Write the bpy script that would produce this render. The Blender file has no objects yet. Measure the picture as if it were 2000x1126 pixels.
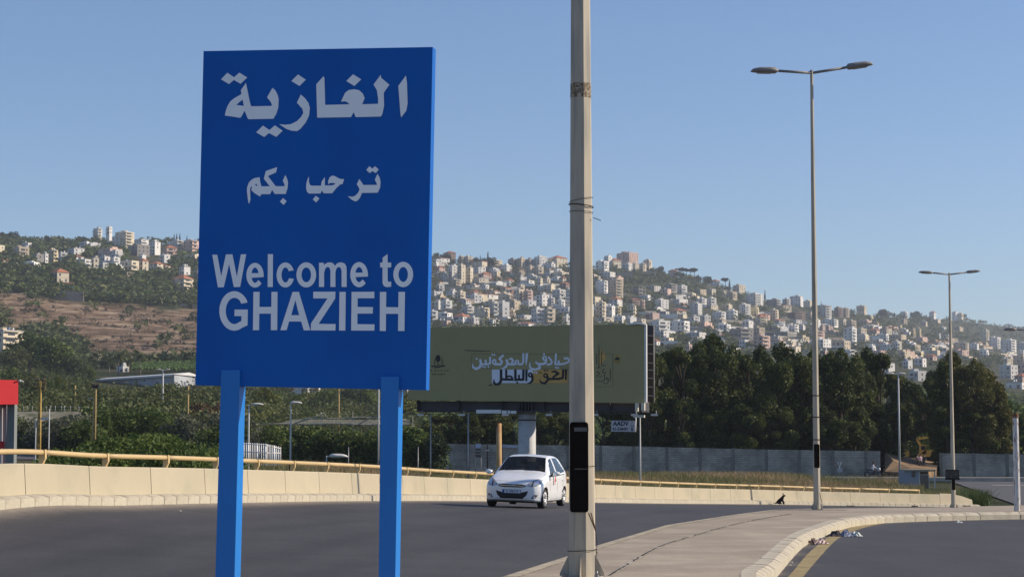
import bpy, bmesh, math, random
import numpy as np
from mathutils import Vector, Matrix, Euler, noise as mnoise
from mathutils.geometry import tessellate_polygon
from mathutils.bvhtree import BVHTree
R = math.radians
random.seed(7)
rng = np.random.default_rng(7)
scene = bpy.context.scene
COL = scene.collection

# ------------------------------------------------------------------ camera, light, exposure
# world units are metres, the camera stands at the origin (eye height), y looks down the road
F = 3833.0
PITCH = math.atan(317.0 / F)
cam_data = bpy.data.cameras.new("camera")
cam = bpy.data.objects.new("camera", cam_data)
COL.objects.link(cam)
cam_data.sensor_width = 36.0
cam_data.lens = 36.0 * F / 2000.0
cam_data.clip_start = 0.1
cam_data.clip_end = 30000.0
cam.location = (0, 0, 0)
cam.rotation_euler = (R(90) + PITCH, 0, 0)
scene.camera = cam

HAZE = 0.0001
SUN_AZ = math.atan2(0.996, 0.08)          # measured from +y towards +x
SUN_EL = R(30.5)
sx, sy, sz = math.sin(SUN_AZ) * math.cos(SUN_EL), math.cos(SUN_AZ) * math.cos(SUN_EL), math.sin(SUN_EL)
world = bpy.data.worlds.new("World")
scene.world = world
world.use_nodes = True
wn = world.node_tree.nodes
wn.clear()
wout = wn.new("ShaderNodeOutputWorld")
wbg = wn.new("ShaderNodeBackground")
wsky = wn.new("ShaderNodeTexSky")
wsky.sky_type = 'NISHITA'
wsky.sun_disc = False
wsky.sun_elevation = SUN_EL
wsky.sun_rotation = SUN_AZ
wsky.air_density = 1.0
wsky.dust_density = 0.3
wsky.ozone_density = 3.8
wbg.inputs["Strength"].default_value = 0.105
wtint = wn.new("ShaderNodeVectorMath")                # a slightly purer blue, as the photograph has it
wtint.operation = 'MULTIPLY'
wtint.inputs[1].default_value = (0.98, 1.0, 1.11)
world.node_tree.links.new(wsky.outputs[0], wtint.inputs[0])
world.node_tree.links.new(wtint.outputs[0], wbg.inputs[0])
world.node_tree.links.new(wbg.outputs[0], wout.inputs[0])

sun_data = bpy.data.lights.new("sun", 'SUN')
sun_data.energy = 5.0
sun_data.angle = R(0.5)
sun_data.color = (1.0, 0.86, 0.68)
sun = bpy.data.objects.new("sun", sun_data)
COL.objects.link(sun)
sun.location = (60, -10, 60)
sun.rotation_euler = Vector((-sx, -sy, -sz)).to_track_quat('-Z', 'Y').to_euler()

scene.view_settings.view_transform = 'Standard'
scene.view_settings.look = 'None'
scene.view_settings.gamma = 1.0
scene.view_settings.exposure = 0.12
scene.view_settings.use_curve_mapping = False
scene.cycles.max_bounces = 5
scene.cycles.diffuse_bounces = 2
scene.cycles.glossy_bounces = 2
scene.cycles.transmission_bounces = 3
scene.cycles.volume_bounces = 0
scene.cycles.transparent_max_bounces = 6
scene.cycles.caustics_reflective = False
scene.cycles.caustics_refractive = False
scene.cycles.use_denoising = True

# ------------------------------------------------------------------ pixel <-> place
CP, SP = math.cos(PITCH), math.sin(PITCH)
def ray(px, py):
    u, v = px - 1000.0, 563.0 - py
    return Vector((u, F * CP - v * SP, F * SP + v * CP))
def at(px, py, Y):
    d = ray(px, py)
    return d * (Y / d.y)
def on_plane(px, py, p0, n):
    d = ray(px, py)
    return d * (p0.dot(n) / d.dot(n))
def to_px(p):
    x, y, z = p
    a = y * CP + z * SP
    return 1000 + F * x / a, 563 - F * (-y * SP + z * CP) / a

# ------------------------------------------------------------------ materials
def lin(c):
    return tuple((v / 12.92 if v <= 0.04045 else ((v + 0.055) / 1.055) ** 2.4) for v in c)
MATS = {}
def mat(name, col, rough=0.8, var=0.12, scale=3.0, bump=0.0, bscale=30.0, metal=0.0, spec=0.3, coat=0.0,
        obj_var=0.0, second=None, second_scale=1.0, second_amt=0.5, detail=4.0, stretch=None, translucent=0.0):
    if name in MATS:
        return MATS[name]
    m = bpy.data.materials.new(name)
    m.use_nodes = True
    nt = m.node_tree
    N, L = nt.nodes, nt.links
    b = N["Principled BSDF"]
    b.inputs["Roughness"].default_value = rough
    b.inputs["Metallic"].default_value = metal
    b.inputs["Specular IOR Level"].default_value = spec
    if coat:
        b.inputs["Coat Weight"].default_value = coat
        b.inputs["Coat Roughness"].default_value = 0.08
    tc = N.new("ShaderNodeTexCoord")
    vec = tc.outputs["Object"]
    if stretch:
        mp = N.new("ShaderNodeMapping")
        mp.inputs["Scale"].default_value = stretch
        L.new(vec, mp.inputs[0])
        vec = mp.outputs[0]
    base = None
    rgb = N.new("ShaderNodeRGB")
    rgb.outputs[0].default_value = (*col, 1)
    base = rgb.outputs[0]
    if second is not None:
        n2 = N.new("ShaderNodeTexNoise")
        n2.inputs["Scale"].default_value = second_scale
        n2.inputs["Detail"].default_value = 6
        L.new(vec, n2.inputs["Vector"])
        cr = N.new("ShaderNodeValToRGB")
        cr.color_ramp.elements[0].position = 0.62 - 0.3 * second_amt
        cr.color_ramp.elements[1].position = 0.80 - 0.3 * second_amt
        L.new(n2.outputs[0], cr.inputs[0])
        mx = N.new("ShaderNodeMixRGB")
        L.new(cr.outputs[0], mx.inputs[0])
        L.new(base, mx.inputs[1])
        mx.inputs[2].default_value = (*second, 1)
        base = mx.outputs[0]
    if var > 0:
        nz = N.new("ShaderNodeTexNoise")
        nz.inputs["Scale"].default_value = scale
        nz.inputs["Detail"].default_value = detail
        nz.inputs["Roughness"].default_value = 0.65
        L.new(vec, nz.inputs["Vector"])
        mr = N.new("ShaderNodeMapRange")
        mr.inputs[1].default_value = 0.3
        mr.inputs[2].default_value = 0.7
        mr.inputs[3].default_value = 1 - var
        mr.inputs[4].default_value = 1 + var
        L.new(nz.outputs[0], mr.inputs[0])
        val = mr.outputs[0]
        if obj_var > 0:
            oi = N.new("ShaderNodeObjectInfo")
            m2 = N.new("ShaderNodeMapRange")
            m2.inputs[3].default_value = 1 - obj_var
            m2.inputs[4].default_value = 1 + obj_var
            L.new(oi.outputs["Random"], m2.inputs[0])
            mm = N.new("ShaderNodeMath")
            mm.operation = 'MULTIPLY'
            L.new(val, mm.inputs[0])
            L.new(m2.outputs[0], mm.inputs[1])
            val = mm.outputs[0]
        vm = N.new("ShaderNodeVectorMath")
        vm.operation = 'SCALE'
        L.new(base, vm.inputs[0])
        L.new(val, vm.inputs["Scale"])
        base = vm.outputs[0]
    L.new(base, b.inputs["Base Color"])
    if bump > 0:
        bn = N.new("ShaderNodeTexNoise")
        bn.inputs["Scale"].default_value = bscale
        bn.inputs["Detail"].default_value = 5
        L.new(vec, bn.inputs["Vector"])
        bp = N.new("ShaderNodeBump")
        bp.inputs["Strength"].default_value = bump
        bp.inputs["Distance"].default_value = 0.02
        L.new(bn.outputs[0], bp.inputs["Height"])
        L.new(bp.outputs[0], b.inputs["Normal"])
    if translucent > 0:
        tr = N.new("ShaderNodeBsdfTranslucent")
        L.new(base, tr.inputs[0])
        ms = N.new("ShaderNodeMixShader")
        ms.inputs[0].default_value = translucent
        L.new(b.outputs[0], ms.inputs[1])
        L.new(tr.outputs[0], ms.inputs[2])
        L.new(ms.outputs[0], N["Material Output"].inputs[0])
    m["base_out"] = 1
    MATS[name] = m
    return m

def leaf_mat(name, dark, light, yellow=None, trans=0.3, scale=0.35):
    """foliage: colour varies leaf by leaf (face attribute) and clump by clump"""
    if name in MATS:
        return MATS[name]
    m = bpy.data.materials.new(name)
    m.use_nodes = True
    N, L = m.node_tree.nodes, m.node_tree.links
    b = N["Principled BSDF"]
    b.inputs["Roughness"].default_value = 0.6
    b.inputs["Specular IOR Level"].default_value = 0.25
    a = N.new("ShaderNodeAttribute")
    a.attribute_name = "leafv"
    cr = N.new("ShaderNodeValToRGB")
    e = cr.color_ramp.elements
    e[0].color = (*dark, 1)
    e[1].color = (*(yellow or light), 1)
    mid = e.new(0.72)
    mid.color = (*light, 1)
    L.new(a.outputs["Fac"], cr.inputs[0])
    L.new(cr.outputs[0], b.inputs["Base Color"])
    tr = N.new("ShaderNodeBsdfTranslucent")
    L.new(cr.outputs[0], tr.inputs[0])
    ms = N.new("ShaderNodeMixShader")
    ms.inputs[0].default_value = trans
    L.new(b.outputs[0], ms.inputs[1])
    L.new(tr.outputs[0], ms.inputs[2])
    L.new(ms.outputs[0], N["Material Output"].inputs[0])
    MATS[name] = m
    return m

def glass_mat(name, col, rough=0.05, alpha=1.0):
    if name in MATS:
        return MATS[name]
    m = bpy.data.materials.new(name)
    m.use_nodes = True
    b = m.node_tree.nodes["Principled BSDF"]
    b.inputs["Base Color"].default_value = (*col, 1)
    b.inputs["Roughness"].default_value = rough
    b.inputs["Specular IOR Level"].default_value = 0.6
    b.inputs["Alpha"].default_value = alpha
    MATS[name] = m
    return m

# ------------------------------------------------------------------ object helpers
def tag(o, label=None, cat=None, group=None, kind=None):
    if label: o["label"] = label
    if cat: o["category"] = cat
    if group: o["group"] = group
    if kind: o["kind"] = kind
    return o
def thing(name, label, cat, loc=(0, 0, 0), rz=0.0, group=None):
    o = bpy.data.objects.new(name, None)
    COL.objects.link(o)
    o.location = loc
    o.rotation_euler = (0, 0, rz)
    o.empty_display_size = 0.3
    return tag(o, label, cat, group)
def new_obj(name, me, parent=None, loc=None, rot=None, keep_world=False):
    o = bpy.data.objects.new(name, me)
    COL.objects.link(o)
    if parent is not None:
        o.parent = parent
        if keep_world:
            o.matrix_parent_inverse = world_of(parent).inverted()
    if loc is not None: o.location = loc
    if rot is not None: o.rotation_euler = rot
    return o
def world_of(o):
    m = Matrix.LocRotScale(o.location, o.rotation_euler, o.scale)
    if o.parent is not None:
        m = world_of(o.parent) @ o.matrix_parent_inverse @ m
    return m

class MB:
    def __init__(self):
        self.v, self.f, self.m = [], [], []
        self.sm = []
        self.mi = 0
    def add(self, vs, fs, smooth=False):
        k = len(self.v)
        self.v += [tuple(p) for p in vs]
        for f in fs:
            self.f.append([i + k for i in f])
            self.m.append(self.mi)
            self.sm.append(smooth)
        return self
    def box(self, c, s, rz=0.0, M=None):
        hx, hy, hz = s[0] / 2, s[1] / 2, s[2] / 2
        P = [(-hx, -hy, -hz), (hx, -hy, -hz), (hx, hy, -hz), (-hx, hy, -hz),
             (-hx, -hy, hz), (hx, -hy, hz), (hx, hy, hz), (-hx, hy, hz)]
        if rz:
            ca, sa = math.cos(rz), math.sin(rz)
            P = [(x * ca - y * sa, x * sa + y * ca, z) for x, y, z in P]
        P = [(x + c[0], y + c[1], z + c[2]) for x, y, z in P]
        if M is not None: P = [M @ Vector(p) for p in P]
        return self.add(P, [(0, 3, 2, 1), (4, 5, 6, 7), (0, 1, 5, 4), (1, 2, 6, 5), (2, 3, 7, 6), (3, 0, 4, 7)])
    def box2(self, a, b):
        return self.box([(a[i] + b[i]) / 2 for i in range(3)], [abs(b[i] - a[i]) for i in range(3)])
    def tube(self, pts, rad, n=10, caps=True, smooth=True, twist=0.0, squash=1.0):
        pts = [Vector(p) for p in pts]
        rs = rad if isinstance(rad, (list, tuple)) else [rad] * len(pts)
        vs, fs = [], []
        up = None
        for i, p in enumerate(pts):
            t = (pts[min(i + 1, len(pts) - 1)] - pts[max(i - 1, 0)]).normalized()
            if up is None:
                up = Vector((0, 0, 1)) if abs(t.z) < 0.9 else Vector((0, 1, 0))
            side = t.cross(up).normalized()
            u2 = side.cross(t).normalized()
            up = u2
            for k in range(n):
                a = 2 * math.pi * k / n + twist
                vs.append(p + side * math.cos(a) * rs[i] + u2 * math.sin(a) * rs[i] * squash)
        for i in range(len(pts) - 1):
            for k in range(n):
                k2 = (k + 1) % n
                fs.append((i * n + k, i * n + k2, (i + 1) * n + k2, (i + 1) * n + k))
        if caps:
            fs.append(tuple(range(n - 1, -1, -1)))
            fs.append(tuple((len(pts) - 1) * n + k for k in range(n)))
        return self.add(vs, fs, smooth)
    def prism(self, poly, h0, h1, axis='z', M=None):
        """polygon (2-D) extruded along an axis"""
        n = len(poly)
        def put(a, b, h):
            return {'z': (a, b, h), 'y': (a, h, b), 'x': (h, a, b)}[axis]
        vs = [put(a, b, h0) for a, b in poly] + [put(a, b, h1) for a, b in poly]
        if M is not None: vs = [M @ Vector(p) for p in vs]
        tris = tessellate_polygon([[Vector((a, b, 0)) for a, b in poly]])
        fs = [tuple(t) for t in tris] + [tuple(i + n for i in reversed(t)) for t in tris]
        fs += [(i, (i + 1) % n, (i + 1) % n + n, i + n) for i in range(n)]
        return self.add(vs, fs)
    def ball(self, c, r, seg=12, rings=8, sc=(1, 1, 1)):
        vs, fs = [], []
        for i in range(rings + 1):
            th = math.pi * i / rings
            for j in range(seg):
                ph = 2 * math.pi * j / seg
                vs.append((c[0] + r * sc[0] * math.sin(th) * math.cos(ph), c[1] + r * sc[1] * math.sin(th) * math.sin(ph), c[2] + r * sc[2] * math.cos(th)))
        for i in range(rings):
            for j in range(seg):
                j2 = (j + 1) % seg
                fs.append((i * seg + j, (i + 1) * seg + j, (i + 1) * seg + j2, i * seg + j2))
        return self.add(vs, fs, True)
    def mesh(self, name, mats):
        me = bpy.data.meshes.new(name)
        me.from_pydata(self.v, [], self.f)
        if not isinstance(mats, (list, tuple)): mats = [mats]
        for m in mats: me.materials.append(m)
        me.polygons.foreach_set("material_index", self.m)
        me.polygons.foreach_set("use_smooth", self.sm)
        me.update()
        bm = bmesh.new()
        bm.from_mesh(me)
        bmesh.ops.recalc_face_normals(bm, faces=bm.faces)
        bm.to_mesh(me)
        bm.free()
        return me
    def build(self, name, mats, parent=None, **kw):
        return new_obj(name, self.mesh(name, mats), parent, **kw)

def np_mesh(name, V, Fq, m, attr=None, smooth=False):
    """fast mesh from arrays; Fq is (n, 3) or (n, 4)"""
    me = bpy.data.meshes.new(name)
    n, k = Fq.shape
    me.vertices.add(len(V))
    me.vertices.foreach_set("co", np.ascontiguousarray(V, dtype=np.float32).ravel())
    me.loops.add(n * k)
    me.loops.foreach_set("vertex_index", np.ascontiguousarray(Fq, dtype=np.int32).ravel())
    me.polygons.add(n)
    me.polygons.foreach_set("loop_start", np.arange(0, n * k, k, dtype=np.int32))
    me.polygons.foreach_set("loop_total", np.full(n, k, dtype=np.int32))
    if smooth: me.polygons.foreach_set("use_smooth", np.ones(n, dtype=bool))
    for mm in (m if isinstance(m, (list, tuple)) else [m]): me.materials.append(mm)
    if attr:
        for an, (dom, vals) in attr.items():
            a = me.attributes.new(an, 'FLOAT', dom)
            a.data.foreach_set("value", np.ascontiguousarray(vals, dtype=np.float32))
    me.update(calc_edges=True)
    me.validate()
    return me

def interp(x, xs, ys):
    return float(np.interp(x, xs, ys))
def smooth_path(nodes, n=12):
    """Catmull-Rom through the nodes"""
    P = [np.array(p, float) for p in nodes]
    P = [2 * P[0] - P[1]] + P + [2 * P[-1] - P[-2]]
    out = []
    for i in range(1, len(P) - 2):
        for k in range(n):
            t = k / n
            out.append(0.5 * (2 * P[i] + (P[i + 1] - P[i - 1]) * t + (2 * P[i - 1] - 5 * P[i] + 4 * P[i + 1] - P[i + 2]) * t * t + (3 * P[i] - P[i - 1] - 3 * P[i + 1] + P[i + 2]) * t ** 3))
    out.append(P[-2])
    return np.array(out)
def copy_tree(o, parent=None):
    c = o.copy()
    COL.objects.link(c)
    if parent is not None: c.parent = parent
    for ch in KIDS.get(o.name, []):
        k = copy_tree(ch, c)
    KIDS[c.name] = [x for x in COL.objects if x.parent is c] if False else []
    return c
KIDS = {}
def register(o, kids):
    KIDS[o.name] = kids

# flat print: polygons traced on a plane
def decal(name, polys, plane_pt, n, m, parent, lift=0.004, holes=None, keep=True):
    """polys in photo pixels, laid on the plane a few mm proud; each entry is [outer, hole, ...]"""
    V, Fc = [], []
    for k, loops in enumerate(polys):
        base = plane_pt + n * (lift + 0.0002 * (k % 8))
        pts = [[on_plane(x, y, base, n) for x, y in lp] for lp in loops]
        flat = [p for lp in pts for p in lp]
        ax = Vector((-n.y, n.x, 0)).normalized()
        ay = n.cross(ax)
        tri = tessellate_polygon([[Vector((p.dot(ax), p.dot(ay), 0)) for p in lp] for lp in pts])
        o = len(V)
        V += [tuple(p) for p in flat]
        for t in tri:
            a, b2, c = (flat[i] for i in t)
            if (b2 - a).cross(c - a).dot(n) < 0: t = tuple(reversed(t))
            Fc.append([i + o for i in t])
    me = bpy.data.meshes.new(name)
    me.from_pydata(V, [], Fc)
    me.materials.append(m)
    ob = new_obj(name, me, parent, keep_world=True)
    return ob
def stroke(pts, w):
    """a brush stroke as a list of polygons (px)"""
    out = []
    ws = w if isinstance(w, (list, tuple)) else [w] * len(pts)
    for i in range(len(pts) - 1):
        (x0, y0), (x1, y1) = pts[i], pts[i + 1]
        L = math.hypot(x1 - x0, y1 - y0) or 1
        nx, ny = -(y1 - y0) / L, (x1 - x0) / L
        a, b = ws[i] / 2, ws[i + 1] / 2
        e = 0.25
        dx, dy = (x1 - x0) / L * a * e, (y1 - y0) / L * a * e
        out.append([[(x0 + nx * a - dx, y0 + ny * a - dy), (x1 + nx * b + dx, y1 + ny * b + dy), (x1 - nx * b + dx, y1 - ny * b + dy), (x0 - nx * a - dx, y0 - ny * a - dy)]])
    for i in range(1, len(pts) - 1):
        x, y = pts[i]
        r = ws[i] / 2
        out.append([[(x + r * math.cos(k * math.pi / 4), y + r * math.sin(k * math.pi / 4)) for k in range(8)]])
    return out
def ring(cx, cy, rx, ry, t, n=14):
    o = [(cx + rx * math.cos(2 * math.pi * k / n), cy + ry * math.sin(2 * math.pi * k / n)) for k in range(n)]
    i = [(cx + (rx - t) * math.cos(2 * math.pi * k / n), cy + (ry - t) * math.sin(2 * math.pi * k / n)) for k in range(n)]
    return [[o, i]]
def dot(cx, cy, r):
    return [[[(cx - r, cy), (cx, cy - r), (cx + r, cy), (cx, cy + r)]]]
def arc(cx, cy, rx, ry, a0, a1, n=10):
    return [(cx + rx * math.cos(R(a0 + (a1 - a0) * k / n)), cy - ry * math.sin(R(a0 + (a1 - a0) * k / n))) for k in range(n + 1)]

def text_mesh(name, s, size, m, parent, M, squeeze=1.0, weight=0.0):
    cu = bpy.data.curves.new(name, 'FONT')
    cu.body = s
    cu.size = size
    cu.offset = weight
    cu.align_x = 'CENTER'
    cu.align_y = 'CENTER'
    cu.fill_mode = 'FRONT'
    t = bpy.data.objects.new(name, cu)
    COL.objects.link(t)
    dg = bpy.context.evaluated_depsgraph_get()
    me = bpy.data.meshes.new_from_object(t.evaluated_get(dg))
    bpy.data.objects.remove(t)
    me.transform(Matrix.Diagonal((squeeze, 1, 1, 1)))
    me.transform(M)
    me.materials.clear()
    me.materials.append(m)
    for p in me.polygons: p.material_index = 0
    return new_obj(name, me, parent)

# ------------------------------------------------------------------ terrain
RIDGE = ([-1500, 0, 60, 180, 230, 280, 385, 620, 845, 900, 960, 1000, 1050, 1115, 1180, 1240, 1290, 1350, 1400, 1450, 1500, 1560, 1640, 1700, 1800, 1880, 1950, 2000, 3500],
         [470, 462, 467, 470, 462, 467, 472, 490, 500, 508, 516, 518, 518, 512, 518, 512, 527, 537, 550, 570, 582, 592, 604, 613, 620, 622, 633, 640, 668])
def zy(y, D): return (880 - y) / F * D
TCOLS = [-1500, 0, 385, 850, 1150, 1500, 1750, 2000, 3500]
TD = np.array([
    [45, 75, 130, 200, 350, 600, 950, 1200, 1400, 2000, 2600, 6500],
    [45, 75, 130, 200, 350, 600, 950, 1200, 1400, 2000, 2600, 6500],
    [45, 75, 130, 200, 350, 600, 950, 1300, 1500, 2100, 2700, 6500],
    [45, 75, 130, 200, 350, 650, 1000, 1600, 2000, 2400, 3000, 6500],
    [45, 75, 130, 200, 350, 650, 1000, 1600, 2000, 2350, 3000, 6500],
    [45, 75, 130, 200, 350, 650, 1200, 1900, 2300, 2700, 3300, 6500],
    [45, 75, 130, 200, 350, 650, 1200, 2000, 2700, 3300, 4000, 6500],
    [45, 75, 130, 200, 350, 650, 1200, 2300, 3500, 4500, 5200, 6500],
    [45, 75, 130, 200, 350, 650, 1200, 2300, 3500, 4500, 5200, 6500]], float)
ZN = [  # heights of the near knots, then photo rows of the others (None = ridge)
    [-4.5, -4.2, -2.6, -0.8, 'y808', 'y757', 'y692', 'y572', 'y525', None, 205, 100],
    [-4.5, -4.2, -2.6, -0.8, 'y808', 'y757', 'y692', 'y572', 'y525', None, 205, 100],
    [-4.5, -4.2, -3.0, -1.2, 'y815', 'y757', 'y695', 'y600', 'y545', None, 210, 100],
    [-4.5, -4.2, -3.5, -2.7, -1.5, 'y810', 'y715', 'y634', 'y567', None, 215, 100],
    [-4.3, -4.1, -3.5, -2.6, -2.0, 'y810', 'y715', 'y634', 'y569', None, 205, 100],
    [-4.3, -4.1, -3.5, -2.7, -2.5, 'y800', 'y720', 'y655', 'y618', None, 190, 100],
    [-4.3, -4.1, -3.5, -2.75, -2.5, 'y815', 'y745', 'y680', 'y640', None, 205, 100],
    [-4.3, -4.1, -3.5, -2.8, -2.6, 'y830', 'y765', 'y705', 'y665', None, 260, 120],
    [-4.3, -4.1, -3.5, -2.8, -2.6, 'y840', 'y780', 'y715', 'y685', None, 240, 120]]
TZ = np.zeros_like(TD)
for i, row in enumerate(ZN):
    for k, v in enumerate(row):
        if v is None: v = zy(interp(TCOLS[i], *RIDGE), TD[i, k])
        elif isinstance(v, str): v = zy(float(v[1:]), TD[i, k])
        TZ[i, k] = v
from bisect import bisect_right
_TC = {}
def _lin(x, xs, ys):
    if x <= xs[0]: return ys[0]
    if x >= xs[-1]: return ys[-1]
    i = bisect_right(xs, x)
    return ys[i - 1] + (ys[i] - ys[i - 1]) * (x - xs[i - 1]) / (xs[i] - xs[i - 1])
def _col(k):
    if k not in _TC:
        dk = [float(np.interp(k, TCOLS, TD[:, j])) for j in range(TD.shape[1])]
        zk = [float(np.interp(k, TCOLS, TZ[:, j])) for j in range(TD.shape[1])]
        zk[9] = zy(interp(k, *RIDGE), dk[9])
        _TC[k] = (dk, zk)
    return _TC[k]
def _tb(k, D):
    dk, zk = _col(k)
    z = _lin(D, dk, zk)
    w = min(1.0, max(0.0, (D - 700) / 300)) * 0.6
    if w > 0:
        z2 = (_lin(D * 0.97, dk, zk) + _lin(D * 1.03, dk, zk)) * 0.5
        z = z * (1 - w) + z2 * w
    return z
def terr_base(px, D):
    q = px / 4.0; k = math.floor(q); f = q - k
    return _tb(k * 4, D) * (1 - f) + _tb(k * 4 + 4, D) * f
def brown_mask(px, py, D):
    """the dry terraced slope on the left"""
    if D < 900 or D > 1480 or px > 640: return 0.0
    top = np.interp(px, [-400, 0, 60, 130, 250, 385, 620], [540, 563, 575, 585, 592, 603, 640])
    bot = np.interp(px, [-400, 0, 30, 100, 180, 385, 620], [640, 625, 648, 655, 692, 697, 700])
    nz = mnoise.noise(Vector((px * 0.02, py * 0.05, 0))) * 10
    a = min(1, max(0, (py - top + nz) / 6)) * min(1, max(0, (bot - py + nz) / 6))
    return a * (1 if px < 640 else 0)
def terr_z(X, Y):
    px = 1000 + F * X / Y
    z = terr_base(px, Y)
    if Y > 300:
        a = min(1.0, (Y - 300) / 900)
        z += a * 1.3 * mnoise.noise(Vector((X / 90, Y / 90, 3.1)))
        py = 880 - z / Y * F
        b = brown_mask(px, py, Y)
        if b > 0:   # terraces
            s = (z + 2.2 * mnoise.noise(Vector((X / 60, Y / 120, 0.3)))) / 5.0
            fr = s - math.floor(s)
            step = math.floor(s) + min(1.0, max(0.0, (fr - 0.72) / 0.28))
            z += b * (step - s) * 5.0 * 0.75
            z += b * 0.9 * mnoise.noise(Vector((X / 14, Y / 14, 1.0)))
    if 118 < Y < 196 and px < 1640:
        z += 0.55 * min(1, (Y - 118) / 20) * min(1, (196 - Y) / 16) * min(1, (1640 - px) / 120)
    if Y > 130 and px > 900:
        pass
    return z
_DD = 210 * (6200 / 210) ** (np.arange(200) / 199)
_DC = {}
def depth_at(px, py):
    """distance at which the terrain is met along a photo pixel"""
    k = int(round(px / 4)) * 4
    if k not in _DC:
        _DC[k] = np.array([880 - _tb(k, D) / D * F for D in _DD])
    v = _DC[k]
    hit = np.nonzero(v <= py)[0]
    if len(hit) == 0:
        j = int(v.argmin())
        return float(_DD[j]) if v[j] - py < 22 else None
    j = int(hit[0])
    if j == 0: return 210.0
    return float(_DD[j - 1] + (_DD[j] - _DD[j - 1]) * (v[j - 1] - py) / max(1e-6, v[j - 1] - v[j]))

def build_terrain():
    pxs = np.concatenate([np.linspace(-1500, -60, 40), np.linspace(-40, 2040, 261), np.linspace(2060, 3500, 40)])
    Ds = np.concatenate([np.linspace(30, 120, 8), np.linspace(125, 340, 60), 345 * (6500 / 345) ** (np.arange(190) / 189)])
    V = np.zeros((len(Ds), len(pxs), 3)); B = np.zeros((len(Ds), len(pxs)))
    for i, D in enumerate(Ds):
        for j, px in enumerate(pxs):
            X = (px - 1000) / F * D
            z = terr_z(X, D)
            V[i, j] = (X, D, z)
            B[i, j] = brown_mask(px, 880 - z / D * F, D)
    nd, npx = B.shape
    idx = np.arange(nd * npx).reshape(nd, npx)
    Fq = np.stack([idx[:-1, :-1].ravel(), idx[:-1, 1:].ravel(), idx[1:, 1:].ravel(), idx[1:, :-1].ravel()], 1)
    m = bpy.data.materials.new("hill_ground")
    m.use_nodes = True
    N, L = m.node_tree.nodes, m.node_tree.links
    b = N["Principled BSDF"]
    b.inputs["Roughness"].default_value = 0.95
    b.inputs["Specular IOR Level"].default_value = 0.1
    tc = N.new("ShaderNodeTexCoord")
    def nz(scale, det=6, mp=None):
        n = N.new("ShaderNodeTexNoise")
        n.inputs["Scale"].default_value = scale
        n.inputs["Detail"].default_value = det
        n.inputs["Roughness"].default_value = 0.7
        if mp:
            q = N.new("ShaderNodeMapping")
            q.inputs["Scale"].default_value = mp
            L.new(tc.outputs["Object"], q.inputs[0]); L.new(q.outputs[0], n.inputs["Vector"])
        else:
            L.new(tc.outputs["Object"], n.inputs["Vector"])
        return n.outputs[0]
    def ramp(inp, stops):
        c = N.new("ShaderNodeValToRGB")
        e = c.color_ramp.elements
        e[0].position, e[0].color = stops[0][0], (*stops[0][1], 1)
        e[1].position, e[1].color = stops[-1][0], (*stops[-1][1], 1)
        for p, cc in stops[1:-1]:
            q = e.new(p); q.color = (*cc, 1)
        L.new(inp, c.inputs[0])
        return c.outputs[0]
    green = ramp(nz(0.05), [(0.35, (0.022, 0.034, 0.014)), (0.5, (0.045, 0.055, 0.022)), (0.62, (0.10, 0.085, 0.05)), (0.75, (0.17, 0.14, 0.10))])
    brown = ramp(nz(0.09, 9, (0.45, 0.45, 5)), [(0.3, (0.045, 0.035, 0.024)), (0.45, (0.14, 0.092, 0.056)), (0.54, (0.26, 0.18, 0.115)), (0.64, (0.40, 0.31, 0.22))])
    mx = N.new("ShaderNodeMixRGB")
    at_ = N.new("ShaderNodeAttribute"); at_.attribute_name = "dry"
    L.new(at_.outputs["Fac"], mx.inputs[0]); L.new(green, mx.inputs[1]); L.new(brown, mx.inputs[2])
    L.new(mx.outputs[0], b.inputs["Base Color"])
    bp = N.new("ShaderNodeBump"); bp.inputs["Strength"].default_value = 0.6; bp.inputs["Distance"].default_value = 2.0
    L.new(nz(0.25, 8), bp.inputs["Height"]); L.new(bp.outputs[0], b.inputs["Normal"])
    me = np_mesh("hills", V.reshape(-1, 3), Fq, m, {"dry": ('POINT', B.ravel())}, smooth=True)
    o = new_obj("hills", me)
    tag(o, kind="structure")
build_terrain()
base = MB().box((0, 1500, -7.0), (16000, 17000, 1.0)).build("ground", mat("dry_earth", (0.16, 0.12, 0.085), 0.95, 0.3, 0.02))
tag(base, kind="structure")
# ------------------------------------------------------------------ roads
# outer edge of the curved ramp road (foot of the parapet): photo x, photo y of wall foot, distance
WN = [(0, 967.8, 33.7), (210, 965.5, 37.9), (400, 963.2, 42.2), (617, 962.5, 49.6), (727, 963.2, 54.2), (850, 964.6, 61.3), (1010, 967.5, 70.5), (1165, 971, 80.2),
      (1280, 973.4, 87.5), (1400, 975, 95.4), (1520, 976.6, 101.8), (1610, 978.6, 105.8), (1730, 980.6, 109.6), (1850, 983, 113), (1900, 984, 114.4)]
wall_nodes = [(-15.6, 4.0, -1.40), (-13.5, 12.0, -1.38), (-11.2, 22.5, -1.27), (-10.0, 28.0, -1.03)] + [tuple(at(x, y, D)) for x, y, D in WN]
wall_path = smooth_path(wall_nodes, 14)
def inner_x(Y): return interp(Y, [-10, 5, 12, 17, 21, 24.5, 29.9, 33.7, 42.4, 50, 57, 65, 75, 85, 100, 112, 125], [-6.5, -6.2, -5, -3.6, -1.6, -0.25, 0.82, 1.5, 3.3, 5.75, 8.2, 10.6, 13.9, 17, 21.3, 27, 40])
def isl_z(Y): return interp(Y, [-10, 48, 54, 60, 80, 100, 113, 120], [-1.60, -1.585, -1.60, -1.74, -2.28, -2.86, -3.12, -3.2])
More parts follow.
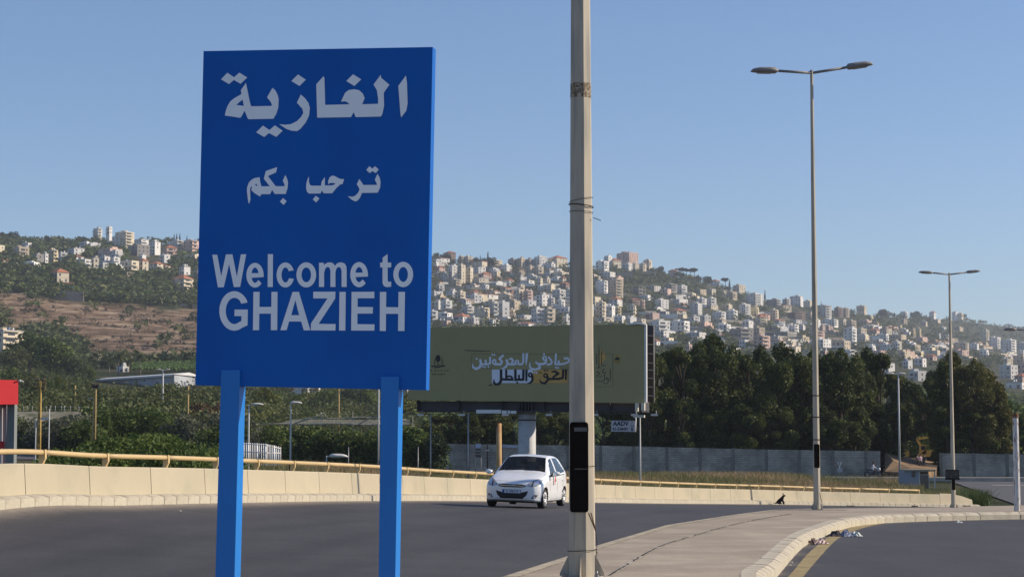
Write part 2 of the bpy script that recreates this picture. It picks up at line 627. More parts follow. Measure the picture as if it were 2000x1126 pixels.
RK_NODES = [(1.6, -10), (1.8, 5), (2.2, 15), (2.88, 24.9), (3.6, 28.9), (5.2, 37.2), (6.55, 42.6), (7.6, 46.3), (8.6, 48.6), (9.6, 50.0), (11.0, 51.2), (12.6, 52.2), (14.5, 53.1), (18, 54.6), (26, 58), (60, 70)]
rk_path = smooth_path(RK_NODES, 12)
def rk_x(Y): return float(np.interp(Y, rk_path[:, 1], rk_path[:, 0]))

def grid_obj(name, P, m, attr=None, kind="structure"):
    P = np.array(P)
    a, b = P.shape[:2]
    idx = np.arange(a * b).reshape(a, b)
    Fq = np.stack([idx[:-1, :-1].ravel(), idx[:-1, 1:].ravel(), idx[1:, 1:].ravel(), idx[1:, :-1].ravel()], 1)
    at_ = {k: ('POINT', np.array(v).ravel()) for k, v in (attr or {}).items()}
    o = new_obj(name, np_mesh(name, P.reshape(-1, 3), Fq, m, at_, True))
    if kind: tag(o, kind=kind)
    return o

def asphalt(name, base, dustcol):
    m = bpy.data.materials.new(name)
    m.use_nodes = True
    N, L = m.node_tree.nodes, m.node_tree.links
    b = N["Principled BSDF"]
    b.inputs["Roughness"].default_value = 0.75
    b.inputs["Specular IOR Level"].default_value = 0.35
    tc = N.new("ShaderNodeTexCoord")
    def nz(scale, det, mp=None):
        n = N.new("ShaderNodeTexNoise")
        n.inputs["Scale"].default_value = scale; n.inputs["Detail"].default_value = det; n.inputs["Roughness"].default_value = 0.7
        q = N.new("ShaderNodeMapping")
        if mp: q.inputs["Scale"].default_value = mp
        L.new(tc.outputs["Object"], q.inputs[0]); L.new(q.outputs[0], n.inputs["Vector"])
        return n.outputs[0]
    def rng_(inp, a, c, d, e):
        r = N.new("ShaderNodeMapRange")
        for i, v in enumerate((a, c, d, e)): r.inputs[i + 1].default_value = v
        L.new(inp, r.inputs[0])
        return r.outputs[0]
    def mul(x, y):
        q = N.new("ShaderNodeMath"); q.operation = 'MULTIPLY'
        L.new(x, q.inputs[0]); L.new(y, q.inputs[1])
        return q.outputs[0]
    v = mul(rng_(nz(0.5, 5, (1, 0.25, 1)), 0.3, 0.7, 0.8, 1.2), rng_(nz(28, 3), 0.3, 0.7, 0.72, 1.32))
    vo = N.new("ShaderNodeTexVoronoi"); vo.feature = 'DISTANCE_TO_EDGE'; vo.inputs["Scale"].default_value = 0.22
    wob = N.new("ShaderNodeMapping"); wob.inputs["Scale"].default_value = (1, 0.45, 1)
    L.new(tc.outputs["Object"], wob.inputs[0]); L.new(wob.outputs[0], vo.inputs["Vector"])
    crack = rng_(vo.outputs["Distance"], 0.0, 0.010, 0.93, 1.0)
    v = mul(v, crack)
    v = mul(v, rng_(nz(9, 4), 0.3, 0.7, 0.88, 1.13))
    ln_ = N.new("ShaderNodeAttribute"); ln_.attribute_name = "lane"
    v = mul(v, rng_(ln_.outputs["Fac"], 0.0, 1.0, 1.0, 0.80))
    v = mul(v, rng_(nz(0.9, 4, (0.12, 1.6, 1)), 0.35, 0.7, 1.07, 0.90))
    sc = N.new("ShaderNodeVectorMath"); sc.operation = 'SCALE'
    sc.inputs[0].default_value = base
    L.new(v, sc.inputs["Scale"])
    at_ = N.new("ShaderNodeAttribute"); at_.attribute_name = "dust"
    ad = N.new("ShaderNodeMath"); ad.operation = 'ADD'; ad.use_clamp = True
    L.new(at_.outputs["Fac"], ad.inputs[0])
    L.new(rng_(nz(3, 6), 0.35, 0.8, -0.25, 0.3), ad.inputs[1])
    mx = N.new("ShaderNodeMixRGB")
    L.new(mul(ad.outputs[0], at_.outputs["Fac"]), mx.inputs[0])
    L.new(sc.outputs[0], mx.inputs[1]); mx.inputs[2].default_value = (*dustcol, 1)
    L.new(mx.outputs[0], b.inputs["Base Color"])
    bp = N.new("ShaderNodeBump"); bp.inputs["Strength"].default_value = 0.5; bp.inputs["Distance"].default_value = 0.01
    L.new(nz(70, 3), bp.inputs["Height"]); L.new(bp.outputs[0], b.inputs["Normal"])
    return m
M_ASPH = asphalt("asphalt", (0.062, 0.059, 0.061), (0.25, 0.215, 0.17))
M_ASPH2 = asphalt("asphalt_right", (0.060, 0.057, 0.060), (0.25, 0.215, 0.17))

KERB_W, KERB_H = 0.34, 0.19
rows, dust, lane = [], [], []
wp = wall_path
seg = np.gradient(wp[:, :2], axis=0)
nrm = np.stack([seg[:, 1], -seg[:, 0]], 1)
nrm /= np.linalg.norm(nrm, axis=1)[:, None]          # towards the road
for i in range(len(wp)):
    o = wp[i] + np.array([nrm[i, 0] * (KERB_W - 0.02), nrm[i, 1] * (KERB_W - 0.02), -KERB_H])
    Y = wp[i, 1]
    ie = np.array([inner_x(Y) + 0.06, Y, isl_z(Y) - 0.10])
    r, d = [], []
    for t in np.concatenate([[0, 0.01, 0.025, 0.05, 0.09, 0.14], np.linspace(0.2, 0.9, 24), [0.96, 1.0]]):
        q = o * (1 - t) + ie * t
        q[2] = o[2] * (1 - t ** .6) + ie[2] * t ** .6
        r.append(q)
        d.append(max(0, 1 - t / 0.085) * 1.0 + max(0, (t - 0.975) / 0.025) * 0.7)
    rows.append(r); dust.append(d)
    lane.append([sum(math.exp(-((t - c_) / 0.035) ** 2) for c_ in (.22, .38, .58, .74)) * .8 for t in np.concatenate([[0, 0.01, 0.025, 0.05, 0.09, 0.14], np.linspace(0.2, 0.9, 24), [0.96, 1.0]])])
grid_obj("road", rows, M_ASPH, {"dust": dust, "lane": lane})

# traffic island (paved nose between the two roads)
M_ISL = mat("island_concrete", (0.40, 0.335, 0.255), 0.9, 0.16, 1.2, bump=0.4, bscale=12, second=(0.33, 0.275, 0.21), second_scale=0.5, second_amt=0.7, detail=9)
rows = []
Ys = np.concatenate([np.linspace(-10, 20, 12), np.linspace(21, 60, 90), np.linspace(61, 122, 60)])
for Y in Ys:
    a = inner_x(Y)
    b_ = rk_x(Y) if Y < 69 else 60
    b_ = max(b_, a + 0.3)
    rows.append([(a + (b_ - a) * t, Y, isl_z(Y) - 0.004) for t in np.linspace(0, 1, 16)])
isl = grid_obj("traffic_island", rows, M_ISL)
mb = MB()                                            # thin side of the island along the left road
for i in range(len(Ys) - 1):
    a, b_ = inner_x(Ys[i]), inner_x(Ys[i + 1])
    z0, z1 = isl_z(Ys[i]), isl_z(Ys[i + 1])
    mb.add([(a, Ys[i], z0 - 0.004), (b_, Ys[i + 1], z1 - 0.004), (b_, Ys[i + 1], z1 - 0.3), (a, Ys[i], z0 - 0.3)], [(0, 1, 2, 3)])
mb.build("island_edge", M_ISL, isl)

# worn pale edging stones flush with the island surface along the left road
mb = MB()
for i in range(len(Ys) - 1):
    if not 22 < Ys[i] < 100: continue
    for q in range(3):
        y0 = Ys[i] + (Ys[i + 1] - Ys[i]) * (q + .04) / 3; y1 = Ys[i] + (Ys[i + 1] - Ys[i]) * (q + .96) / 3
        w0 = .20 + random.uniform(-.015, .015)
        mb.add([(inner_x(y0) + .005, y0, isl_z(y0) + .004), (inner_x(y0) + w0, y0, isl_z(y0) + .004), (inner_x(y1) + w0, y1, isl_z(y1) + .004), (inner_x(y1) + .005, y1, isl_z(y1) + .004)], [(0, 1, 2, 3)])
mb.build("edging", mat("edging_stone", (0.46, 0.40, 0.29), 0.9, 0.2, 3, second=(0.30, 0.26, 0.20), second_scale=4, second_amt=0.4), isl)["kind"] = "stuff"

# the joint down the middle of the island, pale mortar with a broken dark gap
jp = [(1182, 1128), (1215, 1108), (1262, 1080), (1300, 1062), (1333, 1052), (1380, 1038), (1441, 1021.5), (1500, 1010), (1545, 1003)]
def isl_pt(px, py, lift=0.0):
    d = ray(px, py)
    Y = 24.0
    for _ in range(30):
        z = isl_z(Y) + lift
        Y = 0.5 * Y + 0.5 * (z / d.z * d.y)
    return Vector((d.x / d.y * Y, Y, isl_z(Y) + lift))
jw = smooth_path([tuple(isl_pt(x, y)) for x, y in jp], 14)
for nm, w, lift, col, prob, amp in (("joint_mortar", 0.085, 0.003, (0.42, 0.38, 0.31), 0.97, 0.010), ("joint_gap", 0.035, 0.0065, (0.03, 0.027, 0.024), 0.8, 0.022)):
    mb = MB()
    for i in range(len(jw) - 1):
        if random.random() > prob: continue
        a, b_ = Vector(jw[i]), Vector(jw[i + 1])
        t = (b_ - a).normalized(); s = Vector((t.y, -t.x, 0))
        o1 = (random.random() - .5) * amp; o2 = (random.random() - .5) * amp
        w1 = w * random.uniform(0.6, 1.1); w2 = w * random.uniform(0.6, 1.1)
        L_ = Vector((0, 0, lift))
        mb.add([a + s * (o1 - w1 / 2) + L_, a + s * (o1 + w1 / 2) + L_, b_ + s * (o2 + w2 / 2) + L_, b_ + s * (o2 - w2 / 2) + L_], [(0, 1, 2, 3)])
    mb.build(nm, mat(nm, col, 0.9, 0.25, 8), isl)

# right road
rows, dust = [], []
for Y in np.concatenate([np.linspace(-10, 22, 14), np.linspace(23, 62, 100), np.linspace(63, 76, 6)]):
    a = rk_x(Y) - 0.1
    r, d = [], []
    for t in np.concatenate([[0, 0.15, 0.35, 0.6, 1.0, 1.5, 2.1], np.geomspace(3, 50, 14)]):
        r.append((a + t, Y, isl_z(min(Y, 54)) - 0.20))
        kd = min(math.hypot(rk_path[k, 0] - (a + t), rk_path[k, 1] - Y) for k in range(0, len(rk_path), 4))
        d.append(max(0, 1 - kd / 1.1))
    rows.append(r); dust.append(d)
grid_obj("right_road", rows, M_ASPH2, {"dust": dust})

# painted yellow edge line
M_YEL = mat("yellow_paint", (0.35, 0.27, 0.12), 0.7, 0.25, 3, second=(0.14, 0.115, 0.075), second_scale=9, second_amt=0.25)
def rroad_pt(px, py):
    d = ray(px, py); Y = 28.0
    for _ in range(40): Y = 0.5 * Y + 0.5 * ((isl_z(min(Y, 54)) - 0.196) / d.z * d.y)
    return Vector((d.x / d.y * Y, Y, isl_z(min(Y, 54)) - 0.196))
ll = [(1500, 1160), (1543, 1121), (1578, 1080), (1612, 1052), (1636, 1037), (1668, 1026.5), (1705, 1020), (1740, 1016.2)]
lr = [(1540, 1160), (1572, 1121), (1607, 1080), (1634, 1053), (1658, 1040), (1690, 1029), (1722, 1022), (1752, 1017.6)]
A = smooth_path([tuple(rroad_pt(*p)) for p in ll], 8); B_ = smooth_path([tuple(rroad_pt(*p)) for p in lr], 8)
yl = grid_obj("yellow_line", [[A[i], B_[i]] for i in range(len(A))], M_YEL)

# lower ground on the right: junction road and the road along the block wall
M_FAR = mat("far_asphalt", (0.10, 0.098, 0.10), 0.85, 0.15, 0.4)
def strip(name, pts_l, pts_r, m, lift=0.05, kind="structure", parent=None, n=20):
    rows = []
    for (a, b_) in zip(pts_l, pts_r):
        r = []
        for t in np.linspace(0, 1, n):
            x = a[0] + (b_[0] - a[0]) * t; y = a[1] + (b_[1] - a[1]) * t
            r.append((x, y, max(terr_z(x, y), terr_z(x + 1, y), terr_z(x, y + 2)) + lift))
        rows.append(r)
    return grid_obj(name, rows, m, kind=kind)
strip("side_road", [(29, 112), (31, 118), (33, 130), (36, 150), (39, 170), (42, 190)], [(75, 112), (77, 118), (79, 130), (82, 150), (84, 170), (85, 190)], M_FAR)
strip("far_road", [(-60, 196.5), (-20, 196.5), (20, 196.2), (42, 195.6), (60, 195.5), (85, 195.5)], [(-60, 208.5), (-20, 208.5), (20, 208.5), (42, 208.5), (60, 208.5), (85, 208.5)], M_FAR, 0.03, n=8)
M_WP = mat("white_paint", (0.55, 0.53, 0.48), 0.7, 0.15, 2)
strip("road_edge_line", [(10, 196.8), (20, 196.8), (35, 196.8)], [(10, 197.4), (20, 197.4), (35, 197.4)], M_WP, 0.06, n=3)
strip("turn_line", [(42, 172), (46, 170.5), (50, 169)], [(42, 173), (46, 171.5), (50, 170)], M_WP, 0.08, n=3)
strip("valley_road", [(-75, 196), (-50, 192), (-30, 190), (-10, 192)], [(-75, 212), (-50, 208), (-30, 204), (-10, 206)], M_FAR, 0.12, n=6)
MB().box((52, 187, -2.68), (62, 2.4, 0.35)).build("pavement", mat("pale_kerb", (0.36, 0.33, 0.28), 0.9, 0.2, 1.0))["kind"] = "structure"

# ------------------------------------------------------------------ kerbs, laid stone by stone
def arclen(P):
    return np.concatenate([[0], np.cumsum(np.linalg.norm(np.diff(P[:, :2], axis=0), axis=1))])
def along(P, S, s):
    p = np.array([np.interp(s, S, P[:, k]) for k in range(3)])
    q = np.array([np.interp(s + 0.2, S, P[:, k]) for k in range(3)]) - np.array([np.interp(s - 0.2, S, P[:, k]) for k in range(3)])
    return Vector(p), Vector(q).normalized()
M_KERB = mat("kerb_limewash", (0.50, 0.455, 0.355), 0.92, 0.12, 3.0, bump=0.5, bscale=18, obj_var=0.05, second=(0.36, 0.31, 0.24), second_scale=2.2, second_amt=0.42, detail=8)
def kerb_mesh(name, L, w, h, chx=0.06, chz=0.06, seed=0):
    """stone along local +x, road on local -y, top at z=0"""
    rr = random.Random(seed)
    prof = [(0.0, 0.0), (-w + chx, -0.012), (-w, -chz), (-w, -h - 0.25), (0.0, -h - 0.25)]
    mb = MB()
    xs = [0.0, 0.012, L - 0.012, L]
    vs = []
    for k, x in enumerate(xs):
        inset = 0.010 if k in (0, 3) else 0.0
        for (y, z) in prof:
            vs.append((x, y + (inset if y < -0.1 else 0) + rr.uniform(-.003, .003), z - (inset if z > -0.1 else 0) + rr.uniform(-.003, .003)))
    n = len(prof); fs = []
    for k in range(3):
        for j in range(n):
            fs.append((k * n + j, k * n + (j + 1) % n, (k + 1) * n + (j + 1) % n, (k + 1) * n + j))
    fs += [tuple(range(n - 1, -1, -1)), tuple(3 * n + j for j in range(n))]
    return mb.add(vs, fs).mesh(name, M_KERB)
def stone_row(root, meshes, P, S, s0, s1, L, gap, zoff=0.0, offset=0.0, side=1):
    s = s0
    k = 0
    while s < s1:
        p, t = along(P, S, s + L / 2)
        ang = math.atan2(t.y, t.x)
        pitch = math.asin(max(-1, min(1, t.z)))
        st = bpy.data.objects.new("kerb_stone", meshes[k % len(meshes)])
        COL.objects.link(st)
        st.parent = root
        d = Vector((t.x, t.y, 0)).normalized()
        nn = Vector((d.y, -d.x, 0))
        p = p - t * (L / 2) + nn * offset
        st.location = (p.x, p.y, p.z + zoff + random.uniform(-0.004, 0.004))
        st.rotation_euler = (random.uniform(-.008, .008), -pitch + random.uniform(-.006, .006), ang + random.uniform(-.006, .006))
        s += L + gap
        k += 1
WS = arclen(wall_path)
kroot = thing("ramp_kerb", None, None); kroot["kind"] = "structure"
wl = [kerb_mesh("kerb_stone", 0.53, KERB_W, KERB_H, 0.13, 0.05, s) for s in range(5)]
s_start = float(np.interp(29.0, wall_path[:, 1], WS))
stone_row(kroot, wl, wall_path, WS, s_start, WS[-1] + 0.2, 0.53, 0.016)
mb = MB()                                             # long plain kerb nearer than the view
for i in range(0, len(wall_path) - 1):
    if wall_path[i, 1] > 30: break
    a, b_ = Vector(wall_path[i]), Vector(wall_path[i + 1])
    na = Vector((nrm[i, 0], nrm[i, 1], 0)) * KERB_W
    mb.add([a, b_, b_ + na, a + na, a - Vector((0, 0, .3)), b_ - Vector((0, 0, .3)), b_ + na - Vector((0, 0, .3)), a + na - Vector((0, 0, .3))], [(0, 1, 2, 3), (3, 2, 6, 7), (0, 3, 7, 4)])
mb.build("kerb_run", M_KERB, kroot)
RK3 = np.array([(p[0], p[1], isl_z(min(p[1], 54.5)) if p[1] < 54.5 else isl_z(54.5)) for p in rk_path])
RS = arclen(RK3)
kroot2 = thing("island_kerb", None, None); kroot2["kind"] = "structure"
wl2 = [kerb_mesh("kerb_stone", 0.49, 0.30, 0.2, 0.10, 0.07, s + 20) for s in range(5)]
def rs_at(Y): return float(np.interp(Y, RK3[:, 1], RS))
stone_row(kroot2, wl2, RK3, RS, rs_at(23.0), rs_at(52.1), 0.49, 0.014)
# after the split stone the kerb goes on slightly lower
stone_row(kroot2, [kerb_mesh("kerb_stone", 0.95, 0.30, 0.2, 0.10, 0.07, s + 40) for s in range(3)], RK3, RS, rs_at(52.1) + 0.09, rs_at(60), 0.95, 0.02, -0.01)
mb = MB()
for i in range(len(RK3) - 1):
    if RK3[i, 1] > 23.2: break
    a, b_ = Vector(RK3[i]), Vector(RK3[i + 1])
    mb.add([a - Vector((.3, 0, 0)), b_ - Vector((.3, 0, 0)), b_, a, b_ - Vector((0, 0, .3)), a - Vector((0, 0, .3))], [(0, 1, 2, 3), (3, 2, 4, 5)])
mb.build("kerb_run", M_KERB, kroot2)

# ------------------------------------------------------------------ parapet with handrail
M_PAR = mat("parapet_paint", (0.45, 0.395, 0.285), 0.85, 0.05, 0.8, bump=0.15, bscale=9, obj_var=0.035, second=(0.385, 0.35, 0.255), second_scale=0.7, second_amt=0.45, detail=7)
M_RAIL = mat("rail_paint", (0.56, 0.41, 0.20), 0.5, 0.07, 1.5, spec=0.4, obj_var=0.03)
bar = thing("bridge_parapet", "long cream concrete parapet topped by a tan tube handrail along the curved ramp", "parapet", tuple(wall_path[30]))
bar_inv = world_of(bar).inverted()
H_W, H_R = 0.545, 0.80
def hscale(Y): return interp(Y, [30, 38, 45, 55, 62, 75, 90, 100, 112], [1.0, 0.99, 0.985, 1.0, 0.98, 0.98, 0.97, 0.97, 0.96])
PL = 2.62
s = 0.0
s_end_rail = float(np.interp(112.7, wall_path[:, 1], WS))
npan = 0
while s < WS[-1] - 0.5:
    # coping block without rail at the end
    L_ = PL if s + PL < s_end_rail else WS[-1] - s
    last = s + PL >= s_end_rail
    mb = MB()
    nseg = 3
    g = 0.012
    secs = []
    for k in range(nseg + 1):
        p, t = along(wall_path, WS, s + g + (L_ - 2 * g) * k / nseg)
        nn = Vector((t.y, -t.x, 0)).normalized()
        h = H_W * hscale(p.y)
        if last: h = H_W * (1.06 if k < 2 else (0.85 if k == 2 else 0.48))
        secs.append([p + nn * 0.0 - Vector((0, 0, .9)), p, p - nn * 0.035 + Vector((0, 0, h - 0.02)), p - nn * 0.05 + Vector((0, 0, h)),
                     p - nn * 0.30 + Vector((0, 0, h)), p - nn * 0.33 - Vector((0, 0, 2.6))])
    vs = [q for sec in secs for q in sec]; n = 6; fs = []
    for k in range(nseg):
        for j in range(n):
            fs.append((k * n + j, k * n + (j + 1) % n, (k + 1) * n + (j + 1) % n, (k + 1) * n + j))
    fs += [tuple(range(n - 1, -1, -1)), tuple(nseg * n + j for j in range(n))]
    mb.add([bar_inv @ q for q in vs], fs).build("panel", M_PAR, bar)
    if not last:
        # rail length and its bent post
        rr = MB()
        pts = []
        for k in range(5):
            p, t = along(wall_path, WS, s + 0.35 * PL + 0.02 + (PL - 0.04) * k / 4)
            nn = Vector((t.y, -t.x, 0)).normalized()
            pts.append(bar_inv @ (p - nn * 0.14 + Vector((0, 0, (H_R - 0.048) * hscale(p.y)))))
        if s + 1.35 * PL < s_end_rail + 0.6:
            rr.tube(pts, 0.048, 12).build("rail", M_RAIL, bar)
        p, t = along(wall_path, WS, s + 0.35 * PL)
        nn = Vector((t.y, -t.x, 0)).normalized()
        hw, hr = H_W * hscale(p.y), H_R * hscale(p.y)
        prof = [(-0.20, hw - 0.01), (-0.13, hw - 0.01), (-0.075, hw + 0.10), (-0.078, hr - 0.05), (-0.085, hr + 0.004), (-0.195, hr + 0.004), (-0.203, hr - 0.05), (-0.20, hw + 0.10)]
        Mx = Matrix(((nn.x, t.x, 0, p.x), (nn.y, t.y, 0, p.y), (0, 0, 1, p.z), (0, 0, 0, 1)))
        MB().prism(prof, -0.034, 0.034, 'y', bar_inv @ Mx).build("rail_post", M_RAIL, bar)
    s += L_
    npan += 1
    if last: break

# dusty litter and stones on the kerb
M_ROCK = mat("rubble", (0.20, 0.16, 0.12), 0.95, 0.3, 8)
def rubble(px, py, Y, w, h, label):
    p = at(px, py, Y)
    rr = random.Random(int(px))
    mb = MB()
    for k in range(5):
        c = (rr.uniform(-w / 2, w / 2), rr.uniform(-.05, .05), h * 0.25)
        mb.ball(c, h * rr.uniform(.35, .6), 6, 4, (rr.uniform(1, 2), 1, rr.uniform(.6, .9)))
    o = mb.build("rubble_heap", M_ROCK, loc=tuple(p))
    tag(o, label, "rubble")
rubble(1664, 988, 105.5, 0.5, 0.10, "small brown rubble heap on far kerb just right of second lamp post")
rubble(1783, 988.5, 108.5, 0.55, 0.11, "small brown rubble heap on far kerb midway between second and third lamp")
rubble(1890, 988, 112.5, 0.5, 0.10, "small heap of brown rubble on the far kerb by the parapet end block")
# ------------------------------------------------------------------ welcome sign
M_BLUE = mat("sign_blue", (0.001, 0.115, 0.47), 0.6, 0.04, 1.5, spec=0.25, second=(0.002, 0.105, 0.44), second_scale=0.9, second_amt=0.5)
M_BLUE2 = mat("post_blue", (0.001, 0.17, 0.56), 0.45, 0.05, 3, spec=0.5)
M_WHITE_VINYL = mat("white_vinyl", (0.83, 0.91, 0.97), 0.5, 0.03, 4)
def yaw_n(a, b=0.0): return Vector((-math.sin(R(a)), -math.cos(R(a)), b)).normalized()
sgn_n = yaw_n(11)
p0 = at(614, 425, 17.0)
sgn = thing("welcome_sign", "large blue town welcome sign with white Arabic and English lettering on two blue posts", "sign", (p0.x, p0.y, -1.6))
def slab(name, corners, p0, n, thick, m, parent, front=0.0):
    """board whose front face has the given photo corners; returns the mesh object"""
    P = [on_plane(x, y, p0 + n * front, n) for x, y in corners]
    B = [p - n * thick for p in P]
    k = len(P)
    mb = MB().add(P + B, [tuple(range(k)), tuple(reversed(range(k, 2 * k)))] + [(i, i + k, (i + 1) % k + k, (i + 1) % k) for i in range(k)])
    return mb.build(name, m, parent, keep_world=True)
slab("board", [(397.5, 100), (845, 92), (832, 761), (381.5, 751.5)], p0, sgn_n, 0.12, M_BLUE, sgn)
for tl, tr, bl, br, top in ((432, 468.5, 420.5, 458, 722), (744, 779, 739.5, 772, 735)):
    nseg = sgn_n
    f = 0.028
    a = on_plane(tl, top, p0 + nseg * f, nseg); b_ = on_plane(tr, top, p0 + nseg * f, nseg)
    c = on_plane(bl, 1126, p0 + nseg * f, nseg); d = on_plane(br, 1126, p0 + nseg * f, nseg)
    k = (-1.66 - a.z) / (c.z - a.z)
    c2 = a + (c - a) * k; d2 = b_ + (d - b_) * k
    P = [a, b_, d2, c2]; Bk = [q - nseg * 0.16 for q in P]
    # sides slightly rounded by a narrow bevel
    mb = MB().add(P + Bk, [(0, 1, 2, 3), (7, 6, 5, 4), (0, 4, 5, 1), (1, 5, 6, 2), (2, 6, 7, 3), (3, 7, 4, 0)])
    mb.build("post", M_BLUE2, sgn, keep_world=True)

def sc(pts, k, ox, oy): return [(ox + x / k, oy + y / k) for x, y in pts]
k1, k2 = 7.5045, 7.5045
A1 = lambda *p: sc(p, k1, 400, 130)
A2 = lambda *p: sc(p, k1, 600, 130)
polys = [
    [A1((237, 188), (330, 92), (428, 158), (506, 90), (622, 162), (524, 254), (426, 198), (355, 259))],
    [A1((604, 240), (622, 330), (660, 520), (680, 583), (975, 578), (985, 560), (960, 510), (912, 452), (992, 312), (1035, 350), (1070, 420), (1083, 480), (1078, 600), (1050, 690), (1005, 766), (640, 773), (622, 745), (584, 648), (530, 745), (510, 751), (400, 733), (293, 718), (310, 640), (335, 575), (375, 510), (440, 460), (537, 405), (527, 348)),
     A1((555, 484), (460, 562), (572, 578))],
    [A1((1268, 214), (1366, 117), (1481, 194), (1388, 286))],
    [A1((1408, 411), (1470, 465), (1520, 535), (1541, 610), (1528, 720), (1480, 820), (1400, 915), (1350, 947), (1270, 940), (1190, 912), (1090, 845), (1180, 852), (1260, 845), (1350, 800), (1410, 740), (1444, 680), (1430, 620), (1350, 530), (1370, 485))],
    [A1((752, 965), (852, 865), (948, 930), (1026, 862), (1142, 940), (1048, 1031), (940, 975), (872, 1033))],
    [A2((238, 142), (252, 165), (264, 563), (620, 553), (590, 525), (555, 510), (495, 514), (555, 385), (610, 345), (690, 333), (760, 347), (815, 395), (842, 465), (806, 553), (1038, 547), (1040, 470), (1020, 345), (972, 265), (1078, 122), (1083, 165), (1205, 268), (1122, 385), (1127, 580), (1100, 700), (1080, 733), (712, 742), (679, 672), (642, 742), (146, 750), (133, 262))],
    [A2((572, 214), (672, 115), (793, 189), (692, 286))],
    [A2((1448, 132), (1462, 230), (1472, 540), (1452, 650), (1378, 745), (1366, 690), (1335, 285))],
]
decal("lettering", polys, p0, sgn_n, M_WHITE_VINYL, sgn)
k3 = 11.26
A3 = lambda *p: sc(p, k3, 470, 310)
k4 = 11.111
A4 = lambda *p: sc(p, k4, 590, 310)
polys = [
    [A3((804, 183), (780, 300), (600, 380), (770, 602), (968, 602), (962, 560), (925, 482), (982, 355), (1020, 430), (1043, 510), (1033, 640), (992, 774), (748, 774), (692, 682), (650, 778), (455, 778), (425, 830), (290, 745), (235, 690), (250, 603), (222, 625), (207, 670), (218, 900), (185, 990), (168, 960), (138, 720), (140, 640), (175, 530), (240, 460), (310, 422), (418, 405), (430, 500), (455, 605), (640, 605), (510, 440), (553, 270)),
     A3((345, 545), (315, 575), (370, 608))],
    [A3((932, 860), (1014, 932), (945, 1014), (863, 942))],
    [A4((150, 385), (148, 500), (175, 570), (210, 583), (410, 583), (425, 490), (495, 397), (495, 578), (640, 578), (700, 560), (720, 538), (690, 525), (610, 525), (568, 552), (565, 480), (600, 400), (640, 370), (690, 366), (820, 435), (913, 443), (878, 552), (830, 555), (740, 640), (655, 748), (468, 748), (430, 688), (400, 752), (150, 755), (105, 710), (88, 640), (92, 540), (115, 450))],
    [A4((295, 800), (378, 860), (308, 948), (232, 884))],
    [A4((1244, 438), (1330, 568), (1622, 568), (1618, 530), (1578, 455), (1638, 325), (1685, 410), (1703, 500), (1695, 620), (1645, 736), (1300, 742), (1255, 850), (1200, 910), (1155, 925), (1080, 890), (990, 812), (1100, 822), (1160, 795), (1215, 735), (1245, 680), (1240, 640), (1186, 548))],
    [A4((1392, 245), (1460, 160), (1525, 215), (1585, 162), (1663, 232), (1602, 312), (1524, 268), (1470, 312))],
]
decal("lettering", polys, p0, sgn_n, M_WHITE_VINYL, sgn)
kw = 6.257
W1 = lambda *p: sc(p, kw, 400, 480)
W2 = lambda *p: sc(p, 6.2545, 600, 480)
def ell(f, cx, cy, rx, ry, n=26): return f(*[(cx + rx * math.cos(2 * math.pi * k / n), cy + ry * math.sin(2 * math.pi * k / n)) for k in range(n)])
def earc(cx, cy, rx, ry, a0, a1, n=18): return arc(cx, cy, rx, ry, a0, a1, n)
def letter_e(f, cx, cy, rx, ry, tx, ty, ybar, th):
    """lower-case e; angles counter-clockwise, y down in the photo"""
    irx, iry = rx - tx, ry - ty
    outer = earc(cx, cy, rx, ry, 0, 318, 26)
    inner = earc(cx, cy, irx, iry, 318, 190, 10)
    a_bar_low = ybar + th
    poly = [(cx + rx, a_bar_low), (cx + rx, cy)] + outer[1:] + [(cx + irx * .95, cy + iry * .62)] + earc(cx, cy, irx, iry, 305, 190, 10) + [(cx - irx, a_bar_low)]
    hole = [(cx - irx + 3, ybar)] + earc(cx, cy, irx, iry, 165, 15, 10) + [(cx + irx - 3, ybar)]
    return [f(*poly), f(*hole)]
polys = [
    [W1((91, 106), (153, 108), (200, 370), (258, 104), (338, 102), (392, 375), (440, 103), (506, 101), (432, 500), (355, 502), (297, 222), (232, 504), (160, 506))],
    letter_e(W1, 614, 357, 106, 151, 62, 58, 332, 48),
    [W1((770, 100), (833, 100), (831, 500), (768, 501))],
    [W1(*(earc(985, 354, 108, 153, 24, 336, 26)[:0] + [(1088, 297), (1025, 308)] + earc(985, 354, 46, 90, 42, 318, 16) + [(1030, 393), (1090, 402)] + earc(985, 354, 108, 153, 318, 42, 22)[:]))],
    [ell(W1, 1240, 353, 121, 154), ell(W1, 1240, 353, 58, 90)],
    [W2((144, 205), (203, 205), (203, 232), (250, 202), (290, 200), (320, 215), (340, 243), (365, 212), (410, 198), (455, 212), (478, 245), (482, 290), (482, 500), (420, 500), (420, 300), (405, 262), (380, 256), (358, 275), (345, 320), (345, 500), (284, 500), (284, 300), (270, 262), (245, 256), (220, 278), (207, 330), (206, 500), (144, 500))],
    letter_e(W2, 634, 350, 108, 154, 62, 62, 325, 49),
    [W2((983, 98), (983, 203), (1026, 203), (1026, 262), (983, 262), (983, 420), (992, 438), (1026, 435), (1026, 497), (970, 503), (935, 488), (920, 450), (920, 262), (891, 262), (891, 203), (920, 203), (922, 142))],
    [ell(W2, 1173, 348, 121, 155), ell(W2, 1173, 348, 57, 91)],
]
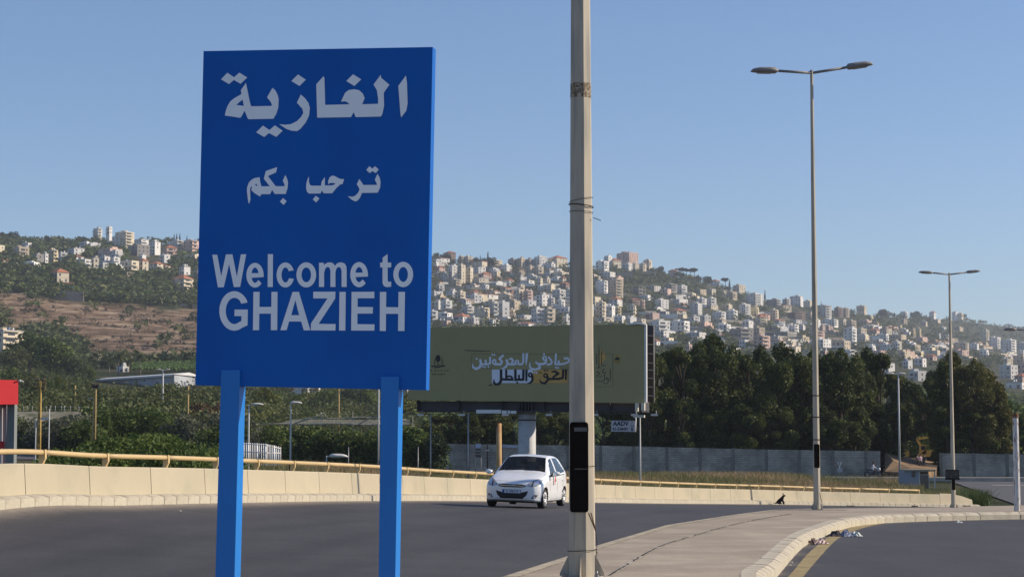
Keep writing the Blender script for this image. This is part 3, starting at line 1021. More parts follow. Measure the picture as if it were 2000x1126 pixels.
# c drawn as one clean ring sector
co = earc(985, 354, 108, 153, 40, 320, 24)
ci = earc(985, 354, 47, 92, 318, 42, 18)
polys[3] = [W1(*([(1088, 297)] + co + [(1090, 402), (1030, 393)] + ci + [(1025, 308)]))]
decal("lettering", polys, p0, sgn_n, M_WHITE_VINYL, sgn)
go = earc(360, 793, 183, 241, 32, 300, 26)
gi = earc(362, 793, 106, 160, 300, 50, 22)
polys = [
    [W1(*([(522, 690)] + go + [(522, 968), (526, 776), (364, 776), (362, 856), (448, 856), (447, 915)] + gi + [(446, 705)]))],
    [W1((594, 560), (670, 560), (668, 744), (813, 744), (814, 560), (889, 560), (885, 1028), (807, 1028), (808, 826), (666, 826), (663, 1028), (588, 1028))],
    [W1((1073, 560), (1150, 560), (1290, 1030), (1210, 1030), (1178, 922), (1030, 922), (1000, 1028), (922, 1028)), W1((1106, 660), (1057, 845), (1153, 845))],
    [W2((75, 558), (345, 558), (342, 642), (140, 950), (347, 952), (345, 1032), (44, 1030), (46, 945), (248, 640), (73, 640))],
    [W2((394, 560), (471, 560), (466, 1032), (389, 1032))],
    [W2((542, 560), (820, 558), (820, 638), (616, 638), (616, 744), (803, 746), (801, 825), (614, 825), (613, 954), (823, 956), (820, 1033), (537, 1032))],
    [W2((888, 560), (966, 560), (964, 746), (1113, 748), (1115, 560), (1195, 560), (1188, 1038), (1110, 1036), (1112, 828), (963, 828), (960, 1038), (886, 1036))],
]
decal("lettering", polys, p0, sgn_n, M_WHITE_VINYL, sgn)

# ------------------------------------------------------------------ street lamps on octagonal steel poles
M_POLE = mat("pole_paint", (0.48, 0.425, 0.325), 0.6, 0.07, 2.0, spec=0.35, bump=0.1, bscale=14, second=(0.33, 0.30, 0.25), second_scale=2.5, second_amt=0.45, stretch=(3, 3, 0.35))
M_DARK = mat("black_and_recess_shade", (0.011, 0.008, 0.007), 0.9, 0.3, 6, spec=0.08)
M_RUST = mat("rusty_steel", (0.16, 0.075, 0.035), 0.9, 0.35, 10)
M_GALV = mat("dull_metal", (0.30, 0.30, 0.30), 0.5, 0.15, 5, metal=0.6)
M_LAMP = mat("lamp_housing", (0.22, 0.215, 0.21), 0.55, 0.12, 4)
M_LENS = mat("lamp_glass", (0.25, 0.25, 0.24), 0.2, 0.03, 4, spec=0.6)
M_GRIME = mat("rust_grime", (0.17, 0.125, 0.08), 0.95, 0.35, 22, second=(0.46, 0.40, 0.31), second_scale=30, second_amt=0.6)
def octa(mb, r0, r1, z0, z1, rot, segs=1):
    vs = []
    for i in range(segs + 1):
        t = i / segs
        r = r0 + (r1 - r0) * t
        for k in range(8):
            a = math.pi / 4 * k + math.pi / 8 + rot
            vs.append((r * math.cos(a), r * math.sin(a), z0 + (z1 - z0) * t))
    fs = [(i * 8 + k, i * 8 + (k + 1) % 8, (i + 1) * 8 + (k + 1) % 8, (i + 1) * 8 + k) for i in range(segs) for k in range(8)]
    fs += [tuple(range(7, -1, -1)), tuple(segs * 8 + k for k in range(8))]
    mb.add(vs, fs)
def lamp_head(L=0.75, w=0.30, h=0.17):
    """cobra head pointing along local +x"""
    secs = [(0, .05, .05, 0), (0.05, .11, .11, .0), (0.10, w * .9, h, 0), (0.35 * L, w, h * 1.05, 0), (0.7 * L, w * .95, h * .95, 0.0), (0.92 * L, w * .7, h * .6, -0.01), (L, w * .3, h * .2, -0.03)]
    vs, fs = [], []
    n = 12
    for x, ww, hh, dz in secs:
        for k in range(n):
            a = 2 * math.pi * k / n
            z = math.sin(a) * hh / 2
            if z < 0: z *= 0.75
            vs.append((x, math.cos(a) * ww / 2, z + dz))
    for i in range(len(secs) - 1):
        for k in range(n):
            fs.append((i * n + k, (i + 1) * n + k, (i + 1) * n + (k + 1) % n, i * n + (k + 1) % n))
    fs += [tuple(range(n)), tuple((len(secs) - 1) * n + k for k in reversed(range(n)))]
    return MB().add(vs, fs, True)
def street_lamp(label, loc, r0, r1, H, hole=None, rot=R(-8), arms=None, group="octagonal street lamps along the ramp", hz=None):
    t = thing("street_lamp", label, "street lamp", loc, 0, group)
    k = 1.0 / math.cos(math.pi / 8)
    mb = MB()
    octa(mb, r0 * k, r1 * k, 0.02, H, rot, 6)
    mb.build("pole", M_POLE, t)
    s = r0 / 0.17
    MB().box((0, 0, 0.012), (0.50 * s, 0.50 * s, 0.028), rot).build("base_plate", M_POLE, t)
    for q in range(4):
        a = rot + q * math.pi / 2
        M_ = Matrix.Rotation(a, 4, 'Z')
        g = [(r0 * 0.96, 0.026), (r0 + 0.125 * s, 0.026), (r0 + 0.125 * s, 0.06), (r0 + 0.01, 0.30 * s), (r0 * 0.93, 0.32 * s)]
        MB().prism(g, -0.007 * s, 0.007 * s, 'y', M_).build("gusset", M_POLE, t)
        a2 = a + math.pi / 4
        bx, by = math.cos(a2) * 0.30 * s, math.sin(a2) * 0.30 * s
        b = MB()
        b.tube([(bx, by, 0.02), (bx, by, 0.056)], 0.030 * s, 6, smooth=False)
        b.tube([(bx, by, 0.056), (bx, by, 0.10)], 0.016 * s, 8)
        b.build("anchor_bolt", M_GALV, t)
    if hole:
        hx0, hx1, hz0, hz1 = hole
        ya = -r0 * 1.0
        n = Vector((math.sin(rot), -math.cos(rot), 0))
        sd = Vector((math.cos(rot), math.sin(rot), 0))
        M_ = Matrix(((sd.x, -n.x, 0, 0), (sd.y, -n.y, 0, 0), (0, 0, 1, 0), (0, 0, 0, 1)))
        rr = 0.03
        def rrect(x0, x1, z0, z1, r):
            o = []
            for cx, cz, a0 in ((x1 - r, z1 - r, 0), (x0 + r, z1 - r, 90), (x0 + r, z0 + r, 180), (x1 - r, z0 + r, 270)):
                o += [(cx + r * math.cos(R(a0 + d)), cz + r * math.sin(R(a0 + d))) for d in (0, 45, 90)]
            return o
        MB().prism(rrect(hx0, hx1, hz0, hz1, rr), -r0 - 0.004, -r0 + 0.05, 'y', M_).build("access_hatch", M_DARK, t)  # near-black plug paints in the shade inside the open hatch
        fr = MB()
        o1, o2 = rrect(hx0 - 0.008, hx1 + 0.008, hz0 - 0.008, hz1 + 0.008, rr), rrect(hx0 + 0.004, hx1 - 0.004, hz0 + 0.004, hz1 - 0.004, rr)
        nn = len(o1)
        vs = [M_ @ Vector((x, -r0 - 0.012, z)) for x, z in o1] + [M_ @ Vector((x, -r0 - 0.012, z)) for x, z in o2] + [M_ @ Vector((x, -r0 + 0.02, z)) for x, z in o1]
        fr.add(vs, [(i, (i + 1) % nn, (i + 1) % nn + nn, i + nn) for i in range(nn)] + [(i, i + 2 * nn, (i + 1) % nn + 2 * nn, (i + 1) % nn) for i in range(nn)])
        fr.build("hatch_rim", M_DARK, t)
    arms = arms or [(-1, 1.22, 0.03, 0), (1, 1.22, 0.24, 0)]
    MB().tube([(0, 0, H - 0.6), (0, 0, H + 0.05)], r1 * 1.05, 10).build("spigot", M_LAMP, t)
    for sgx, L, rise, yoff in arms:
        e = Vector((sgx * L, yoff, H - 0.02 + rise))
        MB().tube([(0, 0, H - 0.03), e], 0.038, 8).build("arm", M_LAMP, t)
        ang = math.atan2(rise, L)
        hd = lamp_head(0.78, 0.32, 0.20)
        ho = hd.build("lamp_head", M_LAMP, t)
        ho.location = e
        ho.rotation_euler = (0, -ang if sgx > 0 else -ang, 0 if sgx > 0 else math.pi)
        ho.rotation_euler = Matrix.Rotation(0 if sgx > 0 else math.pi, 4, 'Z').to_3x3().to_euler()
        ho.rotation_euler.y = -ang * 0.9
        ln = MB().box((0.42, 0, -0.074), (0.38, 0.16, 0.012)).build("lens", M_LENS, ho)
    return t
b1 = at(1137, 1119, 24.9)
L1 = street_lamp("nearest thick octagonal lamp post with open black access hatch and hanging chain", (b1.x, b1.y, isl_z(24.9)), 0.163, 0.085, 13.0, hole=(-0.125, 0.09, 0.0, 1.0))
# the hatch of the near post sits 0.8 m up, cut from the photo rows
for ch in [c for c in COL.objects if c.parent is L1 and (c.name.startswith("access_hatch") or c.name.startswith("hatch_rim"))]:
    ch.location.z = at(1137, 998, 24.75).z - isl_z(24.9)
    ch.scale.z = (at(1137, 825, 24.75).z - at(1137, 998, 24.75).z)
L1z = isl_z(24.9)
def zat(py, Y=24.75): return at(1137, py, Y).z - L1z
hb = MB().box((-0.01, -0.160, zat(838)), (0.18, 0.02, 0.05), R(-8)).build("hatch_ledge", mat("grey_steel", (0.13, 0.13, 0.125), 0.8), L1)
MB().box((-0.01, -0.170, zat(915)), (0.17, 0.01, 0.012), R(-8)).build("hatch_ledge", MATS["grey_steel"], L1)
# chain
ch = thing("chain", "rusty steel chain hanging from the lower corner of the black hatch", "chain", tuple(at(1151, 1000, 24.70)))
p_a, p_b = at(1150, 1000, 24.68), at(1163, 1034, 24.66)
for k in range(2):
    off = Vector((0.012 * k - 0.006 + 0.02 * k, 0.0, 0))
    n_ = 16
    for i in range(n_):
        c = p_a.lerp(p_b, (i + .5) / n_) + off * (1 - i / n_)
        M_ = Matrix.Translation(c - p_a) @ (p_b - p_a).to_track_quat('X', 'Z').to_matrix().to_4x4() @ Matrix.Rotation(R(90 * (i % 2)), 4, 'X')
        pts = [M_ @ Vector((0.012 * math.cos(q * math.pi / 4) * 1.2, 0.007 * math.sin(q * math.pi / 4), 0)) for q in range(9)]
        lk = MB().tube(pts, 0.0028, 5, caps=False).build("link", M_RUST, ch)
        lk.location = p_a - ch.location
w_ = MB().tube([p_b, at(1166, 1060, 24.66), at(1165, 1085, 24.68)], 0.004, 5).build("hanging_wire", M_DARK, L1, keep_world=True)
# wire ties round the near post
def tie(rows, rad, m=M_DARK, tail=None):
    def rpole(z): return (0.163 + (0.085 - 0.163) * z / 13.0) + rad + 0.004
    pts = []
    n = 24
    for k in range(n + 1):
        a = -math.pi + 2 * math.pi * k / n
        u = (math.sin(a) + 1) / 2 if False else 0
        z0 = zat(np.interp(math.sin(a), [-1, 1], rows))
        q = rpole(z0) / math.cos(math.pi / 8)
        pts.append((q * math.sin(a), -q * math.cos(a), z0))
    MB().tube(pts, rad, 5, caps=False).build("wire_tie", m, L1)
    if tail: MB().tube([(x, y, zat(r)) for x, y, r in tail], rad * .8, 5).build("wire_tie", m, L1)
tie((396, 402), 0.006, tail=[(0.15, -0.08, 424), (0.20, -0.06, 426), (0.25, -0.05, 429)])
tie((392, 383), 0.003)
tie((410, 413), 0.003)
tie((911, 909), 0.003, tail=[(-0.17, -0.05, 911), (-0.24, -0.03, 918), (-0.32, -0.02, 930)])
tie((1076, 1073), 0.004, tail=[(0.16, -0.06, 1077), (0.2, -0.05, 1080)])
gm = MB(); z0, z1 = zat(188), zat(160)
rg = (0.163 + (0.085 - 0.163) * z0 / 13.0) / math.cos(math.pi / 8) + 0.003
octa(gm, rg, rg - 0.001, z0, z1, R(-8), 1)
gm.build("rust_band", M_GRIME, L1)
gm = MB(); z0, z1 = zat(158), zat(146)
octa(gm, rg - .001, rg - 0.002, z0, z1, R(-8), 1)

b2 = at(1596, 991.5, 54.0)
H2 = at(1588, 146, 54.4).z - isl_z(54)
L2 = street_lamp("tall octagonal double lamp post standing on the island edge right of the billboard", (b2.x, b2.y, isl_z(54)), 0.098, 0.042, H2, hole=(-0.06, 0.075, 1.15, 1.78),
                 arms=[(-1, 0.93, 0.02, -.15), (1, 0.96, 0.17, .15)])
MB().box((0, 0, -0.10), (1.6, 0.7, 0.20), R(-18)).build("footing", mat("old_concrete", (0.26, 0.22, 0.175), 0.9, 0.2, 3), L2)
b3 = at(1862.5, 990, 100.0)
H3 = at(1852, 538, 101).z - isl_z(100)
L3 = street_lamp("third octagonal double lamp post carrying a small dark notice box", (b3.x, b3.y, isl_z(100)), 0.115, 0.045, H3, hole=(-0.07, 0.09, 0.9, 1.7),
                 arms=[(-1, 0.86, 0.06, -.15), (1, 0.88, 0.11, .15)])
for hd in [c for c in COL.objects if c.parent is L3 and c.name.startswith("lamp_head")]:
    hd.scale = (0.95, 0.95, 0.85)
MB().box((0, 0, -0.10), (1.9, 0.8, 0.22), R(-14)).build("footing", MATS["old_concrete"], L3)
# pole 2 cable ties
for r_ in (772, 814, 858):
    z = at(1596, r_, 54).z - isl_z(54)
    q = (0.098 + (0.042 - 0.098) * z / H2) / math.cos(math.pi / 8) + 0.004
    MB().tube([(q * math.sin(a), -q * math.cos(a), z) for a in np.linspace(0, 2 * math.pi, 17)], 0.012, 5, caps=False).build("wire_tie", M_DARK, L2)
MB().tube([tuple(at(1601, 962, 53.8) - Vector(L2.location)), tuple(at(1606, 985, 53.7) - Vector(L2.location))], 0.008, 5).build("wire_tie", M_DARK, L2)
# dark notice box hung on the third post
nb = thing("notice_box", "small dark weathered notice box hung on the third lamp post", "sign", tuple(at(1860, 926, 99.7)))
MB().box((0, 0.02, 0), (0.70, 0.05, 0.46)).build("backboard", mat("black_board", (0.03, 0.03, 0.034), 0.6, 0.3, 12, second=(0.10, 0.11, 0.09), second_scale=9, second_amt=0.3), nb)
MB().box((0, -0.03, -0.22), (0.72, 0.08, 0.07)).build("ledge", M_DARK, nb)
MB().box((0, -0.02, 0.23), (0.66, 0.06, 0.04)).build("hood", M_DARK, nb)
# short white post with broken rusty top
p = at(1987, 994, 53.0)
wpz = isl_z(53)
wpt = thing("marker_post", "short white painted steel post with rusty broken top at the right edge", "post", (p.x, p.y, wpz))
hh = at(1987, 812, 53).z - wpz
octa_m = MB(); octa(octa_m, 0.092, 0.080, -0.02, hh, R(-10), 4)
octa_m.build("shaft", mat("chipped_white", (0.62, 0.60, 0.57), 0.6, 0.1, 4, second=(0.16, 0.07, 0.045), second_scale=5, second_amt=0.30, stretch=(4, 4, 1)), wpt)
tp = MB()
for k in range(9):
    a = k * 0.7
    tp.add([(0.085 * math.cos(a), 0.085 * math.sin(a), hh - 0.05), (0.085 * math.cos(a + .7), 0.085 * math.sin(a + .7), hh - 0.05), (0.08 * math.cos(a + .3), 0.08 * math.sin(a + .3), hh + random.uniform(.02, .12))], [(0, 1, 2)])
tp.tube([(0, 0, hh - .05), (0.02, 0, hh + .07)], 0.07, 8)
tp.build("broken_top", M_RUST, wpt)

# ------------------------------------------------------------------ billboard
M_BB = mat("billboard_olive", (0.37, 0.325, 0.165), 0.7, 0.03, 1.0, spec=0.2)
M_STEEL = mat("dark_steel", (0.05, 0.048, 0.055), 0.7, 0.2, 1.5)
M_STEELB = mat("panel_back", (0.075, 0.07, 0.08), 0.75, 0.15, 0.8)
bn = yaw_n(26)
bp0 = at(1030, 710, 125.0)
gz = terr_z(at(1030, 975, 125).x, 126)
bb = thing("billboard", "wide olive green billboard with Arabic slogan on a thick grey column", "billboard", (bp0.x, bp0.y + 1.0, gz))
bbc = [(800, 640), (1259, 632.5), (1259.5, 787), (797, 780)]
slab("poster_panel", bbc, bp0, bn, 0.35, M_BB, bb)
# lit flex edge wrapped round the right side
slab("flex_edge", [(1258.5, 632), (1262.5, 634), (1262.8, 785), (1259, 788)], bp0, bn, 0.12, mat("white_flex", (0.78, 0.77, 0.76), 0.5, 0.03, 2), bb, front=0.02)
MB().tube([on_plane(x, y, bp0 + bn * .05, bn) for x, y in ((1225, 633.4), (1245, 631.4), (1256, 632.6), (1262, 634))], 0.07, 6).build("flex_edge", MATS["white_flex"], bb, keep_world=True)
# second face behind, its frame seen past the right edge
slab("rear_panel", [(800, 641), (1262, 634), (1276, 636), (1276, 785), (1262, 786), (800, 779)], bp0 - bn * 2.4, bn, 0.25, M_STEELB, bb)
for y in (655, 672, 690, 708, 722, 738, 755, 772):
    a = on_plane(1259, y, bp0 - bn * 0.5, bn); c = on_plane(1275.5, y + 1, bp0 - bn * 2.3, bn)
    MB().tube([a, c], 0.05, 5).build("strut", mat("strut_shade_black", (.012, .012, .014), .8, .2, 2), bb, keep_world=True)  # near-black puts the shade behind the board into the strut colour
a = on_plane(1276.5, 634, bp0 - bn * 2.3, bn); c = on_plane(1276.5, 786, bp0 - bn * 2.3, bn)
MB().tube([a, c], 0.045, 5).build("corner_post", mat("grey_paint_steel", (0.22, 0.22, 0.22), 0.6, 0.1, 1), bb, keep_world=True)
# girder and walkway under the panel
def bbox_px(name, x0, x1, y0, y1, back0, back1, m):
    P = [on_plane(x, y, bp0 - bn * back0, bn) for x, y in ((x0, y0), (x1, y0), (x1, y1), (x0, y1))]
    B = [p - bn * (back1 - back0) for p in P]
    return MB().add(P + B, [(0, 1, 2, 3), (7, 6, 5, 4), (0, 4, 5, 1), (1, 5, 6, 2), (2, 6, 7, 3), (3, 7, 4, 0)]).build(name, m, bb, keep_world=True)
bbox_px("girder", 814, 1252, 783, 801, 0.55, 1.9, M_STEELB)
bbox_px("walkway", 812, 1254, 801.5, 804, 0.1, 1.3, M_STEEL)
for x in (815, 895, 980, 1020, 1062, 1110, 1190, 1245):
    bbox_px("bracket", x - 1.2, x + 1.2, 781, 803, 0.30, 0.56, M_STEEL)
for x in (1013, 1019, 1026, 1032, 1038): bbox_px("bracket", x - 1.0, x + 1.0, 786, 802, 0.20, 0.5, M_STEEL)
# white plates painting in the sunlit far side behind the girder
bbox_px("painted_sun_patch", 930, 978, 799.5, 806.5, 0.02, 0.06, MATS["white_flex"])
bbox_px("painted_sun_patch", 980, 996, 801, 807.3, 0.02, 0.06, MATS["white_flex"])
bbox_px("painted_sun_patch", 997.5, 1008, 801.5, 807.6, 0.02, 0.06, MATS["white_flex"])
bbox_px("lamp_rail", 790, 1290, 807.2, 808.2, -1.5, -1.42, M_STEEL)
bbox_px("lamp_rail", 925, 1012, 812.2, 813.2, -1.1, -1.02, M_RUST)
for x in (824, 905, 990, 1075, 1165, 1242, 1281):
    bbox_px("lamp_arm", x - .5, x + .5, 801, 808, -1.45, -1.35, MATS["grey_paint_steel"])
    M_FL = mat("floodlight_case", (0.6, 0.58, 0.55), 0.4, 0.1, 2)
    p = on_plane(x - 3, 809.3, bp0 + bn * 1.5, bn)
    fl = MB()
    fl.box((0, 0, 0), (0.42, 0.22, 0.10)).box((0, 0, -0.06), (0.36, 0.18, 0.03))
    fo = fl.build("floodlight", M_FL, bb, keep_world=True)
    fo.location = p
cx = at(1029.5, 880, 126.2)
ct = at(1029.5, 802, 126.2).z
M_COLU = mat("column_paint", (0.50, 0.50, 0.50), 0.6, 0.07, 1.0, second=(0.40, 0.39, 0.38), second_scale=1.5, second_amt=0.3)
MB().tube([(cx.x - bb.location.x, cx.y - bb.location.y, -1.0), (cx.x - bb.location.x, cx.y - bb.location.y, ct - gz)], 0.56, 24).build("column", M_COLU, bb)
MB().tube([(cx.x - bb.location.x, cx.y - bb.location.y, ct - gz - .62), (cx.x - bb.location.x, cx.y - bb.location.y, ct - gz - .54)], 0.60, 24).build("collar", M_STEEL, bb)

M_LAV = mat("poster_lavender", (0.78, 0.82, 0.92), 0.6, 0.0)
M_POR = mat("poster_orange", (0.62, 0.37, 0.11), 0.6, 0.06, 1)
M_PBK = mat("poster_black", (0.02, 0.022, 0.028), 0.6, 0.0)
M_PDK = mat("poster_dim", (0.13, 0.125, 0.075), 0.7, 0.0)
M_PGD = mat("poster_gold", (0.40, 0.30, 0.10), 0.6, 0.08, 2)
K6 = 7.143
def B6(polys): return [[sc(lp, K6, 840, 670) for lp in pl] for pl in polys]
def B7(polys): return [[sc(lp, 8.04, 1140, 660) for lp in pl] for pl in polys]
decal("poster_block", B6([[[(862, 365), (1432, 365), (1425, 554), (862, 552)]]]), bp0, bn, M_LAV, bb, 0.01)
decal("poster_block", B6([[[(1436, 368), (1918, 366), (1918, 554), (1436, 554)]]]), bp0, bn, M_POR, bb, 0.01)
ln = []
for a in ([(580, 152), (1965, 150)], [(580, 345), (860, 345)], [(580, 152), (580, 345)], [(1440, 352), (1965, 350)]): ln += stroke(a, 5)
ln += stroke([(480, 95), (600, 100), (700, 104), (845, 108)], 9) + stroke([(500, 108), (640, 112), (760, 116)], 4)
ln += stroke([(570, 350), (548, 385)], 5)
decal("poster_frame", B6(ln), bp0, bn, M_PDK, bb, 0.014)
w1 = []
S = lambda pts, w=27: w1.extend(stroke(pts, w))
S([(1868, 212), (1915, 205), (1945, 235), (1925, 262), (1870, 285), (1790, 293), (1745, 290), (1752, 220), (1757, 145)], 27)
S([(1795, 240), (1795, 290)], 26)
w1 += dot(1757, 338, 17) + dot(1788, 342, 17)
S([(1650, 190), (1684, 225), (1702, 262), (1682, 290), (1632, 296)], 26)
w1 += ring(1598, 208, 34, 36, 22)
w1 += dot(1590, 150, 18)
S([(1622, 225), (1610, 275), (1560, 290), (1500, 285), (1475, 262), (1520, 300), (1530, 345), (1470, 365), (1405, 350), (1388, 310), (1398, 268)], [30, 34, 34, 30, 22, 30, 34, 30, 28, 22, 12])
w1 += dot(1452, 405, 16) + dot(1484, 408, 16)
S([(1352, 140), (1345, 215), (1340, 296)], [34, 32, 14])
S([(1302, 140), (1300, 260), (1280, 292), (1235, 292)])
w1 += ring(1212, 262, 34, 34, 22)
S([(1190, 290), (1100, 292)], 32)
S([(1108, 222), (1138, 212), (1160, 240), (1138, 270)], 26)
S([(1068, 226), (1082, 280), (1060, 325), (1020, 350), (990, 350)], [34, 34, 32, 24, 10])
S([(1024, 165), (968, 215), (1002, 255), (985, 292), (900, 292)], [30, 30, 32, 34, 34])
w1 += ring(895, 258, 34, 42, 24)
w1 += dot(868, 158, 17) + dot(898, 160, 17)
S([(838, 190), (838, 280), (800, 292), (720, 292)])
S([(776, 230), (776, 290)], 28)
w1 += dot(814, 326, 17) + dot(736, 326, 16) + dot(766, 332, 16)
S([(700, 226), (712, 290), (690, 335), (640, 356), (598, 330), (590, 285)], [34, 36, 36, 34, 28, 10])
w1 += dot(650, 214, 17)
decal("poster_lettering", B6(w1), bp0, bn, M_LAV, bb, 0.02)
w1 = []
S([(990, 368), (990, 520), (960, 565), (915, 572), (888, 540), (892, 505)], [36, 36, 34, 30, 24, 10])
S([(990, 500), (1160, 505)], 34)
w1 += ring(1105, 480, 52, 36, 26)
S([(1062, 370), (1062, 480)], 30)
S([(1190, 368), (1190, 522)], 34)
S([(1190, 505), (1300, 505), (1302, 368)], 34)
S([(1240, 440), (1240, 505)], 26)
w1 += dot(1216, 545, 17)
S([(1345, 368), (1342, 522)], [34, 26])
w1 += ring(1397, 440, 34, 36, 24)
S([(1424, 448), (1428, 510), (1402, 548), (1358, 560)], [32, 32, 28, 10])
S([(1897, 366), (1893, 505)], [34, 24])
S([(1858, 366), (1852, 480), (1800, 494), (1660, 496)], 32)
S([(1692, 398), (1740, 390), (1790, 420), (1740, 452), (1712, 480)], [16, 32, 32, 28, 22])
w1 += ring(1612, 448, 36, 36, 22)
S([(1636, 456), (1644, 510), (1600, 556), (1552, 548), (1526, 505)], [30, 32, 32, 28, 10])
w1 += dot(1600, 378, 15) + dot(1634, 378, 15)
S([(1516, 405), (1530, 415), (1542, 404), (1556, 414)], 10)
decal("poster_lettering", B6(w1), bp0, bn, M_PBK, bb, 0.02)
w1 = []
w1 += [[[(110 + 34 * math.cos(q * math.pi / 7), 210 + 50 * math.sin(q * math.pi / 7)) for q in range(14)]]]
S([(65, 220), (65, 315)], 9); S([(168, 215), (168, 315)], 9); S([(110, 260), (110, 300)], 8)
S([(15, 318), (70, 322), (120, 330), (160, 318), (215, 312)], [14, 20, 16, 20, 12]); S([(70, 340), (90, 345)], 10); S([(100, 305), (130, 300)], 14)
for x in (20, 68, 112, 158, 205): S([(x - 7, 380), (x + 7, 378)], 14)
w1 += dot(248, 380, 12)
S([(25, 430), (90, 432)], 9); S([(105, 435), (205, 430)], 9); S([(820, 585), (860, 578)], 14)
decal("poster_emblem", B6(w1), bp0, bn, mat("poster_dark_ink", (0.035, 0.036, 0.035), 0.7, 0.0), bb, 0.02)
decal("poster_block", B7([[[(478, 250), (578, 248), (576, 412), (474, 410)]]]), bp0, bn, M_PGD, bb, 0.012)
decal("poster_block", B7([[[(285, 235), (345, 225), (335, 290), (350, 335), (320, 350), (262, 420), (245, 400), (262, 180), (275, 175)]]]), bp0, bn, M_POR, bb, 0.012)
w1 = []
w1 += [[[(528 + 36 * math.cos(R(a)), 330 - 30 * math.sin(R(a))) for a in range(0, 181, 20)]]]
S([(488, 335), (568, 335)], 10); S([(528, 278), (528, 300)], 6); S([(495, 365), (560, 365)], 9)
S([(240, 110), (240, 460)], [6, 10]); S([(280, 200), (280, 430)], [8, 10]); S([(205, 250), (205, 410)], 9)
S([(195, 465), (265, 462)], 9); S([(290, 435), (325, 425), (345, 440)], 8)
S([(415, 480), (416, 670)], 9)
w1 += ring(365, 630, 20, 18, 8)
S([(388, 640), (385, 690), (350, 715), (310, 705)], 9)
S([(330, 480), (290, 510), (300, 540), (345, 545), (350, 520)], 9)
S([(200, 540), (225, 520), (250, 555), (210, 590), (195, 600)], 10)
S([(325, 560), (328, 650), (300, 680), (240, 670), (205, 680)], 9)
S([(235, 610), (300, 590)], 7)
decal("poster_lettering", B7(w1), bp0, bn, MATS["poster_dark_ink"], bb, 0.02)
w1 = []
S([(195, 243), (455, 243), (458, 745), (440, 757), (195, 760)], 6)
decal("poster_frame", B7(w1), bp0, bn, M_PDK, bb, 0.014)
# ------------------------------------------------------------------ hillside buildings
def wallm(name, c, sec=None):
    return mat(name, c, 0.9, 0.06, 0.25, obj_var=0.06, second=sec or tuple(v * 0.82 for v in c), second_scale=0.12, second_amt=0.4)
WALLS = {
    'white': wallm("plaster_white", (0.80, 0.77, 0.72)), 'cream': wallm("plaster_cream", (0.70, 0.61, 0.46)),
    'tan': wallm("stone_tan", (0.55, 0.46, 0.34)), 'yellow': wallm("plaster_yellow", (0.68, 0.56, 0.33)),
    'pink': wallm("plaster_pink", (0.64, 0.46, 0.38)), 'grey': wallm("wall_grey", (0.30, 0.28, 0.26)),
    'brown': wallm("plaster_brown", (0.30, 0.22, 0.18)), 'pale': wallm("plaster_pale_grey", (0.62, 0.60, 0.56))}
M_PANE = glass_mat("window_glass", (0.03, 0.035, 0.045), 0.15)
M_SHUT = mat("shutter_dark", (0.10, 0.085, 0.075), 0.7, 0.2, 1.0)
M_RED = mat("red_roof_tiles", (0.40, 0.16, 0.09), 0.85, 0.18, 1.2, obj_var=0.15)
M_SLAB = mat("roof_screed", (0.42, 0.39, 0.35), 0.9, 0.15, 0.6)
M_TANK = mat("tank_white", (0.6, 0.6, 0.58), 0.5, 0.05, 1)
M_TANKB = mat("tank_blue", (0.05, 0.12, 0.30), 0.5, 0.05, 1)
COLWORD = {'white': 'white', 'cream': 'cream', 'tan': 'tan stone', 'yellow': 'yellowish', 'pink': 'pinkish', 'grey': 'bare concrete', 'brown': 'brown', 'pale': 'pale grey'}
NUM = ['zero', 'one', 'two', 'three', 'four', 'five', 'six', 'seven', 'eight', 'nine', 'ten', 'eleven', 'twelve']
HOUSES = []
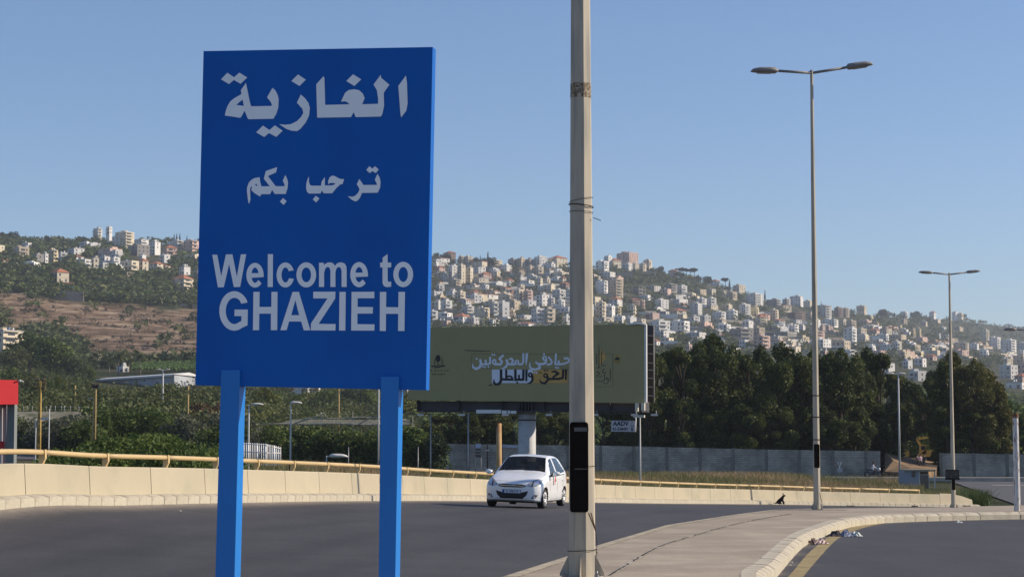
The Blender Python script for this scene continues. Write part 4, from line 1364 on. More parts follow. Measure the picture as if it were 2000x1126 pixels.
def house(px0, px1, ytop, ybase, colk='white', roof='flat', fl=None, style=None, D=None, label=None, yaw=None, unfinished=False):
    rr = random.Random(int(px0 * 31 + ybase * 7))
    pc = (px0 + px1) / 2
    D = D or depth_at(pc, ybase)
    if D is None: return None
    c = at(pc, ybase, D)
    W = (px1 - px0) / F * D
    Hh = (ybase - ytop) / F * D
    yaw = yaw if yaw is not None else rr.uniform(28, 62)
    ca, sa = math.cos(R(yaw)), math.sin(R(yaw))
    asp = rr.uniform(0.7, 1.0)
    bw = W / (ca + asp * sa)
    bd = bw * asp
    rh = 0
    if roof == 'red': rh = min(0.28 * Hh, 0.22 * bw + 0.8)
    Hb = Hh - rh
    if roof == 'flat' and Hh > 7: Hb = Hh - 1.6
    n = fl or max(1, round(Hb / 3.2))
    fh = Hb / n
    name = 'apartment_building' if n >= 3 else 'house'
    z = c.z - 0.3
    root = thing(name, None, 'building', (c.x, c.y + (bw * sa + bd * ca) / 2, z), -R(yaw))
    w = WALLS[colk]
    hx, hy = bw / 2, bd / 2
    body = MB()
    win = MB(); bal = MB(); roofm = MB()
    if unfinished:
        for k in range(n + 1): body.box((0, 0, k * fh), (bw, bd, 0.3))
        for i in (-1, -.33, .33, 1):
            for j in (-1, 0, 1):
                body.box((i * (hx - .3), j * (hy - .3), Hb / 2), (.45, .45, Hb - 0.01))
        body.box((0.1, 0.2, Hb / 2), (bw * .55, bd * .6, Hb - 0.35))
        body.box((0, 0, -3.2), (bw - .02, bd - .02, 6))
    else:
        body.box2((-hx, -hy, -7), (hx, hy, Hb))
        # a stepped volume so that blocks are not plain boxes
        if n >= 3 and bw > 9:
            q = rr.uniform(.25, .4)
            body.box2((-hx + bw * q, -hy - 0.9, -7), (-hx + bw * (q + .25), -hy + 0.2, Hb + rr.choice([0, .7])))
        for k in range(n):
            zc = k * fh + fh * .52
            # front openings
            ncol = max(2, int(bw / 3.4))
            for i in range(ncol):
                x = -hx + (i + .5) * bw / ncol
                big = rr.random() < .3
                ww, wh = (min(1.9, bw / ncol * .7), fh * .62) if big else (min(1.15, bw / ncol * .45), fh * .42)
                if rr.random() < .9:
                    win.mi = 1 if rr.random() < .4 else 0
                    win.box((x, -hy - .02 if not (n >= 3 and bw > 9) else -hy - .02, zc - (fh * .08 if big else 0)), (ww, .09, wh))
            ncol = max(1, int(bd / 3.6))
            for i in range(ncol):
                y = -hy + (i + .5) * bd / ncol
                if rr.random() < .8:
                    win.mi = 1 if rr.random() < .4 else 0
                    win.box((hx + .02, y, zc), (.09, min(1.2, bd / ncol * .45), fh * .42))
        if n >= 2 and rr.random() < .6:
            for k in range(1, n): body.box((0, 0, k * fh), (bw + .26, bd + .26, .22))
        # balconies
        mode = rr.choice([1, 2, 3, 3]) if n >= 3 else rr.choice([0, 1, 2]) if n >= 2 else rr.choice([0, 0, 1])
        for k in range(0 if n < 3 else 1, n):
            zb = k * fh
            if mode in (1, 3):
                x0, x1 = (-hx * .95, hx * .15) if rr.random() < .95 else (-hx * .2, hx * .9)
                bal.box2((x0, -hy - 1.3, zb - .1), (x1, -hy - .001, zb + .1)); bal.box2((x0, -hy - 1.3, zb + .1), (x1, -hy - 1.18, zb + 1.0))
            if mode in (2, 3):
                y0, y1 = -hy * .9, hy * .5
                bal.box2((hx + .001, y0, zb - .1), (hx + 1.3, y1, zb + .1)); bal.box2((hx + 1.18, y0, zb + .1), (hx + 1.3, y1, zb + 1.0))
                win.mi = 0
                win.box((hx + .03, (y0 + y1) / 2, zb + fh * .42), (.10, (y1 - y0) * .5, fh * .66))
            if mode == 1 and n >= 2:
                win.mi = 0
                win.box((-hx * .4, -hy - .04, zb + fh * .42), (bw * .28, .10, fh * .64))
        if mode == 3:
            bal.box2((hx + .001, -hy * .9, Hb - .2), (hx + 1.3, hy * .5, Hb - .02))
    body.build("walls", w, root)
    if win.v: win.build("windows", [M_PANE, M_SHUT], root)["kind"] = "stuff"
    if bal.v: bal.build("balconies", w, root)["kind"] = "stuff"
    if roof == 'red':
        o = .5
        rl = max(0.0, (bw - bd) / 2) + .3
        vs = [(-hx - o, -hy - o, Hb + .02), (hx + o, -hy - o, Hb + .02), (hx + o, hy + o, Hb + .02), (-hx - o, hy + o, Hb + .02), (-rl, 0, Hb + rh), (rl, 0, Hb + rh),
              (-hx - o, -hy - o, Hb - .18), (hx + o, -hy - o, Hb - .18), (hx + o, hy + o, Hb - .18), (-hx - o, hy + o, Hb - .18)]
        roofm.add(vs, [(0, 1, 5, 4), (1, 2, 5), (2, 3, 4, 5), (3, 0, 4), (6, 7, 1, 0), (7, 8, 2, 1), (8, 9, 3, 2), (9, 6, 0, 3), (9, 8, 7, 6)])
        roofm.build("roof", M_RED, root)
    elif not unfinished:
        roofm.box2((-hx + .2, -hy + .2, Hb + .0), (hx - .2, hy - .2, Hb + .06))
        for a, b_ in (((-hx - .05, -hy - .05), (hx + .05, -hy + .2)), ((-hx - .05, hy - .2), (hx + .05, hy + .05)), ((-hx - .05, -hy + .2), (-hx + .2, hy - .2)), ((hx - .2, -hy + .2), (hx + .05, hy - .2))):
            roofm.box2((a[0], a[1], Hb - .05), (b_[0], b_[1], Hb + .7))
        roofm.build("roof", w if rr.random() < .7 else M_SLAB, root)
        if Hh > 7:
            sb = MB()
            x, y = rr.uniform(-.25, .25) * bw, rr.uniform(-.2, .2) * bd
            sb.box2((x - bw * .17, y - bd * .17, Hb), (x + bw * .17, y + bd * .17, Hb + 2.2)); sb.box2((x - bw * .2, y - bd * .2, Hb + 2.2), (x + bw * .2, y + bd * .2, Hb + 2.4))
            sb.build("stair_house", w, root)
        for k in range(rr.choice([1, 2, 3])):
            x, y = rr.uniform(-.4, .4) * bw, rr.uniform(-.35, .35) * bd
            MB().tube([(x, y, Hb), (x, y, Hb + rr.uniform(1.6, 2.3))], .6, 7).build("water_tank", M_TANK if rr.random() < .75 else M_TANKB, root)
    HOUSES.append(dict(o=root, px=pc, y=ybase, ytop=ytop, x0=px0, x1=px1, col=colk, roof=roof, n=n, unf=unfinished, label=label, D=D))
    return root

HL = [
 # left village
 (21,54,478,500,'tan','flat'),(83,93,492,512,'white','flat'),(93,111,484,510,'yellow','flat'),(58,83,496,513,'grey','flat'),(111,130,493,508,'pale','flat'),
 (128,162,484,497,'white','flat'),(136,160,496,508,'white','red'),(145,176,502,522,'pale','flat'),(176,192,499,523,'cream','flat'),(192,213,500,515,'white','flat'),(213,233,502,516,'white','flat'),(190,210,513,526,'pale','flat'),
 (234,268,509,526,'cream','flat'),(266,288,502,527,'cream','red'),(290,316,508,526,'cream','red'),(304,336,514,525,'cream','red'),(310,331,497,512,'white','flat'),(270,284,498,510,'white','flat'),
 (244,289,474,500,'grey','flat'),(289,311,468,498,'white','flat'),(222,258,449,482,'cream','flat'),(216,244,458,481,'pale','flat'),(180,198,443,463,'pale','flat'),(206,218,443,456,'white','flat'),  # the grey block has its shade put into the wall colour
 (258,288,467,477,'white','flat'),(313,344,476,498,'pink','red'),(328,358,466,488,'pale','flat'),(356,386,466,491,'pink','flat'),(90,131,521,551,'cream','red'),(116,154,549,562,'white','red'),
 (234,260,526,545,'tan','unf'),(348,370,516,536,'white','flat'),(332,374,533,566,'cream','red'),(376,398,523,546,'tan','flat'),(-8,15,502,516,'pink','red'),(105,120,495,506,'white','flat'),(232,246,514,522,'white','flat'),
 (-40,34,638,693,'cream','flat'),(226,249,717,725,'white','flat'),(42,60,474,484,'pale','flat'),(-30,4,478,492,'cream','flat'),
 # centre
 (865,890,488,503,'brown','red'),(895,906,498,515,'tan','flat'),(905,924,498,515,'cream','flat'),(948,981,505,521,'cream','flat'),(992,1010,503,518,'grey','flat'),(1010,1026,501,525,'tan','flat'),(1026,1043,503,519,'grey','flat'),
 (1043,1069,498,516,'white','flat'),(1070,1109,496,518,'cream','red'),(1068,1085,511,525,'white','flat'),(1027,1044,517,539,'tan','flat'),(1044,1062,517,539,'cream','flat'),(847,869,517,530,'pink','red'),(848,862,529,550,'tan','flat'),
 (862,876,530,551,'pale','flat'),(875,893,515,551,'white','flat'),(893,909,514,553,'cream','flat'),(909,924,519,552,'cream','flat'),(924,949,521,533,'white','flat'),(934,960,528,548,'pink','red'),(958,978,530,540,'cream','flat'),
 (983,1004,542,557,'white','red'),(1007,1029,537,551,'white','flat'),(1016,1044,547,558,'white','flat'),(1046,1060,540,561,'cream','flat'),(1061,1075,540,556,'cream','flat'),(1060,1085,553,568,'cream','flat'),(1092,1106,538,551,'cream','red'),
 (1093,1115,549,562,'brown','red'),(1079,1106,562,580,'pale','flat'),(1105,1118,562,601,'white','flat'),(1087,1104,582,602,'white','flat'),(871,892,564,580,'white','flat'),(888,909,566,587,'cream','flat'),(850,868,556,569,'pale','flat'),
 (911,942,564,577,'pink','red'),(987,1012,564,585,'pink','red'),(1003,1024,562,590,'cream','flat'),(1022,1041,564,591,'pink','flat'),(973,998,569,589,'cream','flat'),(1047,1073,571,598,'white','flat'),(1070,1084,578,599,'pale','flat'),
 (841,864,585,604,'pale','flat'),(860,883,583,607,'white','flat'),(836,855,603,631,'white','flat'),(902,926,594,616,'pale','flat'),(926,956,597,622,'cream','flat'),(957,976,588,616,'pale','flat'),(974,995,586,623,'white','flat'),
 (884,918,609,634,'white','red'),(915,936,616,634,'pale','flat'),(946,976,624,637,'white','flat'),(1038,1064,598,636,'white','flat'),(1060,1085,598,636,'cream','flat'),(1099,1116,613,636,'white','flat'),(995,1006,601,622,'tan','flat'),(1006,1038,615,624,'pale','flat'),
 (1078,1098,540,549,'white','flat'),(940,955,556,568,'white','flat'),(1050,1068,558,566,'white','flat'),(1010,1025,556,566,'cream','flat'),
 # behind the near post
 (1116,1135,520,540,'white','flat'),(1133,1150,528,548,'cream','flat'),(1122,1146,552,572,'pink','flat'),(1118,1138,578,600,'white','flat'),(1138,1160,590,616,'pale','flat'),(1120,1150,614,634,'cream','flat'),
 # right of the near post
 (1164,1190,507,527,'white','flat'),(1180,1196,497,512,'white','flat'),(1188,1214,502,519,'cream','red'),(1206,1248,490,511,'pink','flat'),(1215,1236,512,527,'pale','flat'),(1234,1249,512,527,'cream','flat'),(1248,1263,512,529,'cream','flat'),
 (1257,1274,505,517,'cream','flat'),(1306,1324,524,536,'pink','red'),(1388,1407,544,557,'white','red'),(1433,1457,554,566,'cream','flat'),(1169,1203,528,543,'pale','flat'),(1164,1188,545,575,'white','flat'),(1188,1218,542,580,'tan','flat'),
 (1232,1262,555,578,'grey','unf'),(1262,1292,558,567,'pale','flat'),(1289,1312,564,576,'pink','flat'),(1299,1324,552,570,'grey','flat'),(1323,1343,555,573,'white','flat'),(1352,1381,565,575,'tan','flat'),(1381,1399,564,575,'cream','flat'),
 (1417,1441,567,583,'tan','flat'),(1459,1493,571,596,'white','flat'),(1164,1184,586,620,'cream','flat'),(1184,1202,594,620,'white','flat'),(1202,1214,597,619,'yellow','flat'),(1226,1243,593,618,'cream','flat'),(1251,1260,584,609,'pink','flat'),
 (1221,1251,580,593,'brown','red'),(1279,1307,582,601,'white','flat'),(1308,1345,584,596,'white','flat'),(1348,1373,589,614,'pale','flat'),(1361,1381,580,598,'white','flat'),(1380,1400,579,598,'white','flat'),(1377,1404,595,605,'cream','flat'),
 (1407,1432,592,604,'cream','flat'),(1445,1467,591,613,'white','flat'),(1467,1483,597,616,'yellow','flat'),(1393,1419,606,626,'white','flat'),(1419,1442,603,626,'white','flat'),(1346,1368,614,631,'white','flat'),(1368,1389,613,631,'pale','flat'),
 (1289,1308,608,618,'pale','flat'),(1458,1478,615,629,'cream','flat'),(1474,1500,612,633,'cream','red'),(1398,1429,630,646,'white','flat'),(1474,1495,636,659,'tan','flat'),(1428,1474,638,665,'grey','flat'),  # wall colour of the grey block carries its shade
 (1164,1200,619,633,'cream','flat'),(1200,1222,617,632,'white','flat'),(1222,1244,616,632,'white','flat'),(1244,1262,622,634,'cream','flat'),(1445,1463,664,681,'white','flat'),(1408,1420,566,578,'cream','flat'),
 (1498,1528,582,600,'grey','flat'),(1530,1545,581,600,'pale','flat'),(1544,1571,576,597,'white','flat'),(1569,1591,585,597,'cream','flat'),(1539,1575,607,624,'brown','flat'),(1505,1522,602,627,'cream','flat'),(1479,1506,610,624,'pink','red'),
 (1602,1626,594,621,'pale','flat'),(1631,1648,598,619,'brown','flat'),(1646,1660,600,619,'tan','flat'),(1674,1695,595,606,'tan','flat'),(1693,1707,614,626,'yellow','flat'),(1722,1733,605,616,'tan','flat'),(1608,1640,621,637,'white','flat'),
 (1602,1613,633,648,'pink','flat'),(1613,1628,634,647,'pink','flat'),(1650,1676,637,672,'white','flat'),(1674,1694,639,653,'cream','flat'),(1537,1562,631,651,'white','flat'),(1560,1574,633,646,'white','flat'),(1495,1562,648,660,'grey','flat'),
 (1747,1760,666,690,'pale','flat'),(1690,1713,672,690,'white','flat'),(1588,1604,622,640,'white','flat'),(1575,1590,608,622,'tan','flat'),(1640,1655,622,634,'cream','flat'),(1698,1720,640,652,'pink','red'),(1715,1738,652,664,'white','flat'),
 (1816,1830,606,618,'white','red'),(1761,1773,621,632,'tan','flat'),(1754,1763,634,645,'yellow','flat'),(1781,1789,640,658,'yellow','flat'),(1793,1800,639,659,'yellow','flat'),(1799,1813,626,637,'tan','flat'),(1823,1839,623,630,'cream','flat'),
 (1861,1872,607,618,'white','flat'),(1870,1883,610,618,'cream','flat'),(1837,1850,637,646,'white','flat'),(1866,1883,637,646,'tan','flat'),(1831,1838,652,662,'white','flat'),(1918,1934,642,664,'cream','flat'),(1935,1958,656,683,'white','flat'),
 (1958,1990,661,689,'white','flat'),(1989,2008,667,686,'pale','flat'),(1744,1763,663,689,'cream','flat'),(1784,1806,687,696,'yellow','flat'),(1788,1812,700,717,'white','flat'),(1957,1981,700,712,'tan','flat'),(1958,1992,709,739,'pale','flat'),
 (1990,2012,706,738,'pink','flat'),(1970,2012,746,760,'white','flat'),(1985,2012,727,747,'pink','red'),(1810,1832,690,704,'pink','red'),(1766,1784,704,720,'white','flat'),(1836,1852,694,706,'white','flat'),(1760,1775,608,614,'white','flat'),
 # seen through the gaps of the tall trees and beside them
 (1271,1310,622,650,'white','flat'),(1308,1349,623,652,'white','flat'),(1268,1290,660,675,'white','red'),(1340,1352,668,700,'pink','flat'),(1405,1432,700,730,'pink','red'),(1475,1500,725,770,'white','flat'),(1498,1530,720,765,'white','flat'),
 (1570,1590,690,706,'white','flat'),(1600,1620,684,700,'pink','flat'),(1725,1750,705,735,'white','flat'),(1690,1716,700,720,'cream','flat'),(1780,1812,720,745,'pale','flat'),(1835,1860,715,730,'pink','red'),
 (560,622,752,772,'white','flat'),(785,806,752,768,'white','flat'),
 # behind the blue sign
 (400,424,470,495,'cream','flat'),(430,452,480,505,'white','flat'),(470,495,484,508,'pink','red'),(520,544,490,512,'white','flat'),(560,590,492,515,'cream','flat'),(600,622,500,522,'white','flat'),(650,675,498,520,'tan','red'),(700,725,500,525,'white','flat'),
 (750,776,505,530,'cream','flat'),(800,826,505,532,'white','flat'),(480,510,530,560,'white','flat'),(560,585,540,570,'cream','red'),(640,668,550,580,'white','flat'),(720,748,560,590,'pale','flat'),(790,815,565,600,'white','flat'),(800,826,610,640,'cream','flat'),
]
taken = []
for (a, b_, t, y, c, rf) in HL:
    house(a, b_, t, y, c, 'flat' if rf == 'unf' else rf, unfinished=(rf == 'unf'))
    taken.append((a, b_, t, y))
# smaller houses that fill the town between the larger ones
def town_mask(px, py):
    lo = np.interp(px, [840, 1000, 1150, 1260, 1330, 1450, 1600, 1800, 2000], [518, 530, 535, 568, 585, 603, 622, 664, 690])
    hi = np.interp(px, [840, 1260, 1300, 1600, 1900, 2000], [640, 640, 680, 720, 745, 760])
    return lo < py < hi
cnt = 0
rr0 = random.Random(5)
for _ in range(3000):
    if cnt >= 66: break
    px = rr0.uniform(842, 2000); py = rr0.uniform(530, 760)
    if not town_mask(px, py): continue
    if 1290 < px < 1960 and py > 700: continue
    D = depth_at(px, py)
    if D is None: continue
    w = rr0.uniform(10, 19) / D * F; h = rr0.choice([5, 7, 9.5, 10, 13]) / D * F
    bx = (px - w / 2, px + w / 2, py - h, py)
    if any(not (bx[1] < t[0] + 1 or bx[0] > t[1] - 1) and not (bx[3] < t[2] + 1 or bx[2] > t[3] - (t[3] - t[2]) * .35) and abs(bx[3] - t[3]) < 16 for t in taken): continue
    taken.append(bx)
    house(*bx, rr0.choice(['white', 'white', 'cream', 'pale', 'tan', 'white', 'pink']), 'red' if rr0.random() < .14 else 'flat')
    cnt += 1

# retaining walls and terraces
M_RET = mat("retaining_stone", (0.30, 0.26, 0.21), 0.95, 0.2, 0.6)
def ret_wall(x0, x1, yt0, yt1, yb, label, m=M_RET, turn=0.0, thick=1.0):
    pc = (x0 + x1) / 2
    D = depth_at(pc, yb)
    a, b_ = at(x0, yb, D), at(x1, yb, D + turn)
    ha, hb = (yb - yt0) / F * D, (yb - yt1) / F * D
    d = (b_ - a); d.z = 0; n = Vector((-d.y, d.x, 0)).normalized() * thick
    vs = [(a.x, a.y, a.z - 4), (b_.x, b_.y, a.z - 4), (b_.x, b_.y, a.z + hb), (a.x, a.y, a.z + ha)]
    vs += [(p[0] + n.x, p[1] + n.y, p[2]) for p in vs]
    o = MB().add(vs, [(0, 1, 2, 3), (7, 6, 5, 4), (0, 4, 5, 1), (1, 5, 6, 2), (2, 6, 7, 3), (3, 7, 4, 0)]).build("retaining_wall", m)
    tag(o, label, "wall")
M_RETL = mat("pale_and_sunlit_stone", (0.44, 0.38, 0.30), 0.95, 0.15, 0.6)
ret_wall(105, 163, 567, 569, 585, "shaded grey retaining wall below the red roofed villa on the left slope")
ret_wall(163, 187, 568, 566, 583, "sunlit stone wall running back from the grey retaining wall on the left slope", M_RETL, turn=60)  # paler stone puts the sunlight on this side into the colour
ret_wall(288, 341, 578, 580, 588, "pale terrace wall low on the left slope under the shrubs", M_RETL)
ret_wall(350, 392, 592, 594, 601, "short bright terrace wall beside the blue sign on the left slope", M_RETL)
ret_wall(181, 375, 689, 697, 703, "long pale boundary wall at the foot of the brown slope behind the palms", M_RETL, turn=40)
ret_wall(937, 985, 552, 558, 562, "cream retaining wall in the middle of the hillside town", M_RETL)
ret_wall(1234, 1281, 528, 530, 537, "cream garden wall near the hilltop right of the near lamp post", M_RETL)
ret_wall(1205, 1235, 533, 530, 541, "greyer garden wall just left of the cream garden wall near the hilltop", M_RET)

# ------------------------------------------------------------------ labels that single out each building
def hplace(h):
    x, y = h['px'], h['y']
    if x < 385: s = "left of the blue sign"
    elif x < 838: s = "behind the blue sign"
    elif x < 1113: s = "between sign and near post"
    elif x < 1162: s = "behind near post"
    elif x < 1590: s = "left of second lamp"
    elif x < 1855: s = "between second and third lamp"
    else: s = "right of third lamp"
    ry = interp(x, *RIDGE)
    t = (y - ry) / max(30, 150)
    v = "on the ridge" if t < .12 else "high up" if t < .38 else "mid slope" if t < .72 else "low down"
    return v, s
from collections import defaultdict
buckets = defaultdict(list)
for h in HOUSES:
    v, s = hplace(h)
    rf = "unfinished" if h['unf'] else ("red roofed" if h['roof'] == 'red' else "flat roofed")
    kind = "block" if h['n'] >= 3 else "house"
    h['desc'] = f"{COLWORD[h['col']]} {rf} {NUM[min(12, h['n'])]}-storey {kind}"
    h['v'], h['s'] = v, s
    buckets[(h['desc'], v, s)].append(h)
ORD = ['first', 'second', 'third', 'fourth', 'fifth', 'sixth', 'seventh', 'eighth', 'ninth', 'tenth', 'eleventh', 'twelfth']
for (d, v, s), L_ in buckets.items():
    L_.sort(key=lambda h: h['px'])
    for i, h in enumerate(L_):
        o = h['o']
        if len(L_) == 1: o['label'] = f"{d} {v} {s}"
        else: o['label'] = f"{'leftmost' if i == 0 else ORD[i] + '-from-left'} {d} {v} {s}"
        o['group'] = "buildings of the hillside town"

# ------------------------------------------------------------------ foliage
def leaf_cloud(n, centre_fn, size, rs, squash=0.6, flat=0.0):
    """n quads with random orientation; centre_fn(n) gives positions"""
    C = centre_fn(n)
    a = rs.normal(size=(n, 3)); a /= np.linalg.norm(a, axis=1)[:, None]
    b_ = rs.normal(size=(n, 3)); b_ -= a * (a * b_).sum(1)[:, None]; b_ /= np.linalg.norm(b_, axis=1)[:, None]
    s = size * rs.uniform(0.6, 1.3, (n, 1))
    A_ = a * s; B2 = b_ * s * squash
    V = np.stack([C - A_, C + B2 * .8, C + A_, C - B2 * .8], 1)
    return V
def lobes_fn(lobes, rs, shell=0.72):
    L_ = np.array(lobes, float)        # x y z rx ry rz
    vol = L_[:, 3] * L_[:, 4] * L_[:, 5]
    pr = vol ** .75 / (vol ** .75).sum()
    def fn(n):
        k = rs.choice(len(L_), n, p=pr)
        d = rs.normal(size=(n, 3)); d /= np.linalg.norm(d, axis=1)[:, None]
        r = rs.uniform(shell ** 3, 1, n) ** (1 / 3)
        r *= 1 + rs.normal(size=n) * .06
        return L_[k, :3] + d * r[:, None] * L_[k, 3:6]
    return fn
def leaf_mesh(name, V, m, rs, hue=None):
    n = len(V)
    hv = rs.uniform(0, 1, n) * .6
    c = V.mean(1)
    # clumps share a tone
    hv += .4 * (0.5 + 0.5 * np.sin(c[:, 0] * 1.1 + 2.0 * np.sin(c[:, 2] * .9)) * np.cos(c[:, 1] * 1.3 + c[:, 2]))
    return np_mesh(name, V.reshape(-1, 3), np.arange(n * 4).reshape(-1, 4), m, {"leafv": ('FACE', np.clip(hv, 0, 1))})
M_BARK = mat("bark", (0.07, 0.055, 0.04), 0.95, 0.25, 2, bump=0.3)
M_BARKP = mat("bark_pale", (0.30, 0.25, 0.19), 0.9, 0.25, 2)
M_EUC = leaf_mat("eucalyptus_leaves", (0.010, 0.019, 0.006), (0.078, 0.104, 0.023), (0.26, 0.25, 0.055), trans=0.25)
M_EUCY = leaf_mat("eucalyptus_yellowing", (0.03, 0.038, 0.010), (0.14, 0.135, 0.035), (0.30, 0.24, 0.07), trans=0.25)
M_BUSH = leaf_mat("bush_leaves", (0.022, 0.048, 0.010), (0.12, 0.165, 0.038), (0.23, 0.25, 0.06))
M_OLIVE = leaf_mat("olive_leaves", (0.05, 0.06, 0.035), (0.17, 0.18, 0.11), (0.26, 0.27, 0.17))
M_YEL_T = leaf_mat("poplar_leaves", (0.055, 0.072, 0.014), (0.15, 0.165, 0.032), (0.26, 0.25, 0.05))
M_PINE = leaf_mat("pine_needles", (0.012, 0.024, 0.010), (0.032, 0.052, 0.02), (0.06, 0.08, 0.03))
M_BROWN = leaf_mat("dry_brown_leaves", (0.05, 0.03, 0.015), (0.13, 0.075, 0.04), (0.2, 0.13, 0.07))
M_HILLV = leaf_mat("hillside_leaves", (0.028, 0.044, 0.014), (0.12, 0.14, 0.048), (0.23, 0.22, 0.085))
M_PALM = leaf_mat("palm_fronds", (0.03, 0.045, 0.014), (0.085, 0.10, 0.03), (0.14, 0.14, 0.05))

def make_tree_meshes(kind, seed):
    """returns (crown mesh, trunk mesh), nominal height 1 unit = real metres as built"""
    rs = np.random.default_rng(seed); rr = random.Random(seed)
    lobes = []; limbs = MB()
    if kind == 'euc':
        H = 16.5
        limbs.tube([(0, 0, -1), (rr.uniform(-.3, .3), 0, 4), (rr.uniform(-.7, .7), rr.uniform(-.4, .4), 10)], [.40, .30, .16], 7)
        for k in range(26):
            z = rr.uniform(1.4, 14.6)
            rad = 3.1 * (1 - ((z - 7) / 11) ** 2) * rr.uniform(.3, 1.0)
            a = rr.uniform(0, 6.28)
            x, y = rad * math.cos(a), rad * math.sin(a)
            s = rr.uniform(.6, 1.55) * (1 if z < 12 else .8)
            lobes.append((x, y, z, s, s, s * rr.uniform(.9, 1.5)))
            limbs.tube([(0.2, 0, max(0.5, z - 3.5)), (x * .5, y * .5, z - 1.5), (x, y, z)], [.16, .1, .04], 5)
        n, sz, m = 15000, 0.20, M_EUC
    elif kind == 'round':
        H = 6
        limbs.tube([(0, 0, -1), (0.1, 0, 2.2)], [.22, .15], 6)
        for k in range(12):
            a = rr.uniform(0, 6.28); rad = rr.uniform(.2, 1.9); z = rr.uniform(1.0, 4.6)
            s = rr.uniform(.8, 1.5)
            lobes.append((rad * math.cos(a), rad * math.sin(a), z, s * 1.1, s * 1.1, s))
            limbs.tube([(0.1, 0, 1.6), (rad * math.cos(a) * .9, rad * math.sin(a) * .9, z)], [.09, .03], 4)
        n, sz, m = 3200, 0.20, M_BUSH
    elif kind == 'poplar':
        limbs.tube([(0, 0, -1), (0.1, 0, 8)], [.2, .06], 6)
        for k in range(11):
            z = rr.uniform(1.6, 9.0); rad = rr.uniform(0, .8); a = rr.uniform(0, 6.28)
            s = rr.uniform(.6, 1.15)
            lobes.append((rad * math.cos(a), rad * math.sin(a), z, s, s, s * 1.5))
        n, sz, m = 3000, 0.17, M_YEL_T
    elif kind == 'pine':     # umbrella pine
        limbs.tube([(0, 0, -1), (0.2, 0, 7)], [.3, .18], 6)
        for k in range(9):
            a = rr.uniform(0, 6.28); rad = rr.uniform(.3, 3.0)
            lobes.append((rad * math.cos(a), rad * math.sin(a), 7.6 + rr.uniform(-.5, .7), 1.5, 1.5, .8))
            limbs.tube([(0.2, 0, 5.6), (rad * math.cos(a) * .8, rad * math.sin(a) * .8, 7.4)], [.1, .04], 4)
        n, sz, m = 1600, 0.42, M_PINE
    elif kind == 'cypress':
        limbs.tube([(0, 0, -1), (0, 0, 4)], [.2, .1], 5)
        for k in range(8):
            z = 1.2 + k * 1.2
            s = 1.05 * (1 - abs(z - 3.5) / 9)
            lobes.append((rr.uniform(-.1, .1), rr.uniform(-.1, .1), z, s, s, 1.1))
        n, sz, m = 700, 0.32, M_PINE
    C = leaf_cloud(n, lobes_fn(lobes, rs, .55), sz, rs)
    C = C[C[:, :, 2].min(1) > 0.15]
    return leaf_mesh("crown", C, m, rs), limbs.mesh("trunk", M_BARK)
TM = {}
for kind, seeds in (('euc', range(6)), ('round', range(10, 15)), ('poplar', range(20, 23)), ('pine', range(30, 33)), ('cypress', range(40, 42))):
    TM[kind] = [make_tree_meshes(kind, s) for s in seeds]
LEAF_OVERRIDE = {}
def crown_variant(me, m):
    key = (me.name, m.name)
    if key not in LEAF_OVERRIDE:
        c = me.copy(); c.materials.clear(); c.materials.append(m)
        LEAF_OVERRIDE[key] = c
    return LEAF_OVERRIDE[key]
TREES = []
def tree(kind, px, ybase, ytop, D=None, name=None, desc="tree", group=None, m=None, wide=1.0, var=None, cat="tree", zbase=None):
    D = D or depth_at(px, ybase)
    p = at(px, ybase, D)
    p.z = terr_z(p.x, p.y) if zbase is None else zbase
    top = at(px, ytop, D).z
    nominal = {'euc': 16.6, 'round': 5.8, 'poplar': 10.0, 'pine': 8.8, 'cypress': 10.2}[kind]
    s = (top - p.z) / nominal
    var = var if var is not None else (int(px * 7 + ybase) % len(TM[kind]))
    cm, tm = TM[kind][var]
    t = thing(name or {'euc': 'eucalyptus_tree', 'round': 'bushy_tree', 'poplar': 'slender_tree', 'pine': 'umbrella_pine', 'cypress': 'cypress_tree'}[kind], None, cat, tuple(p), random.uniform(0, 6.28))
    t.scale = (s * wide, s * wide, s)
    new_obj("crown", crown_variant(cm, m) if m else cm, t)
    new_obj("trunk", tm, t)
    TREES.append(dict(o=t, px=px, y=ybase, D=D, desc=desc, group=group))
    return t
# the tall dark row behind the block wall
rowx = [(1262, 690), (1283, 668), (1306, 660), (1330, 652), (1352, 655), (1376, 640), (1398, 634), (1418, 640), (1436, 662), (1462, 668), (1484, 660), (1506, 656), (1527, 650), (1548, 668), (1572, 652), (1596, 644), (1620, 648), (1644, 640), (1668, 654), (1694, 664), (1720, 664), (1744, 705), (1757, 716), (1768, 738), (1781, 726), (1822, 712),
        (1792, 732), (1812, 706), (1834, 700), (1856, 690), (1880, 672), (1902, 664), (1926, 672), (1944, 716)]
for i, (x, yt) in enumerate(rowx):
    yel = 1870 < x < 1960
    tree('euc', x, 925, yt + 4, (222 + (i * 37 % 11) * (2.4 if x < 1730 else .9)) if not 1730 < x < 1840 else 264 + (i % 3) * 3, desc=("yellowing eucalyptus tree" if yel else "tall dark eucalyptus tree"), group="eucalyptus row behind the block wall", m=M_EUCY if yel else None, wide=random.uniform(.78, .98), zbase=-2.7)
